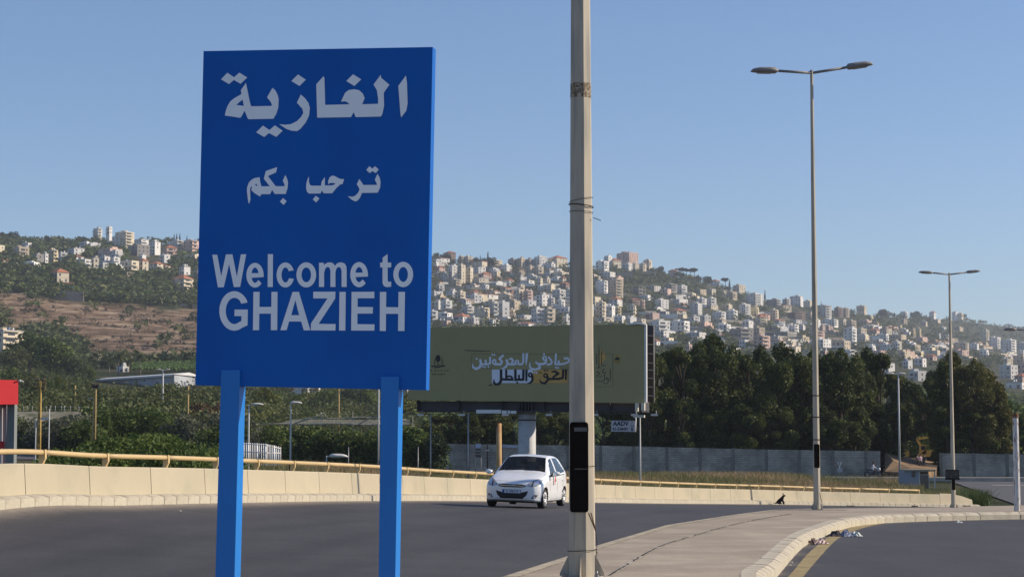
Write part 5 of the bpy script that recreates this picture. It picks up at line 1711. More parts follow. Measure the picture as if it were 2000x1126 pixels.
for x, yt, dd in ((880, 800, 232), (905, 790, 228), (935, 785, 235), (965, 790, 230), (1000, 785, 236), (1050, 790, 230), (1085, 785, 236), (1180, 785, 232), (1215, 760, 236), (1245, 730, 232), (856, 800, 240), (840, 806, 226),
                  (1270, 780, 221), (1330, 770, 219), (1395, 790, 220), (1455, 780, 219), (1530, 775, 221), (1610, 780, 220), (1670, 790, 221), (1850, 790, 222), (1900, 795, 221)):
    tree('euc', x, 925, yt, dd, desc="dark bushy eucalyptus tree", group="eucalyptus row behind the block wall", wide=1.5 if yt > 770 else 1.1, zbase=-2.7)
tree('round', 1815, 905, 838, 250, desc="bright green small tree behind the excavators", wide=1.2, zbase=-2.6)
tree('round', 1995, 880, 780, 260, desc="dark round tree", wide=1.2, zbase=-2.6)
tree('round', 1975, 860, 770, 280, desc="dark round tree", wide=1.2, zbase=-2.6)
# left valley, individual trees
LV = [('round', 60, 730, 640, M_BUSH), ('round', 100, 740, 650, M_BUSH), ('round', 30, 735, 668, M_HILLV), ('round', 140, 745, 690, M_HILLV), ('round', 172, 750, 715, M_BUSH), ('round', 20, 770, 712, M_BUSH), ('round', 60, 780, 722, M_HILLV),
      ('round', 95, 800, 735, M_BUSH), ('poplar', 112, 805, 733, M_YEL_T), ('poplar', 125, 808, 738, M_YEL_T), ('poplar', 98, 808, 752, M_YEL_T), ('round', 150, 805, 745, M_BUSH), ('round', 175, 800, 740, M_HILLV), ('round', 210, 818, 768, M_OLIVE),
      ('round', 240, 822, 776, M_OLIVE), ('round', 265, 820, 778, M_BUSH), ('round', 290, 812, 764, M_BUSH), ('round', 306, 806, 748, M_HILLV), ('round', 335, 822, 770, M_BUSH), ('round', 318, 800, 744, M_BUSH), ('round', 350, 818, 766, M_BUSH), ('round', 402, 800, 755, M_HILLV),
      ('round', 395, 862, 772, M_BROWN), ('round', 420, 860, 780, M_BROWN), ('round', 405, 866, 800, M_OLIVE), ('round', 380, 872, 812, M_OLIVE), ('round', 352, 870, 805, M_OLIVE), ('round', 60, 872, 805, M_OLIVE), ('round', 30, 872, 800, M_BUSH), ('round', 95, 875, 812, M_OLIVE),
      ('round', 135, 878, 805, M_OLIVE), ('round', 165, 880, 812, M_BUSH), ('round', 155, 868, 800, M_OLIVE), ('round', 195, 870, 795, M_BUSH), ('round', 225, 868, 790, M_BUSH), ('round', 250, 866, 788, M_BUSH), ('round', 310, 868, 792, M_BUSH),
      ('round', 490, 810, 752, M_OLIVE), ('round', 515, 815, 752, M_YEL_T), ('round', 545, 812, 758, M_BUSH), ('round', 580, 815, 765, M_BUSH), ('round', 605, 812, 758, M_YEL_T), ('round', 635, 818, 756, M_BUSH), ('round', 690, 812, 750, M_PINE), ('round', 715, 815, 752, M_BUSH),
      ('round', 495, 838, 785, M_OLIVE), ('round', 530, 840, 790, M_OLIVE), ('round', 560, 835, 800, M_OLIVE), ('round', 600, 845, 798, M_BUSH), ('round', 670, 842, 800, M_OLIVE), ('round', 725, 840, 785, M_OLIVE), ('round', 770, 835, 765, M_OLIVE), ('round', 800, 840, 760, M_YEL_T), ('round', 825, 850, 790, M_BUSH),
      ('round', 480, 880, 822, M_BUSH), ('round', 510, 882, 826, M_OLIVE), ('round', 545, 883, 828, M_BUSH), ('round', 580, 884, 832, M_BUSH), ('round', 610, 884, 828, M_BUSH), ('round', 645, 885, 830, M_BUSH), ('round', 680, 885, 828, M_BUSH), ('round', 715, 886, 830, M_BUSH), ('round', 750, 887, 832, M_BUSH), ('round', 785, 888, 830, M_BUSH), ('round', 815, 890, 826, M_BUSH), ('round', 845, 892, 835, M_PINE),
      ('round', 440, 880, 815, M_BUSH), ('round', 460, 878, 800, M_OLIVE)]
DN = {M_BUSH.name: "green leafy tree", M_OLIVE.name: "grey green olive tree", M_YEL_T.name: "yellow green tree", M_BROWN.name: "brown withered tree", M_HILLV.name: "dull green tree", M_PINE.name: "dark green tree"}
for kind, x, yb, yt, m in LV:
    D = depth_at(x, yb) if yb < 868 else np.interp(yb, [868, 892], [218, 190])
    tree(kind, x, yb, yt, D, desc=("slender " if kind == 'poplar' else "") + DN[m.name], group="trees of the valley on the left", m=m, wide=random.uniform(1.0, 1.5) if kind == 'round' else 1)
# ridge trees
for x, yb, yt, k in ((345, 468, 456, 'cypress'), (351, 468, 456, 'cypress'), (340, 467, 457, 'cypress'), (365, 468, 460, 'cypress'), (92, 469, 459, 'round'), (28, 465, 450, 'round'), (115, 470, 462, 'round'), (5, 462, 450, 'round'), (165, 470, 461, 'round'),
                     (953, 512, 492, 'cypress'), (938, 512, 499, 'cypress'), (930, 512, 499, 'round'), (944, 514, 500, 'round'), (961, 514, 500, 'round'), (1290, 527, 516, 'round'), (1333, 540, 523, 'pine'), (1341, 541, 524, 'pine'), (1349, 542, 524, 'pine'), (1356, 543, 524, 'pine'), (1327, 538, 524, 'pine'),
                     (1364, 548, 538, 'round'), (1378, 552, 538, 'round'), (1386, 553, 538, 'round'), (1417, 560, 543, 'pine'), (1425, 562, 545, 'cypress'), (1494, 588, 566, 'cypress'), (1604, 602, 589, 'cypress'), (1720, 612, 601, 'round'), (1730, 614, 602, 'round'), (1788, 618, 606, 'round'), (1781, 618, 608, 'round'), (1795, 619, 607, 'round'), (1880, 621, 611, 'round'), (874, 503, 494, 'round'), (853, 505, 492, 'round'), (862, 506, 495, 'round')):
    tree(k, x, yb, yt, desc={'cypress': "dark pointed cypress", 'round': "small round tree", 'pine': "umbrella pine"}[k] + " on the skyline", group="trees along the skyline", m=M_PINE if k == 'round' else None)
# palms
def palm_meshes(seed):
    rs = np.random.default_rng(seed); rr = random.Random(seed)
    V = []
    for k in range(34):
        a = rr.uniform(0, 6.28); el = rr.uniform(-.5, 1.25); L_ = rr.uniform(2.4, 3.4)
        d = np.array([math.cos(a), math.sin(a)])
        pts = []
        for i in range(8):
            t = i / 7
            r = L_ * t * math.cos(el * (1 - .2 * t)); z = L_ * t * math.sin(el) - 1.6 * t * t * L_ / 3
            pts.append(np.array([d[0] * r, d[1] * r, 8 + z]))
        s = np.array([-d[1], d[0], 0])
        for i in range(7):
            w0, w1 = .45 * (1 - abs(i / 7 - .4)), .45 * (1 - abs((i + 1) / 7 - .4))
            for sg in (-1, 1):
                dn = np.array([0, 0, -.22])
                V.append([pts[i], pts[i + 1], pts[i + 1] + sg * s * w1 + dn, pts[i] + sg * s * w0 * .7 + dn])
    V = np.array(V)
    crown = leaf_mesh("crown", V, M_PALM, rs)
    tr = MB().tube([(0, 0, -1), (0.1, 0, 4), (0, 0, 8)], [.32, .24, .26], 7).mesh("trunk", M_BARKP)
    return crown, tr
PM = [palm_meshes(s) for s in (1, 2, 3)]
for i, (x, yb, yt) in enumerate(((231, 732, 688), (274, 732, 688), (213, 730, 700), (150, 732, 700), (132, 708, 676), (90, 702, 672), (160, 705, 678), (60, 700, 676), (110, 700, 675), (252, 728, 700))):
    D = depth_at(x, yb); p = at(x, yb, D); p.z = terr_z(p.x, p.y)
    t = thing("palm_tree", None, "palm", tuple(p), random.uniform(0, 6)); s = (at(x, yt, D).z - p.z) / 10.0
    t.scale = (s * 1.15, s * 1.15, s)
    new_obj("crown", PM[i % 3][0], t); new_obj("trunk", PM[i % 3][1], t)
    TREES.append(dict(o=t, px=x, y=yb, D=D, desc="date palm", group="palms at the foot of the brown slope"))

# tree labels
tb = defaultdict(list)
def tplace(t):
    x, y, D = t['px'], t['y'], t['D']
    if t['group'] and "eucalyptus" in t['group']:
        s = ("under the billboard" if x < 1262 else "between billboard and second lamp" if x < 1590 else "between second and third lamp" if x < 1855 else "right of the third lamp")
        return s
    if x < 385: s = "left of the blue sign"
    elif x < 470: s = "by the left sign post"
    elif x < 742: s = "seen between the two sign posts"
    elif x < 1113: s = "right of the sign" if D < 700 else "between the sign and near post"
    elif x < 1590: s = "between near post and second lamp"
    elif x < 1855: s = "between second and third lamp"
    else: s = "right of the third lamp"
    v = "just past the parapet" if D < 230 else "in the valley" if D < 700 else "far up the slope"
    if "skyline" in t['desc']: v = ""
    return (v + " " + s).strip()
for t in TREES: tb[(t['desc'], tplace(t))].append(t)
ORD2 = ORD + ['thirteenth', 'fourteenth', 'fifteenth', 'sixteenth', 'seventeenth', 'eighteenth', 'nineteenth', 'twentieth']
for (d, s), L_ in tb.items():
    L_.sort(key=lambda t: t['px'])
    for i, t in enumerate(L_):
        t['o']['label'] = (f"{d} {s}" if len(L_) == 1 else f"{'leftmost' if i == 0 else ORD2[i] + ' from left'} {d} {s}")
        if t['group']: t['o']['group'] = t['group']

# hillside scrub and groves: too many to count, one object per kind of place
def scrub(name, n, region, size, leaf, per, m, seed, label=None, dens=None, avoid=True):
    rs = np.random.default_rng(seed); rr = random.Random(seed)
    protos = []
    for k in range(6):
        lob = [(rr.uniform(-.5, .5), rr.uniform(-.5, .5), rr.uniform(.3, .75), rr.uniform(.3, .6), rr.uniform(.3, .6), rr.uniform(.3, .5)) for _ in range(4)]
        protos.append(leaf_cloud(per, lobes_fn(lob, rs, .5), leaf, rs))
    out = []; hv = []
    x0, x1, y0, y1 = region
    made = 0; tries = 0
    while made < n and tries < n * 12:
        tries += 1
        px, py = rr.uniform(x0, x1), rr.uniform(y0, y1)
        if dens and rr.random() > dens(px, py): continue
        D = depth_at(px, py)
        if D is None or D > 6000: continue
        if avoid and any(t[0] - 1 < px < t[1] + 1 and t[2] + 1 < py < t[3] + .5 + 0.8 * size / D * F for t in taken): continue
        X = (px - 1000) / F * D
        z = terr_z(X, D)
        s = size * rr.uniform(.6, 1.4)
        sz = np.array([s * rr.uniform(.9, 1.5), s * rr.uniform(.9, 1.5), s])
        a = rr.uniform(0, 6.28); c_, s_ = math.cos(a), math.sin(a)
        P = protos[rr.randrange(6)] * sz
        P = np.stack([P[..., 0] * c_ - P[..., 1] * s_ + X, P[..., 0] * s_ + P[..., 1] * c_ + D, P[..., 2] + z], -1)
        out.append(P); t = rr.random()
        hv.append(np.clip(rs.uniform(0, .45, len(P)) + t * .55, 0, 1))
        made += 1
    V = np.concatenate(out); hv = np.concatenate(hv)
    o = new_obj(name, np_mesh(name, V.reshape(-1, 3), np.arange(len(V) * 4).reshape(-1, 4), m, {"leafv": ('FACE', hv)}))
    tag(o, label, "vegetation", kind="stuff")
    return o
def hill_dens(px, py):
    D = 1
    ry = interp(px, *RIDGE)
    if py < ry - 1: return 0
    if px < 640:
        tp = np.interp(px, [-400, 0, 60, 130, 250, 385, 620], [540, 563, 575, 585, 592, 603, 640])
        bt = np.interp(px, [-400, 0, 30, 100, 180, 385, 620], [640, 625, 648, 655, 692, 697, 700])
        if tp < py < bt: return 0.02
        if 150 < px and bt <= py < 716: return 0.0
        if tp - 1 > py > tp - 10: return 0.35
    elif town_mask(px, py): return 0.8
    return 1.0
scrub("hillside_scrub", 5200, (-60, 2060, 440, 720), 5.2, .26, 34, M_HILLV, 3, "dark green scrub and small trees covering the hillside between the houses", hill_dens)
scrub("hillside_scrub", 1500, (-20, 640, 455, 600), 4.6, .20, 60, M_BUSH, 4, "green garden trees among the houses of the left village", lambda x, y: hill_dens(x, y) * (1 if 480 < y else .3))
scrub("valley_grove", 780, (-40, 860, 700, 868), 4.0, .06, 330, M_HILLV, 6, "mixed green orchard trees filling the valley floor on the left", lambda x, y: 0 if (175 < x < 400 and 726 < y < 796) else 0.15 if 380 > x > 275 and y < 735 else 1)
scrub("valley_grove", 620, (820, 2060, 775, 872), 5.0, .12, 110, M_BUSH, 8, "dark green trees filling the ground behind the eucalyptus row", None)
# banana plantation
rs = np.random.default_rng(12); rr = random.Random(12)
out = []
for k in range(900):
    px = rr.uniform(262, 470); py = rr.uniform(700, 734)
    if py < np.interp(px, [262, 300, 400], [716, 704, 702]): continue
    D = depth_at(px, py); X = (px - 1000) / F * D; z = terr_z(X, D)
    for q in range(7):
        a = rr.uniform(0, 6.28); L_ = rr.uniform(1.6, 2.5); w = .32
        d = np.array([math.cos(a), math.sin(a), 0]); s = np.array([-d[1], d[0], 0]) * w
        b0 = np.array([X, D, z + 1.8]); m1 = b0 + d * L_ * .45 + np.array([0, 0, 1.3]); e = b0 + d * L_ + np.array([0, 0, .5])
        out.append([b0, m1 + s, e, m1 - s])
o = new_obj("banana_plants", np_mesh("banana_plants", np.array(out).reshape(-1, 3), np.arange(len(out) * 4).reshape(-1, 4), leaf_mat("banana_leaves", (0.04, 0.09, 0.018), (0.12, 0.20, 0.05), (0.22, 0.30, 0.09)), {"leafv": ('FACE', rs.uniform(0, 1, len(out)))}))
tag(o, "rows of bright green banana plants at the foot of the brown slope", "vegetation", kind="stuff")
# big leafy shrub right behind the parapet on the left
rs = np.random.default_rng(21); rr = random.Random(21)
lob = []
for k in range(70):
    x = rr.uniform(118, 470)
    top = np.interp(x, [118, 150, 200, 250, 300, 340, 400, 470], [888, 872, 850, 834, 838, 848, 858, 872]) + rr.uniform(0, 34)
    D = rr.uniform(70, 84)
    p = at(x, top, D); s = rr.uniform(.5, .95)
    lob.append((p.x, p.y, p.z - s, s * 1.2, s * 1.2, s))
for k in range(30):
    x = rr.uniform(95, 470); p = at(x, rr.uniform(890, 925), rr.uniform(68, 80)); lob.append((p.x, p.y, p.z - .5, 1, 1, .8))
C = leaf_cloud(46000, lobes_fn(lob, rs, .6), 0.10, rs, .55)
hv = np.clip(rs.uniform(0, .55, len(C)) + .45 * (0.5 + 0.5 * np.sin(C[:, 0, 0] * 1.7) * np.cos(C[:, 0, 2] * 2.1)), 0, 1)
t = thing("leafy_shrub", "big dark glossy shrub mass just behind the parapet left of the sign", "shrub", (lob[0][0], 75, -4))
new_obj("foliage", np_mesh("foliage", C.reshape(-1, 3), np.arange(len(C) * 4).reshape(-1, 4), M_BUSH, {"leafv": ('FACE', hv)}), t, keep_world=True)
sm = MB()
for q in lob[::3]: sm.tube([(q[0] + .3, q[1], -4.2), (q[0], q[1], q[2])], [.08, .03], 5)
sm.build("stems", M_BARK, t, keep_world=True)
# tall dry grass behind the parapet
def grass(name, n, fn, h, w, m, seed, label):
    rs = np.random.default_rng(seed)
    P = fn(n, rs)
    n = len(P)
    a = rs.uniform(0, 2 * np.pi, n); hh = h * rs.uniform(.4, 1.25, n); lean = rs.normal(0, .42, (n, 2)) * hh[:, None]
    s = np.stack([np.cos(a), np.sin(a), np.zeros(n)], 1) * (w * rs.uniform(.6, 1.4, n))[:, None]
    tip = P + np.concatenate([lean, hh[:, None]], 1)
    V = np.stack([P - s, P + s, tip], 1)
    hv = np.clip(0.5 + 0.28 * np.sin(P[:, 0] * .35 + 1.2 * np.sin(P[:, 1] * .15)) + 0.2 * np.sin(P[:, 0] * 1.3 + P[:, 1] * .6) + rs.normal(0, .16, n), 0, 1)
    o = new_obj(name, np_mesh(name, V.reshape(-1, 3), np.arange(n * 3).reshape(-1, 3), m, {"leafv": ('FACE', hv)}))
    tag(o, label, "grass", kind="stuff")
M_GRASS = leaf_mat("dry_grass", (0.10, 0.125, 0.035), (0.29, 0.22, 0.11), (0.44, 0.28, 0.17))
def wall_y_at(X): return float(np.interp(X, wall_path[:, 0], wall_path[:, 1]))
def gfn(n, rs):
    px = rs.uniform(800, 1900, n); D = 62 + (194 - 62) * rs.uniform(0, 1, n) ** .8
    out = []
    for a, d in zip(px, D):
        X = (a - 1000) / F * d
        if d < wall_y_at(X) + 1.2: continue
        if d > 190 and X > 22: continue
        if 1800 < a and d > 150: continue
        out.append((X, d, terr_z(X, d) - .05))
    return np.array(out)
grass("tall_grass", 110000, gfn, .62, .03, M_GRASS, 31, "tall dry green and brown grass between the parapet and the block wall")
def gfn2(n, rs):
    px = rs.uniform(470, 830, n); D = rs.uniform(150, 192, n)
    return np.array([((a - 1000) / F * d, d, terr_z((a - 1000) / F * d, d) - .05) for a, d in zip(px, D)])
grass("roadside_weeds", 9000, gfn2, .9, .05, M_GRASS, 33, "dry weeds along the valley road seen between the sign posts")
def gfn3(n, rs):
    px = rs.normal(1893, 14, n); D = rs.uniform(115.8, 124, n)
    return np.array([((a - 1000) / F * d, d, -3.3) for a, d in zip(px, D)])
grass("roadside_weeds", 2600, gfn3, .9, .03, leaf_mat("green_weed", (0.03, 0.055, 0.015), (0.07, 0.10, 0.03), (0.12, 0.14, 0.05)), 34, "green weeds growing at the end of the parapet")

# dry bushes and dark scrub lines on the brown terraces
def dry_dens(px, py):
    D = depth_at(px, py)
    return (0.9 if mnoise.noise(Vector((px * .012, py * .16, 4))) > .08 else .08) if D and brown_mask(px, py, D) > .3 else 0
scrub("dry_scrub", 900, (-20, 640, 565, 702), 1.7, .22, 26, leaf_mat("dry_scrub_leaves", (0.035, 0.035, 0.02), (0.085, 0.075, 0.04), (0.14, 0.11, 0.07)), 41, "low dry bushes dotted along the brown terraces", dry_dens)
scrub("loose_rocks", 260, (-20, 640, 570, 700), .9, .35, 14, leaf_mat("rock_chips", (0.22, 0.17, 0.13), (0.36, 0.30, 0.23), (0.46, 0.40, 0.33), trans=0.0), 43, "scattered pale rocks on the brown terraces", dry_dens)
# low garden and terrace walls stepping through the town, far too many to tell apart
rr = random.Random(77); tw = MB(); k = 0
while k < 240:
    px, py = rr.uniform(842, 2000), rr.uniform(530, 700)
    if not town_mask(px, py): continue
    D = depth_at(px, py)
    if D is None: continue
    k += 1
    X = (px - 1000) / F * D; w = rr.uniform(8, 26); a = rr.uniform(-.5, .5); h = rr.uniform(1.2, 3.2)
    tw.mi = rr.randrange(3)
    tw.box((X, D, terr_z(X, D) + h / 2 - .6), (w, .5, h + 1.2), a)
tag(tw.build("terrace_walls", [M_RETL, M_RET, WALLS['white']]), "low pale terrace walls stepping through the hillside town", "walls", kind="stuff")

# the countless lesser houses beyond the ones built singly: one joined object
def lesser(name, n, region, ok, seed, label):
    rr = random.Random(seed); b = MB(); made = 0; tries = 0
    local = []
    while made < n and tries < n * 40:
        tries += 1
        px, py = rr.uniform(region[0], region[1]), rr.uniform(region[2], region[3])
        if not ok(px, py): continue
        D = depth_at(px, py)
        if D is None: continue
        w = rr.uniform(9, 23); h = rr.choice([3.2, 3.4, 6.4, 6.6, 6.6]); wp_, hp_ = w / D * F, h / D * F
        bx = (px - wp_ / 2, px + wp_ / 2, py - hp_, py)
        if any(bx[0] < t[1] - 2 and bx[1] > t[0] + 2 and bx[2] < t[3] - 2 and bx[3] > t[2] + 2 for t in taken): continue
        if any(abs(px - q[0]) < 3 and abs(py - q[1]) < 3 for q in local): continue
        local.append((px, py))
        X = (px - 1000) / F * D; z = terr_z(X, D); a = -R(rr.uniform(20, 65)); d = w * rr.uniform(.6, .9)
        M_ = Matrix.Translation((X, D, z)) @ Matrix.Rotation(a, 4, 'Z')
        b.mi = rr.choice([0, 0, 0, 1, 1, 2, 3, 4])
        b.box((0, 0, h / 2 - 2), (w, d, h + 4), M=M_)
        b.box((w * rr.uniform(-.2, .2), 0, h + .5), (w * .45, d * .45, 1.0 if rr.random() < .6 else 2.4), M=M_)
        if rr.random() < .5: b.box((w / 2 + rr.uniform(1, 3), 0, h * .25 - 1), (rr.uniform(3, 6), d * .8, h * .5 + 2), M=M_)
        b.mi = 5
        fl_ = max(1, int(h / 3.1))
        for k in range(fl_):
            for i in range(3):
                if rr.random() < .75: b.box((-w / 3 + i * w / 3, -d / 2 - .02, k * 3.15 + 1.7), (rr.choice([1.1, 1.8]), .1, 1.4), M=M_)
                if i < 2 and rr.random() < .75: b.box((w / 2 + .02, -d / 4 + i * d / 2, k * 3.15 + 1.7), (.1, 1.2, 1.4), M=M_)
        if rr.random() < .24:
            b.mi = 6
            b.box((0, 0, h + .25), (w + .8, d + .8, .5), M=M_)
        made += 1
    tag(b.build(name, [WALLS['white'], WALLS['cream'], WALLS['pale'], WALLS['tan'], WALLS['pink'], M_PANE, M_RED]), label, "buildings", kind="stuff")
lesser("lesser_houses", 290, (842, 2010, 512, 745), lambda x, y: town_mask(x, y + 6) and not (1290 < x < 1950 and y > 705), 91, "dense jumble of small white and cream houses filling the hillside town")
lesser("village_houses", 46, (0, 640, 484, 532), lambda x, y: True, 92, "small pale houses packed between the larger ones of the left village")
# ------------------------------------------------------------------ block wall and things beyond the grass
M_BLOCK = bpy.data.materials.new("concrete_blocks"); M_BLOCK.use_nodes = True
def _blk():
    N, L = M_BLOCK.node_tree.nodes, M_BLOCK.node_tree.links
    b = N["Principled BSDF"]; b.inputs["Roughness"].default_value = .95
    tc = N.new("ShaderNodeTexCoord"); mp = N.new("ShaderNodeMapping"); mp.inputs["Rotation"].default_value = (R(90), 0, 0)
    L.new(tc.outputs["Object"], mp.inputs[0])
    br = N.new("ShaderNodeTexBrick")
    br.inputs["Color1"].default_value = (.44, .40, .34, 1); br.inputs["Color2"].default_value = (.33, .30, .255, 1); br.inputs["Mortar"].default_value = (.20, .19, .17, 1)
    br.inputs["Scale"].default_value = 1.0; br.inputs["Brick Width"].default_value = .42; br.inputs["Row Height"].default_value = .21; br.inputs["Mortar Size"].default_value = .02
    L.new(mp.outputs[0], br.inputs[0])
    nz = N.new("ShaderNodeTexNoise"); nz.inputs["Scale"].default_value = .45; nz.inputs["Detail"].default_value = 8; L.new(tc.outputs["Object"], nz.inputs["Vector"])
    mr = N.new("ShaderNodeMapRange"); mr.inputs[1].default_value = .3; mr.inputs[2].default_value = .7; mr.inputs[3].default_value = .55; mr.inputs[4].default_value = 1.35; L.new(nz.outputs[0], mr.inputs[0])
    vm = N.new("ShaderNodeVectorMath"); vm.operation = 'SCALE'; L.new(br.outputs[0], vm.inputs[0]); L.new(mr.outputs[0], vm.inputs["Scale"]); L.new(vm.outputs[0], b.inputs["Base Color"])
    bp = N.new("ShaderNodeBump"); bp.inputs["Strength"].default_value = .6; bp.inputs["Distance"].default_value = .03; L.new(br.outputs["Fac"], bp.inputs["Height"]); bp.invert = True; L.new(bp.outputs[0], b.inputs["Normal"])
_blk()
def block_wall(label, xs, tops, D, base=-3.4, step=3.6, th=.2):
    a = at(xs[0], 900, D).x; b_ = at(xs[-1], 900, D).x
    r = thing("block_wall", label, "wall", (a, D, base))
    x = a
    while x < b_ - .3:
        x2 = min(b_, x + step)
        z1 = at(1000, interp(1000 + F * x / D, xs, tops), D).z; z2 = at(1000, interp(1000 + F * x2 / D, xs, tops), D).z
        y = random.uniform(-.02, .02)
        MB().add([(x - a + .14, y, 0), (x2 - a - .14, y, 0), (x2 - a - .14, y, z2 - base), (x - a + .14, y, z1 - base), (x - a + .14, y + th, 0), (x2 - a - .14, y + th, 0), (x2 - a - .14, y + th, z2 - base), (x - a + .14, y + th, z1 - base)],
                 [(0, 1, 2, 3), (7, 6, 5, 4), (0, 4, 5, 1), (1, 5, 6, 2), (2, 6, 7, 3), (3, 7, 4, 0)]).build("panel", M_BLOCK, r)
        MB().box2((x - a - .138, -.08, 0), (x - a + .138, th + .06, z1 - base + random.uniform(-.05, .1))).build("pilaster", mat("pilaster_concrete", (.19, .18, .16), .95, .2, 1), r)
        x = x2
    return r
block_wall("long grey concrete block wall in shade in front of the eucalyptus row", [850, 1200, 1400, 1600, 1722], [866, 870, 875, 879, 880], 214)
block_wall("grey block wall right of the gateway running out of frame", [1838, 1900, 2000, 2060], [884, 885, 887, 888], 214)
M_WOOD = mat("yellow_pole_wood", (0.40, 0.28, 0.12), .85, .2, 1.5)
M_WOODG = mat("utility_pole_paint", (0.42, 0.29, 0.09), .8, .25, 1.2)
M_GREYP = mat("pale_lamp_post", (0.50, 0.50, 0.48), .5, .05, 1)
def gpost(name, label, cat, px, ytop, ybase, D, w_px, m, group=None, z=None):
    p = at(px, ybase, D)
    zb = terr_z(p.x, D) if z is None else z
    t = thing(name, label, cat, (p.x, D, zb), 0, group)
    top = at(px, ytop, D).z - zb
    r = w_px / F * D / 2
    MB().tube([(0, 0, -.2), (0, 0, top)], [r * 1.15, r * .85], 8).build("shaft", m, t)
    return t, top, r, zb
# gateway post lamp and others: (px, top, D, arms)
def valley_lamp(label, px, ytop, ybase, D, w, arms, m=M_GREYP, hd=True, foot_dark=False, scale=1.0, group="slim lamp posts down in the valley"):
    t, top, r, zb = gpost("street_lamp", label, "street lamp", px, ytop, ybase, D, w, m, group)
    for dx, rise in arms:
        e = Vector((dx / F * D, 0, top + rise / F * D))
        MB().tube([(0, 0, top - .05), e], r * .6, 6).build("arm", m, t)
        h_ = lamp_head(.8 * scale, .34 * scale, .2 * scale).build("lamp_head", MATS["floodlight_case"], t)
        h_.location = e - Vector((.2 * scale * (1 if dx > 0 else -1), 0, 0)); h_.rotation_euler = (0, 0, 0 if dx > 0 else math.pi)
    if foot_dark: MB().tube([(0, 0, .3), (0, 0, 2.2)], r * 1.6, 8).build("control_box", M_DARK, t)
    return t
valley_lamp("slim pale lamp post with short left arm in front of the gateway", 1757.5, 730, 925, 196, 3.6, [(-12, 1), (3, 1)], group=None)
valley_lamp("tall pale double headed lamp post in the valley left of the sign", 317, 722, 826, 320, 3.4, [(-7, 1), (7, 1)])
valley_lamp("short lamp post with big head seen just right of the left sign post", 485, 790, 905, 120, 3.4, [(11, 1)], scale=.9)
valley_lamp("lamp post with dark foot seen between the sign posts", 567, 787, 905, 130, 3.2, [(4, 1)], foot_dark=True)
valley_lamp("low lamp whose head shows just above the handrail between the sign posts", 637.5, 889, 915, 75, 2.8, [(14, -1)], scale=.9)
valley_lamp("thin lamp post left of the right sign post", 739, 752, 892, 190, 3.0, [(-5, 0)])
# small head by the right edge of the picture
rl = thing("street_lamp", "lamp arm and head entering from the right edge below the ridge", "street lamp", (at(2035, 700, 75).x, 75, -3.0))
MB().tube([(0, 0, 0), (0, 0, at(2035, 645, 75).z + 3.0)], .07, 8).build("shaft", M_GREYP, rl)
MB().tube([(0, 0, at(2035, 645, 75).z + 2.95), (at(1984, 643, 75).x - rl.location.x, 0, at(1984, 643, 75).z + 3.0)], .025, 6).build("arm", M_LAMP, rl)
h_ = lamp_head(.5, .3, .16).build("lamp_head", M_LAMP, rl); h_.location = (at(1986, 643, 75).x - rl.location.x, 0, at(1984, 643, 75).z + 3.0); h_.rotation_euler = (0, 0, math.pi)
# two white posts on the far left, one with a sign arm
t, top, r, zb = gpost("white_post", "plain white steel post beyond the parapet near the red canopy", "post", 68.5, 817, 905, 85, 2.6, M_GREYP)
t, top, r, zb = gpost("white_post", "white steel post holding a slanted lamp box on its left", "post", 94.5, 798, 905, 85, 2.4, M_GREYP)
MB().box((-.17, 0, at(94, 817, 85).z - zb), (.38, .12, .09)).build("lamp_box", MATS["floodlight_case"], t)
# yellow lattice electricity poles
def lattice(label, px, ytop, ybase, D, w_px, cross, m=M_WOODG, group="yellow lattice power poles", trans=False):
    p = at(px, ybase, D); zb = terr_z(p.x, D)
    t = thing("power_pole", label, "power pole", (p.x, D, zb), 0, group)
    top = at(px, ytop, D).z - zb; r0 = w_px / F * D / 2
    for sx_ in (-1, 1):
        for sy_ in (-1, 1):
            MB().tube([(sx_ * r0, sy_ * r0, -.2), (sx_ * r0 * .55, sy_ * r0 * .55, top)], .045, 4).build("leg", m, t)
    br = MB(); n = int(top / .75); 
    for k in range(n):
        z0, z1 = k * top / n, (k + 1) * top / n; q0, q1 = r0 * (1 - .45 * k / n), r0 * (1 - .45 * (k + 1) / n); s = 1 if k % 2 else -1
        br.tube([(-q0 * s, -q0, z0), (q1 * s, -q1, z1)], .03, 3); br.tube([(-q0 * s, q0, z0), (q1 * s, q1, z1)], .03, 3); br.tube([(q0, -q0 * s, z0), (q1, q1 * s, z1)], .03, 3); br.tube([(-q0, -q0 * s, z0), (-q1, q1 * s, z1)], .03, 3)
    br.build("bracing", m, t)
    for yy, hw in cross:
        z = at(px, yy, D).z - zb
        MB().box((-.15 / F * D, 0, z), (2 * hw / F * D, .12, .12)).build("crossarm", m, t)
        for q in (-1, -.4, .5, 1):
            MB().tube([(q * hw / F * D * .92, 0, z), (q * hw / F * D * .92, 0, z + .3)], .06, 5).build("insulator", mat("insulator_brown", (.12, .07, .05), .4, .1), t)
    return t, top
lattice("yellow lattice power pole with three crossarms behind the white posts", 76, 744, 878, 150, 5.5, [(746, 9), (754, 11), (762, 9)])
lattice("tall yellow lattice pole among the trees at the right", 1942, 735, 925, 228, 8, [(737, 10), (748, 12)], m=mat("rusty_yellow_steel", (.20, .13, .06), .8, .25, 1))
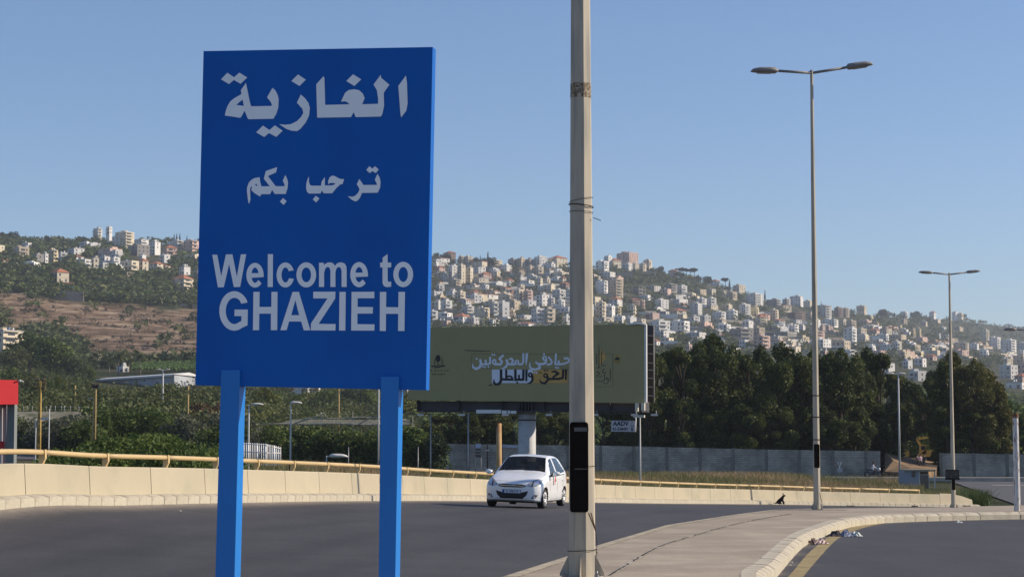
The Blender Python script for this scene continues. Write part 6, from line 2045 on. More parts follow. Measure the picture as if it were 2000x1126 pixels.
for (x, yt, yb, D, w, lb) in ((146, 752, 806, 280, 3.6, "plain wooden pole left of the twin pole"), (366.5, 753, 845, 230, 3.6, "wooden power pole with crossarm just left of the sign"), (661.5, 757, 818, 350, 3.2, "wooden power pole seen between the sign posts"), (1380, 1, 1, 1, 1, None)):
    if lb is None: continue
    t, top, r, zb = gpost("power_pole", lb, "power pole", x, yt, yb, D, w, M_WOOD, "wooden power poles")
    MB().box((0, 0, top - .5), (1.6, .12, .12)).build("crossarm", M_WOOD, t)
t, top, r, zb = gpost("power_pole", "twin wooden power pole carrying a dark cluster of insulators", "power pole", 185.5, 750, 862, 175, 3.4, M_WOOD)
MB().tube([(-.32, 0, -.2), (-.14, 0, top - 1.2)], r * .9, 8).build("shaft", M_WOOD, t)
MB().box((-.05, 0, top - .2), (.62, .2, .25)).build("crossarm", M_STEEL, t)
for q in range(4):
    MB().ball((-.30 + q * .18, 0, top + .02), .075, 8, 6).build("insulator", MATS["insulator_brown"], t)
t2 = MB().tube([(-.5, 0, top - 1.3), (-.28, 0, top - 1.45)], .04, 5).build("bracket", M_STEEL, t)
for q in range(3): MB().ball((-.62 + q * .14, 0, top - 1.25), .06, 8, 6).build("insulator", MATS["floodlight_case"], t)
# wires between the poles on the left
def wire(pts, label, r=.012):
    P = []
    for i in range(len(pts) - 1):
        a, b_ = Vector(pts[i]), Vector(pts[i + 1])
        for k in range(9):
            tt = k / 8; q = a.lerp(b_, tt); q.z -= 4 * .9 * tt * (1 - tt); P.append(q)
    o = MB().tube(P, r, 4, caps=False).build("power_line", M_DARK)
    tag(o, label, "wire")
for k, (dy, w_) in enumerate(((0, "upper"), (9, "lower"))):
    wire([at(-60, 758 + dy, 140), at(76, 754 + dy, 150), at(186, 757 + dy, 175), at(366, 756 + dy, 230), at(470, 760 + dy, 260)], f"{w_} sagging power line strung across the valley on the left", .02)
# wooden/steel pipe left of the billboard column and thin posts
t, top, r, zb = gpost("pipe_post", "orange rusted pipe post left of the billboard column", "post", 974.5, 826, 925, 100, 11.5, mat("orange_pipe", (.46, .30, .14), .8, .15, .8, second=(.35, .13, .05), second_scale=.7, second_amt=.3))
MB().box((-.06, 0, top - .05), (.25, .2, .25)).build("cap", M_RUST, t)
t, top, r, zb = gpost("pipe_post", "thin grey pipe post under the left part of the billboard", "post", 914.5, 806, 905, 123, 3.2, M_GALV, z=-3.3)
t, top, r, zb = gpost("pipe_post", "very thin grey pipe post at the far left under the billboard", "post", 841, 808, 895, 123, 2.6, M_GALV, z=-3.3)
t, top, r, zb = gpost("pipe_post", "thin pale pipe post under the right end of the billboard", "post", 1250.5, 814, 930, 123, 3.4, M_GREYP, z=-3.3)
for x, y0, y1, D, w_ in ((680.5, 872, 895, 170, "left"), (816.5, 872, 900, 150, "right")):
    gpost("thin_post", f"thin grey stake beside the valley road, the {w_} one of two", "post", x, y0, y1, D, 1.8, M_GALV)
# pale end caps and the AADV sign hung below the billboard
M_SIGNW = mat("small_sign_white", (.50, .51, .56), .6, .05, 2)
ag = thing("company_sign", "small white company sign with a phone number hung below the right of the billboard", "sign", tuple(at(1218, 832, 122)))
sp = at(1218, 832, 122); ANG = yaw_n(8)
slab("plate", [(1194.5, 820.5), (1240, 821), (1240.5, 842.5), (1193.5, 842)], sp, ANG, .06, M_SIGNW, ag)
M_INK = mat("navy_ink", (.015, .018, .05), .6, 0)
def plane_text(s, px, py, h_px, D, n, m, parent, p0, squeeze=1.0, weight=0.0, lift=.02):
    c = on_plane(px, py, p0 + n * lift, n)
    size = h_px / F * D / .70
    xa = Vector((-n.y, n.x, 0)).normalized()
    if xa.x < 0: xa = -xa
    ya = Vector((0, 0, 1))
    M_ = Matrix(((xa.x, ya.x, n.x, c.x), (xa.y, ya.y, n.y, c.y), (xa.z, ya.z, n.z, c.z), (0, 0, 0, 1)))
    me = text_mesh("lettering", s, size, m, None, M_, squeeze, weight)
    me.parent = parent; me.matrix_parent_inverse = world_of(parent).inverted()
    return me
plane_text("AADV", 1212.5, 826.8, 8.2, 122, ANG, M_INK, ag, sp, .95, .012)
plane_text("01-558491", 1212, 837.3, 5.6, 122, ANG, M_INK, ag, sp, .9, .006)
plane_text("2", 1234, 824.5, 3.6, 122, ANG, M_INK, ag, sp)
plane_text("24", 1235, 831.5, 4.4, 122, ANG, M_INK, ag, sp)
plane_text("B", 1234.5, 838, 5.6, 122, ANG, M_INK, ag, sp, 1, .006)
MB().tube([at(1242, 814, 122), at(1241.3, 843, 122)], .035, 6).build("hanger", MATS["white_flex"], ag, keep_world=True)
M_DISC = mat("cream_fitting", (.66, .62, .50), .6, .05, 2)
for nm, x0, x1, y0, y1 in (("end_plate", 1240.3, 1245.5, 786.5, 803), ("end_plate", 1252, 1258.5, 786.5, 801), ("foot_plate", 1236.5, 1258, 810, 814.8)):
    bbox_px(nm, x0, x1, y0, y1, -.30, -.15, M_DISC)
# info board and small road sign posts
ib = thing("notice_board", "narrow framed notice board with dark panels in front of the block wall", "sign", tuple(at(933.5, 893, 190)))
ip = at(933.5, 879, 190); IN = yaw_n(0)
slab("frame", [(927.5, 865), (940.5, 865.5), (940.5, 893.5), (927.5, 893)], ip, IN, .1, MATS["grey_paint_steel"], ib)
for k, (y0, y1, c) in enumerate(((866.5, 874, (.40, .47, .62)), (876, 878.5, (.05, .05, .05)), (879.5, 881, (.25, .26, .2)), (882, 884.5, (.05, .05, .05)), (885, 886.5, (.22, .22, .18)), (887.5, 892, (.07, .05, .05)))):
    decal("panel", [[[(929, y0), (939, y0), (939, y1), (929, y1)]]], ip, IN, mat(f"board_print_{k}", c, .6, .1, 2), ib, .02)
for x in (928.5, 939.5): MB().tube([at(x, 893, 190), at(x, 893, 190) - Vector((0, 0, 1.6))], .04, 5).build("leg", MATS["grey_paint_steel"], ib, keep_world=True)
sp2, top, r, zb = gpost("signal_post", "black post with small white fittings left of the orange pipe", "post", 952, 868, 905, 180, 2.2, M_DARK)
for z_ in (.5, 2.2): MB().box((0, -.1, top - z_), (.35, .1, .1)).build("fitting", MATS["floodlight_case"], sp2)
bn_ = thing("banner", "pale torn banner fixed to the block wall beside the column", "banner", tuple(at(997, 871, 213.5)))
slab("sheet", [(981, 867), (1012, 869), (1012, 874.5), (981, 873)], at(997, 871, 213.6), yaw_n(0), .05, mat("pale_blue_sheet", (.40, .43, .50), .7, .12, .6), bn_)
# yield sign
ys = thing("yield_sign", "small triangular give way sign with plate below beyond the grass", "sign", (at(1640, 925, 195).x, 195, terr_z(at(1640, 925, 195).x, 195)))
yp = at(1640, 912, 194.9); YN = yaw_n(-4)
slab("triangle", [(1634.8, 901.8), (1645.2, 901.8), (1640.5, 911.5), (1639.8, 911.5)], yp, YN, .03, mat("sign_white", (.6, .6, .56), .6, .05), ys)
decal("mark", [[[(1639, 903.2), (1641, 903.2), (1640.3, 907.5), (1639.7, 907.5)]]], yp, YN, M_DARK, ys, .01)
slab("plate", [(1635.2, 913.5), (1645.4, 914), (1645.4, 921.5), (1635, 921)], yp, YN, .03, mat("sign_grey", (.38, .39, .40), .6, .15, 4), ys)
MB().tube([(0, .05, 0), (0, .05, at(1640, 903, 195).z - ys.location.z)], .035, 6).build("post", M_GALV, ys)
# guard cabin
gk = thing("guard_cabin", "small grey prefabricated cabin with open glazed porch behind the grass", "cabin", (at(1792, 950, 165).x, 165, terr_z(at(1792, 950, 165).x, 165)))
gz_ = gk.location.z; D_ = 165
def gx(px, D=165): return (px - 1000) / F * D - gk.location.x
def gy(py, D=165): return (880 - py) / F * D - gz_
M_CAB = mat("cabin_sheet", (.26, .29, .34), .6, .08, 1.2, stretch=(6, 1, .4)); M_CABW = mat("cabin_trim", (.55, .54, .50), .6, .08, 2)
ztop = gy(918)
MB().box2((gx(1762.5), 0, -.3), (gx(1791), 2.4, ztop)).build("cabin_wall", M_CAB, gk)
MB().box2((gx(1777.5), -.03, gy(930.5)), (gx(1784), .02, gy(920))).build("window", M_PANE, gk)
MB().box2((gx(1764), -.25, ztop), (gx(1823), 2.5, ztop + .10)).build("roof", mat("cabin_roof", (.33, .30, .24), .8, .2, 2), gk)
MB().box2((gx(1791), .9, -.3), (gx(1792), 2.4, ztop)).box2((gx(1792), 2.3, -.3), (gx(1821), 2.4, ztop)).build("porch_wall", mat("porch_board", (.14, .11, .09), .8, .2, 1), gk)
for x in (1792, 1822): MB().box2((gx(x) - .05, 0, -.3), (gx(x) + .05, .1, ztop)).build("frame_post", M_CABW, gk)
MB().box2((gx(1792), 0, gy(920)), (gx(1822), .08, gy(918.4))).build("frame_rail", M_CABW, gk)
MB().box2((gx(1794), .02, gy(926.3)), (gx(1811), .08, gy(925.3))).build("frame_rail", M_CABW, gk)
MB().box2((gx(1810.5), .02, -.3), (gx(1811.5), .08, gy(925.3))).build("frame_post", M_CABW, gk)
MB().box2((gx(1794), .05, -.2), (gx(1810), .07, gy(926.4))).build("pane", glass_mat("cabin_glass", (.10, .11, .11), .1, .8), gk)
# gateway ramp, dirt and low wall
o = MB().add([tuple(at(1728, 920, 212)), tuple(at(1800, 924, 205)), tuple(at(1830, 912, 214)), tuple(at(1832, 903, 240)), tuple(at(1728, 884, 226)), (at(1728, 921, 212).x, 212, -4), (at(1800, 924, 205).x, 205, -4), (at(1830, 912, 214).x, 214, -4), tuple(at(1745, 898, 216)), tuple(at(1762, 906, 214))], [(4, 0, 8), (0, 9, 8), (0, 1, 9), (9, 1, 2), (9, 2, 3), (8, 9, 3), (4, 8, 3), (0, 5, 6, 1), (1, 6, 7, 2)]).build("dirt_bank", mat("orange_dirt", (.26, .17, .09), .95, .25, .6, second=(.12, .07, .04), second_scale=.5, second_amt=.4, bump=.5, bscale=2))
o["kind"] = "structure"
lw = MB().box2((at(1760, 910, 216).x, 215.5, -3), (at(1829, 910, 216).x, 215.9, at(1800, 907.5, 216).z)).build("low_wall", mat("low_wall_paint", (.45, .38, .28), .9, .1, 1)); tag(lw, "low cream wall across the gateway behind the cabin", "wall")
# the yard beyond the gateway rises so that the machines stand on it
yard = MB().box2((at(1700, 905, 262).x, 228, -5), (at(1860, 905, 262).x, 300, at(1780, 902, 245).z)).build("yard", mat("yard_earth", (.14, .10, .07), .95, .2, .5)); yard["kind"] = "structure"
YZ = at(1780, 902, 245).z
M_JCB = mat("machine_yellow", (.66, .40, .07), .55, .1, 1.5, spec=.4); M_TRK = mat("rubber_track", (.02, .02, .02), .9, .2, 3)
def excavator(px, D, face, scale, label, boom):
    p = at(px, 900, D)
    t = thing("excavator", label, "excavator", (p.x, D, YZ), 0, "parked yellow excavators")
    f = face
    def bx(nm, a, b_, m): return MB().box2((a[0] * f, a[1], a[2]), (b_[0] * f, b_[1], b_[2])).build(nm, m, t)
    for y in (-1.1, .6): 
        mb = MB(); mb.prism([(-1.5, .15), (-1.3, 0), (1.3, 0), (1.5, .15), (1.55, .45), (1.3, .75), (-1.3, .75), (-1.55, .45)], y, y + .5, 'y'); mb.build("track", M_TRK, t)
    MB().prism([(-1.6 * f, .85), (1.0 * f, .85), (1.0 * f, 1.3), (.2 * f, 1.9), (-1.5 * f, 1.9), (-1.7 * f, 1.5)], -1.0, 1.0, 'y').build("body", M_JCB, t)
    bx("cab", (.1, -1.0, 1.3), (1.0, -.1, 2.7), M_JCB); bx("cab_window", (.2, -1.03, 1.9), (.9, -.99, 2.55), M_PANE); 
    P = [Vector((x * f, .3, z)) for x, z in boom]
    for i in range(len(P) - 1):
        a, b_ = P[i], P[i + 1]; d = (b_ - a).normalized(); n_ = Vector((-d.z, 0, d.x)) * (.24 if i == 0 else .18)
        MB().prism([((a + n_).x, (a + n_).z), ((b_ + n_ * .6).x, (b_ + n_ * .6).z), ((b_ - n_ * .6).x, (b_ - n_ * .6).z), ((a - n_).x, (a - n_).z)], .12, .48, 'y').build("boom" if i == 0 else "dipper", M_JCB, t)
    e = P[-1]
    MB().prism([(e.x, e.z), (e.x + .5 * f, e.z - .1), (e.x + .55 * f, e.z - .7), (e.x - .1 * f, e.z - .8), (e.x - .2 * f, e.z - .3)], -.2, .8, 'y').build("bucket", M_STEEL, t)
    t.scale = (scale,) * 3
    return t
excavator(1752, 244, -1, .82, "yellow excavator with folded boom left of the slim lamp post at the gateway", [(.4, 1.4), (1.1, 3.7), (3.2, 1.2)])
excavator(1808, 246, -1, .80, "yellow excavator with raised horizontal boom inside the gateway", [(.0, 1.4), (1.3, 3.6), (-1.9, 4.1)])
excavator(1945, 250, 1, .9, "yellow machine partly hidden behind the block wall at the right", [(.4, 1.4), (1.5, 3.0), (3.0, 1.4)])
# buildings behind the right wall
for (x0, x1, yt, yb, ck, D, lb) in ((1716, 1732, 868, 892, 'cream', 250, "small cream shed peeping over the block wall beside the gateway"), (1959, 2030, 812, 892, 'brown', 268, "dark house with tan tiled roof behind the wall at the right edge")):
    p = at((x0 + x1) / 2, yb, D); w = (x1 - x0) / F * D; h = (yb - yt) / F * D
    t = thing("shed" if w < 3 else "yard_house", lb, "building", (p.x, D, p.z - 1), 0)
    MB().box2((-w / 2, 0, -1), (w / 2, 6, h * .8 + 1)).build("walls", WALLS[ck], t)
    MB().prism([(-w / 2 - .3, h * .8 + 1), (w / 2 + .3, h * .8 + 1), (w * .2, h + 1), (-w * .2, h + 1)], -.5, 6.4, 'y').build("roof", mat("tan_tiles", (.30, .22, .16), .9, .2, 1), t)
    if w > 3:
        for q in (-.3, -.05, .2): MB().box2((w * q, -.05, 1.6), (w * q + .9, .0, 3.2)).build("window", M_PANE, t)
        MB().box2((-w * .22, -.06, h * .5 + 1), (w * .1, -.01, h * .5 + 2)).build("balcony_panel", M_CAB, t)
# long white shed on the left
D_ = depth_at(290, 757)
ws = thing("warehouse", "long low white warehouse with grey shaded wall in the left valley", "warehouse", tuple(at(285, 757, D_)))
def wpt(px, py, dd=0): return tuple(at(px, py, D_ + dd))
A_, B__, C_, D4 = at(188, 752, D_ + 45), at(340, 757, D_), at(377, 754, D_ + 8), None
hgt = (757 - 731) / F * D_
f0, f1 = Vector((A_.x, A_.y, 0)), Vector((B__.x, B__.y, 0)); f2 = Vector((C_.x, C_.y + 14, 0)); f3 = f0 + (f2 - f1)
zb0 = at(340, 757, D_).z - 3; zt = at(340, 731, D_).z
MB().add([(q.x, q.y, zb0) for q in (f0, f1, f2, f3)] + [(q.x, q.y, zt) for q in (f0, f1, f2, f3)], [(0, 1, 5, 4), (1, 2, 6, 5), (2, 3, 7, 6), (3, 0, 4, 7), (4, 5, 6, 7)]).build("walls", wallm("warehouse_sheet", (.42, .44, .48)), ws, keep_world=True)
mid = (f0 + f3) / 2, (f1 + f2) / 2
MB().add([(f0.x - 1, f0.y - 1, zt + .05), (f1.x, f1.y - 1.5, zt + .05), (mid[1].x + .5, mid[1].y, zt + 1.1), (mid[0].x - 1, mid[0].y, zt + 1.1), (f2.x + 1, f2.y + 1, zt + .05), (f3.x, f3.y + 1, zt + .05), (f0.x - 1, f0.y - 1, zt - .5), (f1.x, f1.y - 1.5, zt - .5)],
         [(0, 1, 2, 3), (3, 2, 4, 5), (6, 7, 1, 0), (1, 4, 2)]).build("roof", mat("white_sheet_roof", (.62, .62, .61), .5, .05, .5), ws, keep_world=True)
for q in (.2, .55, .8):
    c = f0.lerp(f1, q); MB().box((c.x, c.y - .1, zb0 + 4.6), (1.2, .3, 1.2)).build("window", M_PANE, ws, keep_world=True)
# shop with red signs glimpsed under the board
D_ = depth_at(592, 770)
sh = thing("shop", "white shop front with red signs glimpsed under the blue board", "shop", tuple(at(592, 768, D_ - 5)))
slab("front", [(566, 752), (622, 752), (622, 772), (566, 772)], at(592, 762, D_ - 5), yaw_n(0), 6, WALLS['white'], sh)
slab("sign_panel", [(566, 750), (572, 750), (572, 762), (566, 762)], at(592, 762, D_ - 5.3), yaw_n(0), .2, mat("shop_red", (.45, .05, .05), .5, .05), sh)
slab("sign_panel", [(598, 752), (619, 752), (619, 762), (598, 762)], at(592, 762, D_ - 5.3), yaw_n(0), .2, MATS["shop_red"], sh)
slab("logo_plate", [(603, 753), (614, 753), (614, 760), (603, 760)], at(592, 762, D_ - 5.6), yaw_n(0), .1, MATS["white_flex"], sh)
# pale net pergola between the posts
M_NET = mat("pale_net", (.36, .34, .29), .9, .2, 1)
pg = thing("net_pergola", "sagging pale net pergola over the orchard seen between the sign posts", "pergola", tuple(at(650, 850, 235)))
for pts in (((495, 828), (540, 827), (600, 828), (660, 827), (720, 829), (800, 828)), ((575, 827), (600, 816), (650, 817), (715, 814), (800, 820)), ((627, 806), (628, 816), (640, 816), (632, 806), (610, 816), (575, 826)), ((700, 828), (725, 815), (760, 815), (800, 824), (815, 840))):
    MB().tube([at(x, y, 236) for x, y in pts], .07, 5).build("net_edge", M_NET, pg, keep_world=True)
for x, y0 in ((627, 804), (689, 804), (739, 804), (806, 812)): MB().tube([at(x, y0, 236), at(x, 850, 236)], .04, 5).build("pole", M_NET, pg, keep_world=True)
nv = []
a_, b_ = at(540, 827, 236), at(800, 829, 236); c_, d_ = at(800, 820, 244), at(575, 818, 244)
MB().add([a_, b_, c_, d_], [(0, 1, 2, 3)]).build("net", glass_mat("net_sheet", (.34, .32, .27), .9, .35), pg, keep_world=True)
# white palisade fence
fn = thing("palisade_fence", "white metal palisade fence beyond the rail beside the left sign post", "fence", tuple(at(510, 905, 92)))
k = 0
for x in np.arange(468, 548, 4.2):
    D_ = 92 + abs(x - 520) * .08; y0 = np.interp(x, [468, 520, 548], [863, 866, 872])
    MB().tube([at(x, y0, D_), at(x, 908, D_)], .026 if k % 4 else .05, 5).build("pale", MATS["white_flex"], fn, keep_world=True); k += 1
for yy in ((866, 875), (881, 884)):
    MB().tube([at(466, yy[0], 96), at(520, yy[0] + 2, 92), at(547, yy[1], 94)], .025, 5).build("rail", MATS["white_flex"], fn, keep_world=True)
MB().add([at(526, 878, 94), at(548, 872, 94), at(548, 906, 94), at(526, 906, 94)], [(0, 1, 2, 3)]).build("sheet_panel", mat("fence_sheet", (.45, .45, .43), .7, .1, 3), fn, keep_world=True)
# left boundary bank with fence posts
rb = MB().add([at(28, 802, 215), at(180, 802, 215), at(186, 822, 206), at(28, 822, 206)], [(0, 1, 2, 3)])
D_ = 205
pw = MB().add([at(20, 803, 222), at(190, 803, 222), at(192, 830, 216), at(20, 830, 216), at(20, 803, 223), at(190, 803, 223), at(192, 830, 224), at(20, 830, 224)], [(0, 1, 2, 3), (0, 4, 5, 1), (4, 7, 6, 5), (1, 5, 6, 2), (0, 3, 7, 4)]).build("stone_bank", mat("pale_bank", (.23, .21, .16), .95, .3, .5, second=(.10, .11, .06), second_scale=.4, second_amt=.4)); tag(pw, "pale rough stone bank behind the yellow lattice pole at the left", "wall")
wf = thing("wire_fence", "row of thin pale fence posts with wires on the stone bank", "fence", tuple(at(110, 803, 222)))
for x in (46, 54, 63, 75, 91, 99, 108, 120, 126, 138, 154, 172): MB().tube([at(x, 792 + (x % 3), 222), at(x, 804, 222)], .03, 4).build("post", MATS["floodlight_case"], wf, keep_world=True)
for y in (794, 799): MB().tube([at(44, y, 222), at(190, y + 1, 222)], .012, 3).build("wire", M_GALV, wf, keep_world=True)
# petrol station totem / canopy corner at the left edge
M_REDP = mat("canopy_red", (.60, .02, .025), .45, .03, 1, spec=.4); M_CONC = mat("grey_column", (.20, .215, .21), .8, .05, 1)
ps = thing("station_canopy", "red fascia canopy corner on a grey column at the left edge", "canopy", tuple(at(18, 905, 60)))
pp = at(18, 766, 60)
slab("fascia", [(-120, 738), (35.5, 742), (35.5, 789), (-120, 790)], pp, yaw_n(-40), 2.0, M_REDP, ps)
slab("column", [(14, 789), (28.5, 789), (26.5, 915), (11.5, 915)], at(18, 766, 60.3), yaw_n(0), .35, M_CONC, ps)
slab("column", [(11.5, 911), (26.5, 911), (26.5, 1010), (11.5, 1010)], at(18, 766, 60.31), yaw_n(0), .34, M_CONC, ps)
slab("white_panel", [(-120, 790), (4, 790), (2, 1000), (-120, 1000)], at(0, 850, 60.6), yaw_n(0), .3, mat("station_white", (.60, .55, .56), .5, .03), ps)
slab("lilac_panel", [(5, 790), (13, 790), (12, 1000), (3, 1000)], at(0, 850, 60.7), yaw_n(0), .3, mat("station_lilac", (.27, .25, .31), .5, .03), ps)
slab("red_band", [(-120, 861), (7, 861), (7, 875), (-120, 875)], at(0, 868, 60.5), yaw_n(0), .1, M_REDP, ps)
MB().tube([at(27, 747, 59.8), at(36, 744, 59.5)], .02, 5).build("spotlight_arm", M_DARK, ps, keep_world=True)
o = lamp_head(.16, .1, .05).build("spotlight", MATS["floodlight_case"], ps, keep_world=True); o.location = at(36, 744, 59.5)
bo = MB().tube([at(30, 872, 66), at(30, 900, 66)], .035, 6).build("bollard", mat("orange_bollard", (.5, .2, .08), .6, .1)); tag(bo, "small orange topped bollard beside the grey station column", "bollard")

# ------------------------------------------------------------------ people and animals (skinned skeletons)
def skin_body(name, joints, edges, m, parent, subdiv=1, root=0):
    me = bpy.data.meshes.new(name)
    me.from_pydata([j[0] for j in joints], edges, [])
    ob = bpy.data.objects.new(name, me); COL.objects.link(ob)
    md = ob.modifiers.new("skin", 'SKIN')
    sv = me.skin_vertices[0].data
    for i, (p, r) in enumerate(joints):
        r = r if isinstance(r, tuple) else (r, r)
        sv[i].radius = r; sv[i].use_root = (i == root)
    if subdiv:
        s = ob.modifiers.new("sub", 'SUBSURF'); s.levels = subdiv; s.render_levels = subdiv
    bpy.context.view_layer.update()
    dg = bpy.context.evaluated_depsgraph_get()
    nm = bpy.data.meshes.new_from_object(ob.evaluated_get(dg))
    bpy.data.objects.remove(ob)
    nm.materials.clear()
    for mm in (m if isinstance(m, list) else [m]): nm.materials.append(mm)
    for p in nm.polygons: p.use_smooth = True
    return new_obj(name, nm, parent)
M_SKIN = mat("skin", (.38, .21, .14), .6, .05, 10)
def person(label, loc, rz, shirt, trousers, pose='stand', group=None, cat="person", scale=1.0):
    t = thing("person", label, cat, loc, rz, group); t.scale = (scale,) * 3
    if pose == 'stand': hip, kneeL, footL, kneeR, footR = (0, 0, .92), (.11, -.05, .50), (.13, .02, .06), (-.11, .03, .50), (-.12, .1, .06)
    if pose == 'ride': hip, kneeL, footL, kneeR, footR = (0, 0, .80), (.20, -.42, .78), (.17, -.22, .36), (-.20, -.42, .78), (-.17, -.22, .36)
    lean = .05 if pose == 'stand' else -.16
    chest = (0, lean * 1.0, hip[2] + .36); neck = (0, lean * 1.2, hip[2] + .56); head = (0, lean * 1.3 - .02, hip[2] + .72)
    if pose == 'stand': eL, hL, eR, hR = (.24, .03, hip[2] + .22), (.25, -.08, hip[2] - .04), (-.24, .03, hip[2] + .22), (-.22, -.10, hip[2] + .0)
    else: eL, hL, eR, hR = (.30, -.32, hip[2] + .24), (.30, -.56, hip[2] + .20), (-.30, -.32, hip[2] + .24), (-.30, -.56, hip[2] + .20)
    J = [(hip, (.13, .10)), (chest, (.16, .11)), (neck, (.06, .06)), (head, (.095, .11)), ((.17, chest[1], chest[2] + .11), .07), (eL, .045), (hL, .035),
         ((-.17, chest[1], chest[2] + .11), .07), (eR, .045), (hR, .035), (kneeL, .065), (footL, .045), ((footL[0], footL[1] - .16, .04 if pose == 'stand' else footL[2] - .03), .04), (kneeR, .065), (footR, .045), ((footR[0], footR[1] - .16, .04 if pose == 'stand' else footR[2] - .03), .04)]
    E = [(0, 1), (1, 2), (2, 3), (1, 4), (4, 5), (5, 6), (1, 7), (7, 8), (8, 9), (0, 10), (10, 11), (11, 12), (0, 13), (13, 14), (14, 15)]
    body = skin_body("body", J, E, [M_SKIN, shirt, trousers, mat("shoe_dark", (.03, .03, .03), .7, .1)], t, 1)
    me = body.data
    for p in me.polygons:
        c = p.center
        k = 0
        if c.z < .12: k = 3
        elif c.z < hip[2] + .02 and abs(c.x) < .3 and not (abs(c.x) > .19 and c.z > hip[2] - .2 and pose == 'stand'): k = 2
        elif c.z < neck[2] - .02 and not (abs(c.x) > .19 and c.z < hip[2] + .20 and pose == 'stand'): k = 1
        p.material_index = k
    MB().ball((head[0], head[1] + .02, head[2] + .04), .118, 12, 8, (.92, 1.0, .95)).build("hair" if pose == 'stand' else "helmet", mat("hair_dark", (.02, .015, .012), .7, .1), t)
    MB().ball((head[0], head[1] - .10, head[2] - .005), .018, 6, 4, (1, 1.2, 1.4)).build("nose", M_SKIN, t)
    return t, head
pz = at(1797, 909, 222)
person("person in a pale pink shirt standing at the gateway wall", (at(1799.5, 905, 214.5).x, 214.8, at(1800, 913, 214.8).z - .1), 0.3, mat("shirt_pink", (.62, .42, .44), .8, .05), mat("trousers_dark", (.05, .05, .06), .8, .1), scale=.92)
person("person in dark clothes standing right beside the pink shirted one", (at(1806.5, 905, 214.5).x, 214.9, at(1800, 913, 214.8).z - .1), -.4, mat("shirt_dark", (.04, .05, .05), .8, .1), MATS["trousers_dark"], scale=.92)
person("person in a dark patterned shirt standing left of the pink shirted one", (at(1794, 905, 214.5).x, 215.0, at(1800, 913, 214.8).z - .1), .6, mat("shirt_pattern", (.22, .15, .16), .8, .3, 30), MATS["trousers_dark"], scale=.9)
# motorbike and rider
mx_ = at(1706, 931, 200); mz = max(terr_z(mx_.x, 200), terr_z(mx_.x, 198)) + .04
mbk = thing("motorcycle", "dark motorcycle with white headlamp fairing riding right along the block wall", "motorcycle", (mx_.x, 200, mz), R(90))
M_TYRE = mat("tyre", (.02, .02, .022), .9, .1); M_BIKE = mat("bike_black", (.025, .025, .03), .4, .05)
# local -y is forward; rotated so the bike heads to the right
for y in (-.68, .62):
    pts = [(0, y + .30 * math.cos(a), .31 + .30 * math.sin(a)) for a in np.linspace(0, 2 * math.pi, 19)]
    w_ = MB().tube(pts, .055, 8, caps=False).build("wheel", M_TYRE, mbk)
    MB().tube([(-.04, y, .31), (.04, y, .31)], .10, 10).build("hub", M_GALV, w_)
MB().tube([(.06, -.68, .31), (.05, -.42, .95)], .03, 6).tube([(-.06, -.68, .31), (-.05, -.42, .95)], .03, 6).build("fork", M_GALV, mbk)
MB().ball((0, -.12, .80), .19, 12, 8, (.75, 1.3, .75)).build("tank", M_BIKE, mbk)
MB().box((0, .34, .80), (.24, .62, .10)).build("seat", M_TYRE, mbk)
MB().box((0, -.02, .45), (.26, .42, .34)).build("engine", M_STEEL, mbk)
MB().tube([(.12, .0, .35), (.14, .75, .42)], .045, 8).build("exhaust", M_GALV, mbk)
MB().tube([(-.32, -.36, 1.02), (0, -.44, .98), (.32, -.36, 1.02)], .018, 6).build("handlebar", M_BIKE, mbk)
MB().ball((0, -.60, .86), .15, 10, 8, (.8, .9, 1.0)).build("headlamp_fairing", mat("fairing_white", (.75, .75, .75), .3, .02), mbk)
MB().prism([(-.95, .58), (-.50, .62), (-.48, .66), (-.95, .64)], -.07, .07, 'x').build("mudguard", M_BIKE, mbk)
person("rider in a white shirt sitting on the dark motorcycle", (mx_.x - .18, 200, mz), R(90), mat("shirt_white", (.72, .72, .74), .8, .03), MATS["trousers_dark"], pose='ride', scale=.97)
# small black dog sitting on the far kerb
dp = at(1526.5, 984.5, 100.2); 
wz = float(np.interp(100.2, wall_path[:, 1], wall_path[:, 2]))
dg_ = thing("dog", "small black dog with pricked ears sitting on the far kerb", "dog", (dp.x, 100.2, dp.z + .0), R(60))
J = [((0, .16, .12), .10), ((0, .03, .22), .085), ((0, -.06, .33), .06), ((0, -.10, .40), .058), ((0, -.20, .385), .028), ((.05, -.08, .14), .03), ((.05, -.10, .01), .022), ((-.05, -.08, .14), .03), ((-.05, -.10, .01), .022),
     ((.09, .12, .10), .05), ((.10, .02, .02), .025), ((-.09, .12, .10), .05), ((-.10, .02, .02), .025), ((0, .28, .05), .02), ((0, .40, .08), .012)]
E = [(0, 1), (1, 2), (2, 3), (3, 4), (1, 5), (5, 6), (1, 7), (7, 8), (0, 9), (9, 10), (0, 11), (11, 12), (0, 13), (13, 14)]
skin_body("body", J, E, mat("fur_black", (.012, .010, .010), .9, .2, 20), dg_, 1)
for s_ in (-1, 1): MB().add([(s_ * .02, -.09, .44), (s_ * .06, -.08, .43), (s_ * .045, -.085, .53), (s_ * .04, -.06, .44)], [(0, 1, 2), (1, 3, 2), (3, 0, 2), (0, 3, 1)]).build("ear", MATS["fur_black"], dg_)
dg_.scale = (1.15,) * 3

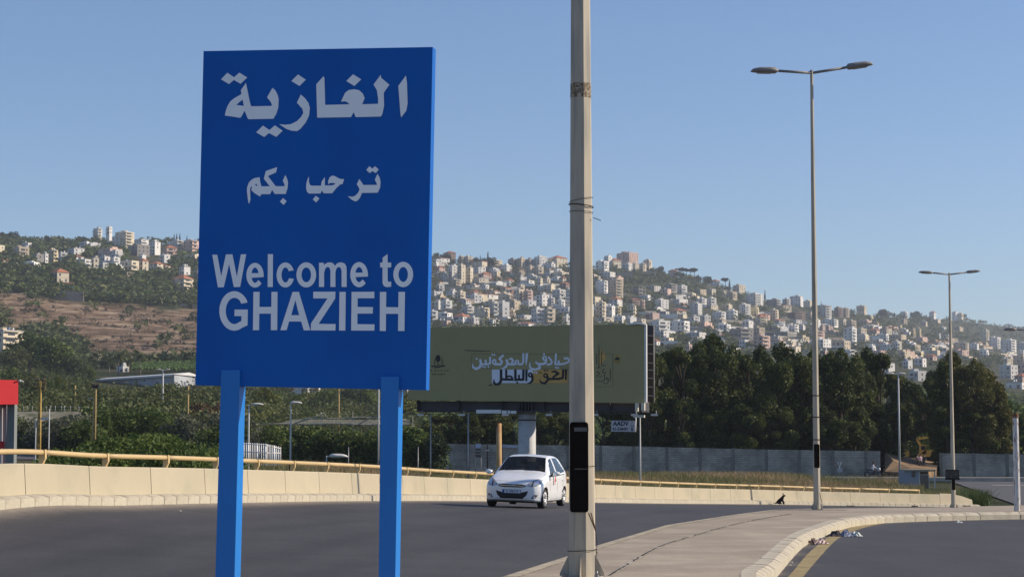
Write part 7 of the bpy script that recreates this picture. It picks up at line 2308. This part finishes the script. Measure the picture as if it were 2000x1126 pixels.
# ------------------------------------------------------------------ litter on the right road
def crumple(name, label, px0, px1, py, D, h, cols, seed, ny=.42):
    rr = random.Random(seed)
    a, b_ = at(px0, py, D), at(px1, py, D)
    zg = isl_z(min(D, 54)) - .2
    t = thing(name, label, "litter", ((a.x + b_.x) / 2, D, zg))
    n = len(cols); L_ = b_.x - a.x
    for k, (c0, c1, m) in enumerate(cols):
        nx, nyy = 9, 7
        vs, fs = [], []
        for i in range(nx):
            for j in range(nyy):
                u, v = c0 + (c1 - c0) * i / (nx - 1), j / (nyy - 1)
                edge = min(i, nx - 1 - i, 2) / 2 * min(j, nyy - 1 - j, 2) / 2
                env = math.sin(math.pi * min(1, max(0, u * .9 + .05))) ** .6
                vs.append(((u - .5) * L_ + rr.uniform(-.02, .02), (v - .5) * ny + rr.uniform(-.03, .03), max(.006, h * env * edge * rr.uniform(.35, 1.15) + .006 * k)))
        for i in range(nx - 1):
            for j in range(nyy - 1): fs.append((i * nyy + j, (i + 1) * nyy + j, (i + 1) * nyy + j + 1, i * nyy + j + 1))
        MB().add(vs, fs).build("fold", m, t)
    return t
M_CL1 = mat("cloth_dark", (.05, .045, .055), .85, .3, 9); M_CL2 = mat("cloth_bluegrey", (.32, .36, .46), .8, .35, 12, second=(.07, .08, .13), second_scale=9, second_amt=.5); M_CL3 = mat("cloth_pale", (.62, .64, .58), .8, .2, 14, second=(.16, .18, .18), second_scale=12, second_amt=.3)
crumple("crumpled_cloth", "crumpled dark, blue and pale cloth lying on the right road past the yellow line", 1613, 1682, 1048, 41.6, .13, [(0, .48, M_CL1), (.40, .74, M_CL2), (.68, 1, M_CL3)], 4, .5)
crumple("crumpled_wrapping", "crumpled pinkish cream wrapping lying on the yellow line by the kerb", 1562, 1617, 1061, 38.2, .11, [(0, .35, mat("wrap_tan", (.45, .33, .22), .8, .3, 12, second=(.1, .05, .04), second_scale=11, second_amt=.4)), (.25, .7, mat("wrap_dark", (.08, .05, .05), .8, .3, 14, second=(.6, .45, .38), second_scale=10, second_amt=.5)), (.55, 1, mat("wrap_pink", (.66, .50, .44), .7, .2, 14, second=(.25, .12, .1), second_scale=12, second_amt=.3))], 9, .42)
crumple("dark_rag", "small dark rag lying behind the cream wrapping at the kerb", 1580, 1594, 1051, 40.8, .08, [(0, 1, M_CL1)], 12, .25)
crumple("plastic_bag", "small white plastic scrap on the right road below the third lamp", 1866, 1880, 1012, 49.5, .06, [(0, 1, M_CL3)], 14, .2)
crumple("flat_carton", "flat brown carton lying on the right road near the kerb", 1752, 1768, 1023, 47.0, .015, [(0, 1, mat("carton", (.20, .15, .11), .9, .2, 8))], 15, .2)
for px, py, D in ((1546, 1098, 31.5), (1543, 1104, 30.8)):
    p = rroad_pt(px, py); o = MB().ball((0, 0, .008), .022, 6, 4, (1, 1, .5)).build("pebble", M_CL3, loc=tuple(p)); tag(o, "tiny pale scrap on dusty road edge beside the yellow line" + (", nearer one" if py > 1100 else ", farther one"), "litter")
for px, py, D, s_ in ((352, 998, 36, .02),):
    d = ray(px, py); z = -1.17; p = d * (z / d.z); o = MB().ball((0, 0, .01), s_, 6, 4, (1.3, 1, .6)).build("pebble", M_CL3, loc=(p.x, p.y, z + .0)); tag(o, "tiny white stone on the left road near the kerb", "litter")
# ------------------------------------------------------------------ the white hatchback
CAR_Y = 53.6
car_loc = Vector(((1004 - 1000) / F * CAR_Y, CAR_Y, 0))
def road_z(X, Y):
    i = int(np.argmin(np.abs(wall_path[:, 1] - Y)))
    o = wall_path[i] + np.array([nrm[i, 0] * KERB_W, nrm[i, 1] * KERB_W, -KERB_H]); ix = inner_x(Y)
    t = min(1, max(0, (X - o[0]) / (ix - o[0])))
    return o[2] * (1 - t ** .6) + (isl_z(Y) - .10) * t ** .6
car_loc.z = road_z(car_loc.x, CAR_Y) + .0
YAWC = R(-14)
car = thing("hatchback_car", "white five-door hatchback driving towards the camera on the ramp road", "car", tuple(car_loc), YAWC)
# slight cross fall of the banked road
zl = road_z(car_loc.x - .7, CAR_Y); zr = road_z(car_loc.x + .7, CAR_Y)
car.rotation_euler = (0, math.atan2(zl - zr, 1.4), YAWC)
M_CAR = mat("car_white_paint", (.82, .83, .84), .28, .02, 2, spec=.5, coat=.6)
M_BLK = mat("car_black_plastic", (.022, .022, .024), .5, .1, 6)
M_GLS = glass_mat("car_glass", (.02, .024, .028), .04, .42)
M_GLSD = glass_mat("car_side_glass", (.018, .02, .024), .05, .93)
M_CHR = mat("chrome", (.6, .6, .62), .18, .02, 2, metal=1.0)
M_HL = glass_mat("headlight_glass", (.30, .31, .33), .08, 1.0); M_HLI = mat("headlight_reflector", (.75, .76, .78), .15, .05, 20, metal=.8)
# control sections from nose (s=0) to tail (s=3.56); local y = s - 0.3, nose towards -y
# each: s, [ (half width, z) x 8 ] bottom centre .. roof centre
ST = [
 (0.00, [(0, .30), (.36, .30), (.40, .36), (.42, .48), (.41, .58), (.38, .64), (.25, .66), (0, .67)]),
 (0.05, [(0, .22), (.55, .22), (.60, .32), (.62, .48), (.60, .62), (.52, .70), (.34, .72), (0, .73)]),
 (0.18, [(0, .19), (.68, .19), (.74, .30), (.76, .48), (.74, .66), (.62, .77), (.38, .80), (0, .81)]),
 (0.40, [(0, .18), (.72, .18), (.79, .30), (.80, .50), (.785, .72), (.66, .86), (.42, .90), (0, .91)]),
 (0.70, [(0, .18), (.73, .18), (.795, .30), (.80, .52), (.79, .78), (.69, .93), (.45, .975), (0, .99)]),
 (0.98, [(0, .18), (.73, .18), (.795, .30), (.80, .54), (.79, .84), (.72, .985), (.50, 1.035), (0, 1.055)]),
 (1.12, [(0, .18), (.73, .18), (.795, .30), (.80, .54), (.79, .86), (.705, 1.07), (.49, 1.125), (0, 1.145)]),
 (1.55, [(0, .18), (.73, .18), (.795, .30), (.80, .55), (.785, .90), (.60, 1.355), (.44, 1.41), (0, 1.435)]),
 (1.75, [(0, .18), (.73, .18), (.795, .30), (.80, .55), (.785, .91), (.575, 1.43), (.43, 1.485), (0, 1.51)]),
 (2.10, [(0, .18), (.73, .18), (.795, .30), (.80, .56), (.785, .93), (.575, 1.465), (.43, 1.52), (0, 1.54)]),
 (2.60, [(0, .18), (.73, .18), (.795, .30), (.80, .57), (.785, .96), (.575, 1.455), (.43, 1.51), (0, 1.53)]),
 (3.05, [(0, .19), (.72, .19), (.79, .30), (.795, .58), (.78, .99), (.57, 1.40), (.42, 1.46), (0, 1.475)]),
 (3.32, [(0, .21), (.68, .21), (.76, .32), (.775, .60), (.75, .99), (.55, 1.30), (.40, 1.36), (0, 1.375)]),
 (3.50, [(0, .26), (.60, .26), (.70, .36), (.72, .62), (.68, .96), (.53, 1.06), (.38, 1.10), (0, 1.11)]),
 (3.56, [(0, .36), (.48, .36), (.55, .42), (.58, .62), (.54, .84), (.44, .92), (.30, .94), (0, .95)]),
]
def cr(P, t):
    n = len(P); i = min(int(t), n - 2); f = t - i
    p0 = P[max(i - 1, 0)]; p1 = P[i]; p2 = P[i + 1]; p3 = P[min(i + 2, n - 1)]
    v = 0.5 * (2 * p1 + (p2 - p0) * f + (2 * p0 - 5 * p1 + 4 * p2 - p3) * f * f + (3 * p1 - p0 - 3 * p2 + p3) * f ** 3)
    lin_ = p1 * (1 - f) + p2 * f
    return v * .55 + lin_ * .45
SP_ = np.array([[(a, b_) for a, b_ in prof] for _, prof in ST]); SS = np.array([s for s, _ in ST])
NU = 84; NV = 42
us = np.linspace(0, len(ST) - 1, NU)
grid = []; svals = []
for u in us:
    prof = cr(SP_, u); s = float(cr(SS, u)); svals.append(s)
    vs_ = [cr(prof, v) for v in np.linspace(0, 7, NV)]
    grid.append([(q[0], s, q[1]) for q in vs_])
G = np.array(grid)
def P3(i, j, sg):
    x, s, z = G[i, j]; return (sg * max(0, x), s - .3, z)
S_F, S_R = .60, 2.98      # axle positions (s)
body = MB(); shield = MB(); side = MB(); rear = MB()
vlev = np.linspace(0, 7, NV)
arch_r = .335
for sg in (-1, 1):
    for i in range(NU - 1):
        for j in range(NV - 1):
            q = [P3(i, j, sg), P3(i + 1, j, sg), P3(i + 1, j + 1, sg), P3(i, j + 1, sg)]
            if sg < 0: q = q[::-1]
            c = np.mean(q, 0); s = c[1] + .3; z = c[2]; v = (vlev[j] + vlev[j + 1]) / 2
            um = (us[i] + us[i + 1]) / 2
            if v < 5.3 and abs(c[0]) > .45 and (math.hypot(s - S_F, z - .30) < arch_r or math.hypot(s - S_R, z - .30) < arch_r): continue
            # windscreen: between cowl and header, inboard of the pillars
            if 1.04 < s < 1.68 and v > 5.22: shield.add(q, [(0, 1, 2, 3)], True); continue
            if v > 4.16 and v < 4.90 and 1.32 < s < 3.02 and z > .90:
                # door pillar
                if 1.98 < s < 2.08: body.add(q, [(0, 1, 2, 3)], True); continue
                if s < 1.62 and z > .93 + (s - 1.22) * 1.05: body.add(q, [(0, 1, 2, 3)], True); continue
                if s > 2.75 and z > 1.36 - (s - 2.75) * .9: body.add(q, [(0, 1, 2, 3)], True); continue
                side.add(q, [(0, 1, 2, 3)], True); continue
            if 3.12 < s < 3.44 and v > 5.3: rear.add(q, [(0, 1, 2, 3)], True); continue
            body.add(q, [(0, 1, 2, 3)], True)
def merged(mb, nm, m, parent, th=0.0):
    o = mb.build(nm, m, parent)
    bm = bmesh.new(); bm.from_mesh(o.data)
    bmesh.ops.remove_doubles(bm, verts=bm.verts, dist=.0006)
    bmesh.ops.recalc_face_normals(bm, faces=bm.faces)
    for f in bm.faces: f.smooth = True
    bm.to_mesh(o.data); bm.free()
    return o
for i_, rev in ((0, False), (NU - 1, True)):
    for j in range(NV - 1):
        body.add([P3(i_, j, 1), P3(i_, j + 1, 1), P3(i_, j + 1, -1), P3(i_, j, -1)], [(0, 1, 2, 3)], True)
bodyo = merged(body, "body", M_CAR, car)
merged(shield, "windscreen", M_GLS, car); half = {}
for sg in (-1, 1):
    h_ = MB()
    for f in side.f:
        P_ = [side.v[i] for i in f]
        if np.mean([p[0] for p in P_]) * sg > 0: h_.add(P_, [tuple(range(len(P_)))], True)
    merged(h_, "side_window", M_GLSD, car); merged(rear, "rear_window", M_GLSD, car)
# hull for projecting the front details
full = MB()
for sg in (-1, 1):
    for i in range(NU - 1):
        for j in range(NV - 1):
            full.add([P3(i, j, sg), P3(i + 1, j, sg), P3(i + 1, j + 1, sg), P3(i, j + 1, sg)], [(0, 1, 2, 3)])
for j in range(NV - 1): full.add([P3(0, j, 1), P3(0, j + 1, 1), P3(0, j + 1, -1), P3(0, j, -1)], [(0, 1, 2, 3)])
bv = BVHTree.FromPolygons([Vector(v) for v in full.v], full.f)
def on_front(x, z, off):
    h = bv.ray_cast(Vector((x, -3, z)), Vector((0, 1, 0)))
    return (h[0] if h[0] is not None else Vector((x, -.2, z))) - Vector((0, off, 0))
def front_patch(nm, poly, m, off=.006, thick=.02, parent=None, step=.03, axis='y'):
    """polygon in the front view, draped over the bodywork"""
    pts = []
    n = len(poly)
    for i in range(n):
        a, b_ = poly[i], poly[(i + 1) % n]; k = max(1, int(math.hypot(b_[0] - a[0], b_[1] - a[1]) / step))
        for q in range(k): pts.append((a[0] + (b_[0] - a[0]) * q / k, a[1] + (b_[1] - a[1]) * q / k))
    bm = bmesh.new()
    vv = [bm.verts.new((x, 0, z)) for x, z in pts]
    f = bm.faces.new(vv)
    bmesh.ops.triangulate(bm, faces=[f])
    for _ in range(2): bmesh.ops.subdivide_edges(bm, edges=[e for e in bm.edges if e.calc_length() > .05], cuts=1, use_grid_fill=False)
    bmesh.ops.triangulate(bm, faces=bm.faces)
    for v in bm.verts:
        v.co = on_front(v.co.x, v.co.z, off)
    me = bpy.data.meshes.new(nm)
    for f in bm.faces: f.smooth = True
    bmesh.ops.recalc_face_normals(bm, faces=bm.faces)
    bm.to_mesh(me); bm.free(); me.materials.append(m)
    return new_obj(nm, me, parent or car)
for sg in (-1, 1):
    hl = front_patch("headlight", [(sg * x, z) for x, z in ((.40, .665), (.54, .62), (.68, .65), (.745, .74), (.735, .83), (.64, .85), (.54, .80), (.45, .73))], M_HL, .010)
    front_patch("reflector", [(sg * x, z) for x, z in ((.57, .665), (.65, .675), (.70, .74), (.69, .80), (.63, .81), (.58, .75))], M_HLI, .018, parent=hl)
    front_patch("reflector", [(sg * x, z) for x, z in ((.45, .665), (.52, .65), (.54, .69), (.50, .715))], M_HLI, .018, parent=hl)
    front_patch("headlight_bezel", [(sg * x, z) for x, z in ((.545, .635), (.565, .635), (.575, .79), (.555, .79))], M_BLK, .022, parent=hl)
    fl = front_patch("fog_light", [(sg * x, z) for x, z in ((.53, .285), (.64, .30), (.70, .39), (.62, .395), (.57, .35))], M_BLK, .010)
    front_patch("fog_lens", [(sg * x, z) for x, z in ((.58, .305), (.63, .315), (.66, .365), (.61, .36))], M_HLI, .018, parent=fl)
gr = front_patch("grille", [(-.40, .655), (-.27, .685), (.27, .685), (.40, .655), (.35, .615), (.2, .598), (-.2, .598), (-.35, .615)], M_BLK, .010)
front_patch("grille_bar", [(-.34, .650), (.34, .650), (.32, .636), (-.32, .636)], M_CHR, .018, parent=gr)
lg = MB()
pts = [(.055 * math.cos(a), .026 * math.sin(a)) for a in np.linspace(0, 2 * math.pi, 17)]
lg.tube([on_front(x, .643 + z, .026) for x, z in pts], .006, 5, caps=False)
lg.tube([on_front(-.022, .625, .026), on_front(-.012, .661, .026)], .006, 5).tube([on_front(.012, .625, .026), on_front(.022, .661, .026)], .006, 5).tube([on_front(-.016, .641, .026), on_front(.016, .645, .026)], .006, 5)
lg.build("emblem", M_CHR, gr)
front_patch("lower_intake", [(-.45, .50), (-.27, .45), (.27, .45), (.45, .50), (.40, .37), (.30, .275), (-.30, .275), (-.40, .37)], M_BLK, .010)
front_patch("splitter", [(-.62, .235), (.62, .235), (.58, .20), (-.58, .20)], M_BLK, .012)
# number plate
pc = on_front(0, .475, .035)
pl = MB().box((0, pc.y, .480), (.50, .012, .105), 0).build("number_plate", mat("plate_white", (.62, .66, .72), .5, .02), car)
MB().box((-.225, pc.y - .007, .480), (.05, .004, .10)).build("plate_band", mat("plate_blue", (.03, .10, .35), .5, .02), pl)
fr = MB()
for a, b_ in (((-.255, .425), (.255, .432)), ((-.255, .528), (.255, .535)), ((-.255, .432), (-.248, .528)), ((.248, .432), (.255, .528))): fr.box2((a[0], pc.y - .012, a[1]), (b_[0], pc.y + .004, b_[1]))
fr.build("plate_frame", mat("plate_frame", (.05, .09, .18), .5, .05), pl)
M_ = Matrix(((1, 0, 0, .02), (0, 0, -1, pc.y - .0085), (0, 1, 0, .478), (0, 0, 0, 1)))
tx = text_mesh("plate_number", "S 194113", .105, mat("plate_ink", (.03, .05, .12), .5, 0), pl, M_, .85, .0015)
# bonnet shut line, wipers, aerial
def groove(pts, nm, r=.004, parent=None, m=M_BLK):
    MB().tube(pts, r, 5).build(nm, m, parent or car)
def top_pt(x, s, off=.0):
    h = bv.ray_cast(Vector((x, s - .3, 3)), Vector((0, 0, -1)))
    return (h[0] if h[0] is not None else Vector((x, s - .3, 1))) + Vector((0, 0, off))
for sg in (-1, 1): groove([top_pt(sg * x, s) for x, s in ((.60, .30), (.66, .50), (.70, .75), (.70, 1.0))], "shut_line")
groove([top_pt(x, .115 + .1 * x * x, .0) for x in np.linspace(-.5, .5, 9)], "shut_line", .004)
for x0, x1, s1 in ((.10, .60, 1.10), (-.45, .05, 1.08)): groove([top_pt(x0, 1.0, .02), top_pt(x1, s1, .02)], "wiper", .009)
groove([top_pt(0, 1.80, 0), top_pt(0, 1.80, 0) + Vector((.01, .12, .13))], "aerial", .008)
def side_pt(sg, s, z, off=.0):
    h = bv.ray_cast(Vector((sg * 3, s - .3, z)), Vector((-sg, 0, 0)))
    return (h[0] if h[0] is not None else Vector((sg * .8, s - .3, z))) + Vector((sg * off, 0, 0))
for sg in (-1, 1):
    groove([side_pt(sg, 1.18, z) for z in (.27, .5, .7, .9)] + [side_pt(sg, 1.40, 1.06)], "door_line", .004)
    groove([side_pt(sg, 2.03, z) for z in (.27, .5, .7, .93)], "door_line", .004)
    groove([side_pt(sg, s, z) for s, z in ((2.66, .62), (2.82, .76), (2.86, .95))], "door_line", .004)
    groove([side_pt(sg, s, .26) for s in (1.18, 2.03, 2.66)], "door_line", .004)
    for s in (1.86, 2.66): MB().box(side_pt(sg, s, .80, .012), (.03, .16, .035)).build("door_handle", M_CAR, car)
    MB().tube([side_pt(sg, s, .905 + (s - 1.4) * .04, .004) for s in np.linspace(1.36, 2.9, 9)], .012, 5).build("window_seal", M_BLK, car)
    MB().tube([side_pt(sg, 1.22, .93, .0), side_pt(sg, 1.24, .95, .07)], .03, 6).build("mirror_stalk", M_BLK, car)
    mr = MB().ball((sg * (.785 + .17), 1.16 - .3, 1.00), .092, 14, 10, (1.05, .62, .78)).build("mirror", M_CAR, car)
    MB().box((sg * (.785 + .17), 1.235 - .3, 1.00), (.17, .01, .11)).build("mirror_glass", M_CHR, mr)
    MB().ball((sg * .725, 3.40 - .3, .80), .10, 10, 8, (.35, .7, 1.3)).build("tail_light", mat("tail_red", (.4, .02, .02), .3, .02), car)
    # wheels
    for s in (S_F, S_R):
        w_ = thing("wheel", None, None, (0, 0, 0)); w_.parent = car; w_.location = (sg * .70, s - .3, .285)
        tyr = MB()
        prof = [(-.085, .20), (-.092, .25), (-.075, .283), (0, .288), (.075, .283), (.092, .25), (.085, .20)]
        nn_ = 28; vs, fs = [], []
        for k in range(nn_):
            a = 2 * math.pi * k / nn_
            for x, r in prof: vs.append((x, r * math.cos(a), r * math.sin(a)))
        for k in range(nn_):
            for j in range(len(prof) - 1): fs.append((k * 7 + j, k * 7 + j + 1, ((k + 1) % nn_) * 7 + j + 1, ((k + 1) % nn_) * 7 + j))
        tyr.add(vs, fs, True).build("tyre", M_TYRE, w_)
        rim = MB()
        x0 = sg * .075
        rim.tube([(sg * .02, 0, 0), (sg * .03, 0, 0)], .19, 24, smooth=False)
        rimb = MB()
        pts = [(sg * .083, .198 * math.cos(a), .198 * math.sin(a)) for a in np.linspace(0, 2 * math.pi, 25)]
        rimb.tube(pts, .014, 6, caps=False)
        for k in range(8):
            a = k * math.pi / 4 + .2
            rimb.tube([(sg * .085, .04 * math.cos(a), .04 * math.sin(a)), (sg * .080, .19 * math.cos(a + .05), .19 * math.sin(a + .05))], [.030, .020], 6)
        rimb.ball((sg * .085, 0, 0), .05, 10, 6, (.4, 1, 1))
        rimb.build("rim", mat("wheel_silver", (.55, .55, .56), .35, .03, metal=.5), w_)
        rim.build("brake_disc", M_BLK, w_)
    # inner arches
for s in (S_F, S_R):
    ar = MB(); vs, fs = [], []
    n_ = 16
    for k in range(n_ + 1):
        a = math.pi * k / n_
        for x in (-.76, .76): vs.append((x, s - .3 + .36 * math.cos(a), .28 + .36 * math.sin(a)))
    for k in range(n_): fs.append((2 * k, 2 * k + 1, 2 * k + 3, 2 * k + 2))
    ar.add(vs, fs).build("wheel_housing", M_BLK, car)
MB().box((0, 1.45, .17), (1.3, 3.0, .04)).build("underbody", M_BLK, car)
# cabin: dashboard, seats, steering wheel
M_INT = mat("interior_dark", (.03, .03, .034), .8, .1, 5); M_SEAT = mat("seat_cloth", (.13, .13, .12), .9, .1, 6)
MB().prism([(.68, .80), (1.15, .80), (1.12, .98), (.95, 1.05), (.74, 1.00)], -.70, .70, 'x').build("dashboard", M_INT, car)
MB().box((0, 1.9, .40), (1.4, 2.4, .1)).build("cabin_floor", M_INT, car)
MB().box((0, 2.78, .85), (1.3, .12, .75)).build("rear_seat", M_SEAT, car)
MB().box((0, 3.0, .95), (1.2, .3, .02)).build("parcel_shelf", M_INT, car)
for sg in (-1, 1):
    x = sg * .34
    st = MB().box((x, 1.62, .56), (.46, .48, .16)).prism([(1.80, .60), (1.92, .60), (2.08, 1.16), (1.98, 1.18)], x - .23, x + .23, 'x')
    so = st.build("front_seat", M_SEAT, car)
    MB().prism([(1.99, 1.17), (2.07, 1.17), (2.10, 1.36), (2.03, 1.36)], x - .12, x + .12, 'x').build("headrest", mat("headrest_pale", (.34, .36, .31), .9, .05) if sg < 0 else M_SEAT, so)
MB().box((-.10, 2.35, 1.16), (.52, .03, .30)).build("sun_shade", MATS["headrest_pale"], car)
sw = MB(); sw.tube([(.34 + .17 * math.cos(a), 1.20 + .08 * math.sin(a), .98 + .15 * math.sin(a)) for a in np.linspace(0, 2 * math.pi, 19)], .014, 6, caps=False)
sw.build("steering_wheel", M_INT, car)
MB().box((0, 1.06, 1.36), (.20, .03, .06)).build("rear_view_mirror", M_INT, car)
# driver on the car's left (the viewer's right), sunlit hand cloth held out of the window
dv = thing("person", "driver in a dark shirt holding a red cloth out of the white hatchback", "person", tuple(car_loc), YAWC)
dv.rotation_euler = car.rotation_euler; car.scale = (1, 1, .935); dv.scale = (1, 1, .935)
J = [((.34, 1.66, .66), (.15, .12)), ((.35, 1.72, .95), (.17, .11)), ((.36, 1.68, 1.14), (.06, .06)), ((.37, 1.60, 1.27), (.085, .105)), ((.52, 1.66, 1.06), .06), ((.66, 1.50, 1.02), .045), ((.79, 1.38, 1.00), .036), ((.845, 1.30, .94), .028),
     ((.18, 1.66, 1.06), .06), ((.14, 1.44, .90), .045), ((.22, 1.22, .98), .035), ((.44, 1.30, .62), .08), ((.44, 1.05, .40), .06), ((.24, 1.30, .62), .08), ((.24, 1.05, .40), .06)]
E = [(0, 1), (1, 2), (2, 3), (1, 4), (4, 5), (5, 6), (6, 7), (1, 8), (8, 9), (9, 10), (0, 11), (11, 12), (0, 13), (13, 14)]
bd = skin_body("body", J, E, [M_SKIN, mat("shirt_navy", (.03, .03, .04), .8, .1)], dv, 1)
for p in bd.data.polygons: p.material_index = 1 if (p.center.z < 1.10 and p.center.y > 1.46) else 0
MB().ball((.37, 1.63, 1.31), .105, 12, 8, (.9, 1, .85)).build("hair", MATS["hair_dark"], dv)
MB().ball((.37, 1.49, 1.26), .02, 6, 4, (1, 1.2, 1.5)).build("nose", M_SKIN, dv)
for sg in (-1, 1): MB().ball((.37 + sg * .035, 1.515, 1.29), .012, 6, 4).build("eye", M_DARK, dv)
MB().box((.37, 1.512, 1.215), (.05, .012, .010)).build("mouth", mat("lips", (.30, .11, .09), .6, 0), dv)
rc = MB()
vs, fs = [], []
for i in range(6):
    for j in range(6): vs.append((.840 + .010 * math.sin(i * 1.7 + j), 1.22 + .11 * j / 5 * (1 - .25 * i / 5) + .02 * math.sin(i), .90 - .26 * i / 5 - .02 * (j % 2)))
for i in range(5):
    for j in range(5): fs.append((i * 6 + j, i * 6 + j + 1, (i + 1) * 6 + j + 1, (i + 1) * 6 + j))
rco = rc.add(vs, fs, True).build("red_cloth", mat("cloth_red", (.50, .07, .05), .8, .15, 20))
rco.matrix_world = Matrix.LocRotScale(car_loc, car.rotation_euler, None); tag(rco, "red cloth hanging from the driver's hand below the car's wing mirror", "cloth")

# ------------------------------------------------------------------ haze
hb_ = MB().box2((-4000, -60, -9), (4000, 6900, 310)).build("haze", [])
hm = bpy.data.materials.new("haze_air"); hm.use_nodes = True
hm.node_tree.nodes.clear()
ho = hm.node_tree.nodes.new("ShaderNodeOutputMaterial"); hv_ = hm.node_tree.nodes.new("ShaderNodeVolumePrincipled")
hv_.inputs["Color"].default_value = (.80, .88, 1.0, 1); hv_.inputs["Density"].default_value = HAZE; hv_.inputs["Anisotropy"].default_value = .2
hm.node_tree.links.new(hv_.outputs[0], ho.inputs["Volume"])
hb_.data.materials.clear(); hb_.data.materials.append(hm)
hb_["kind"] = "stuff"
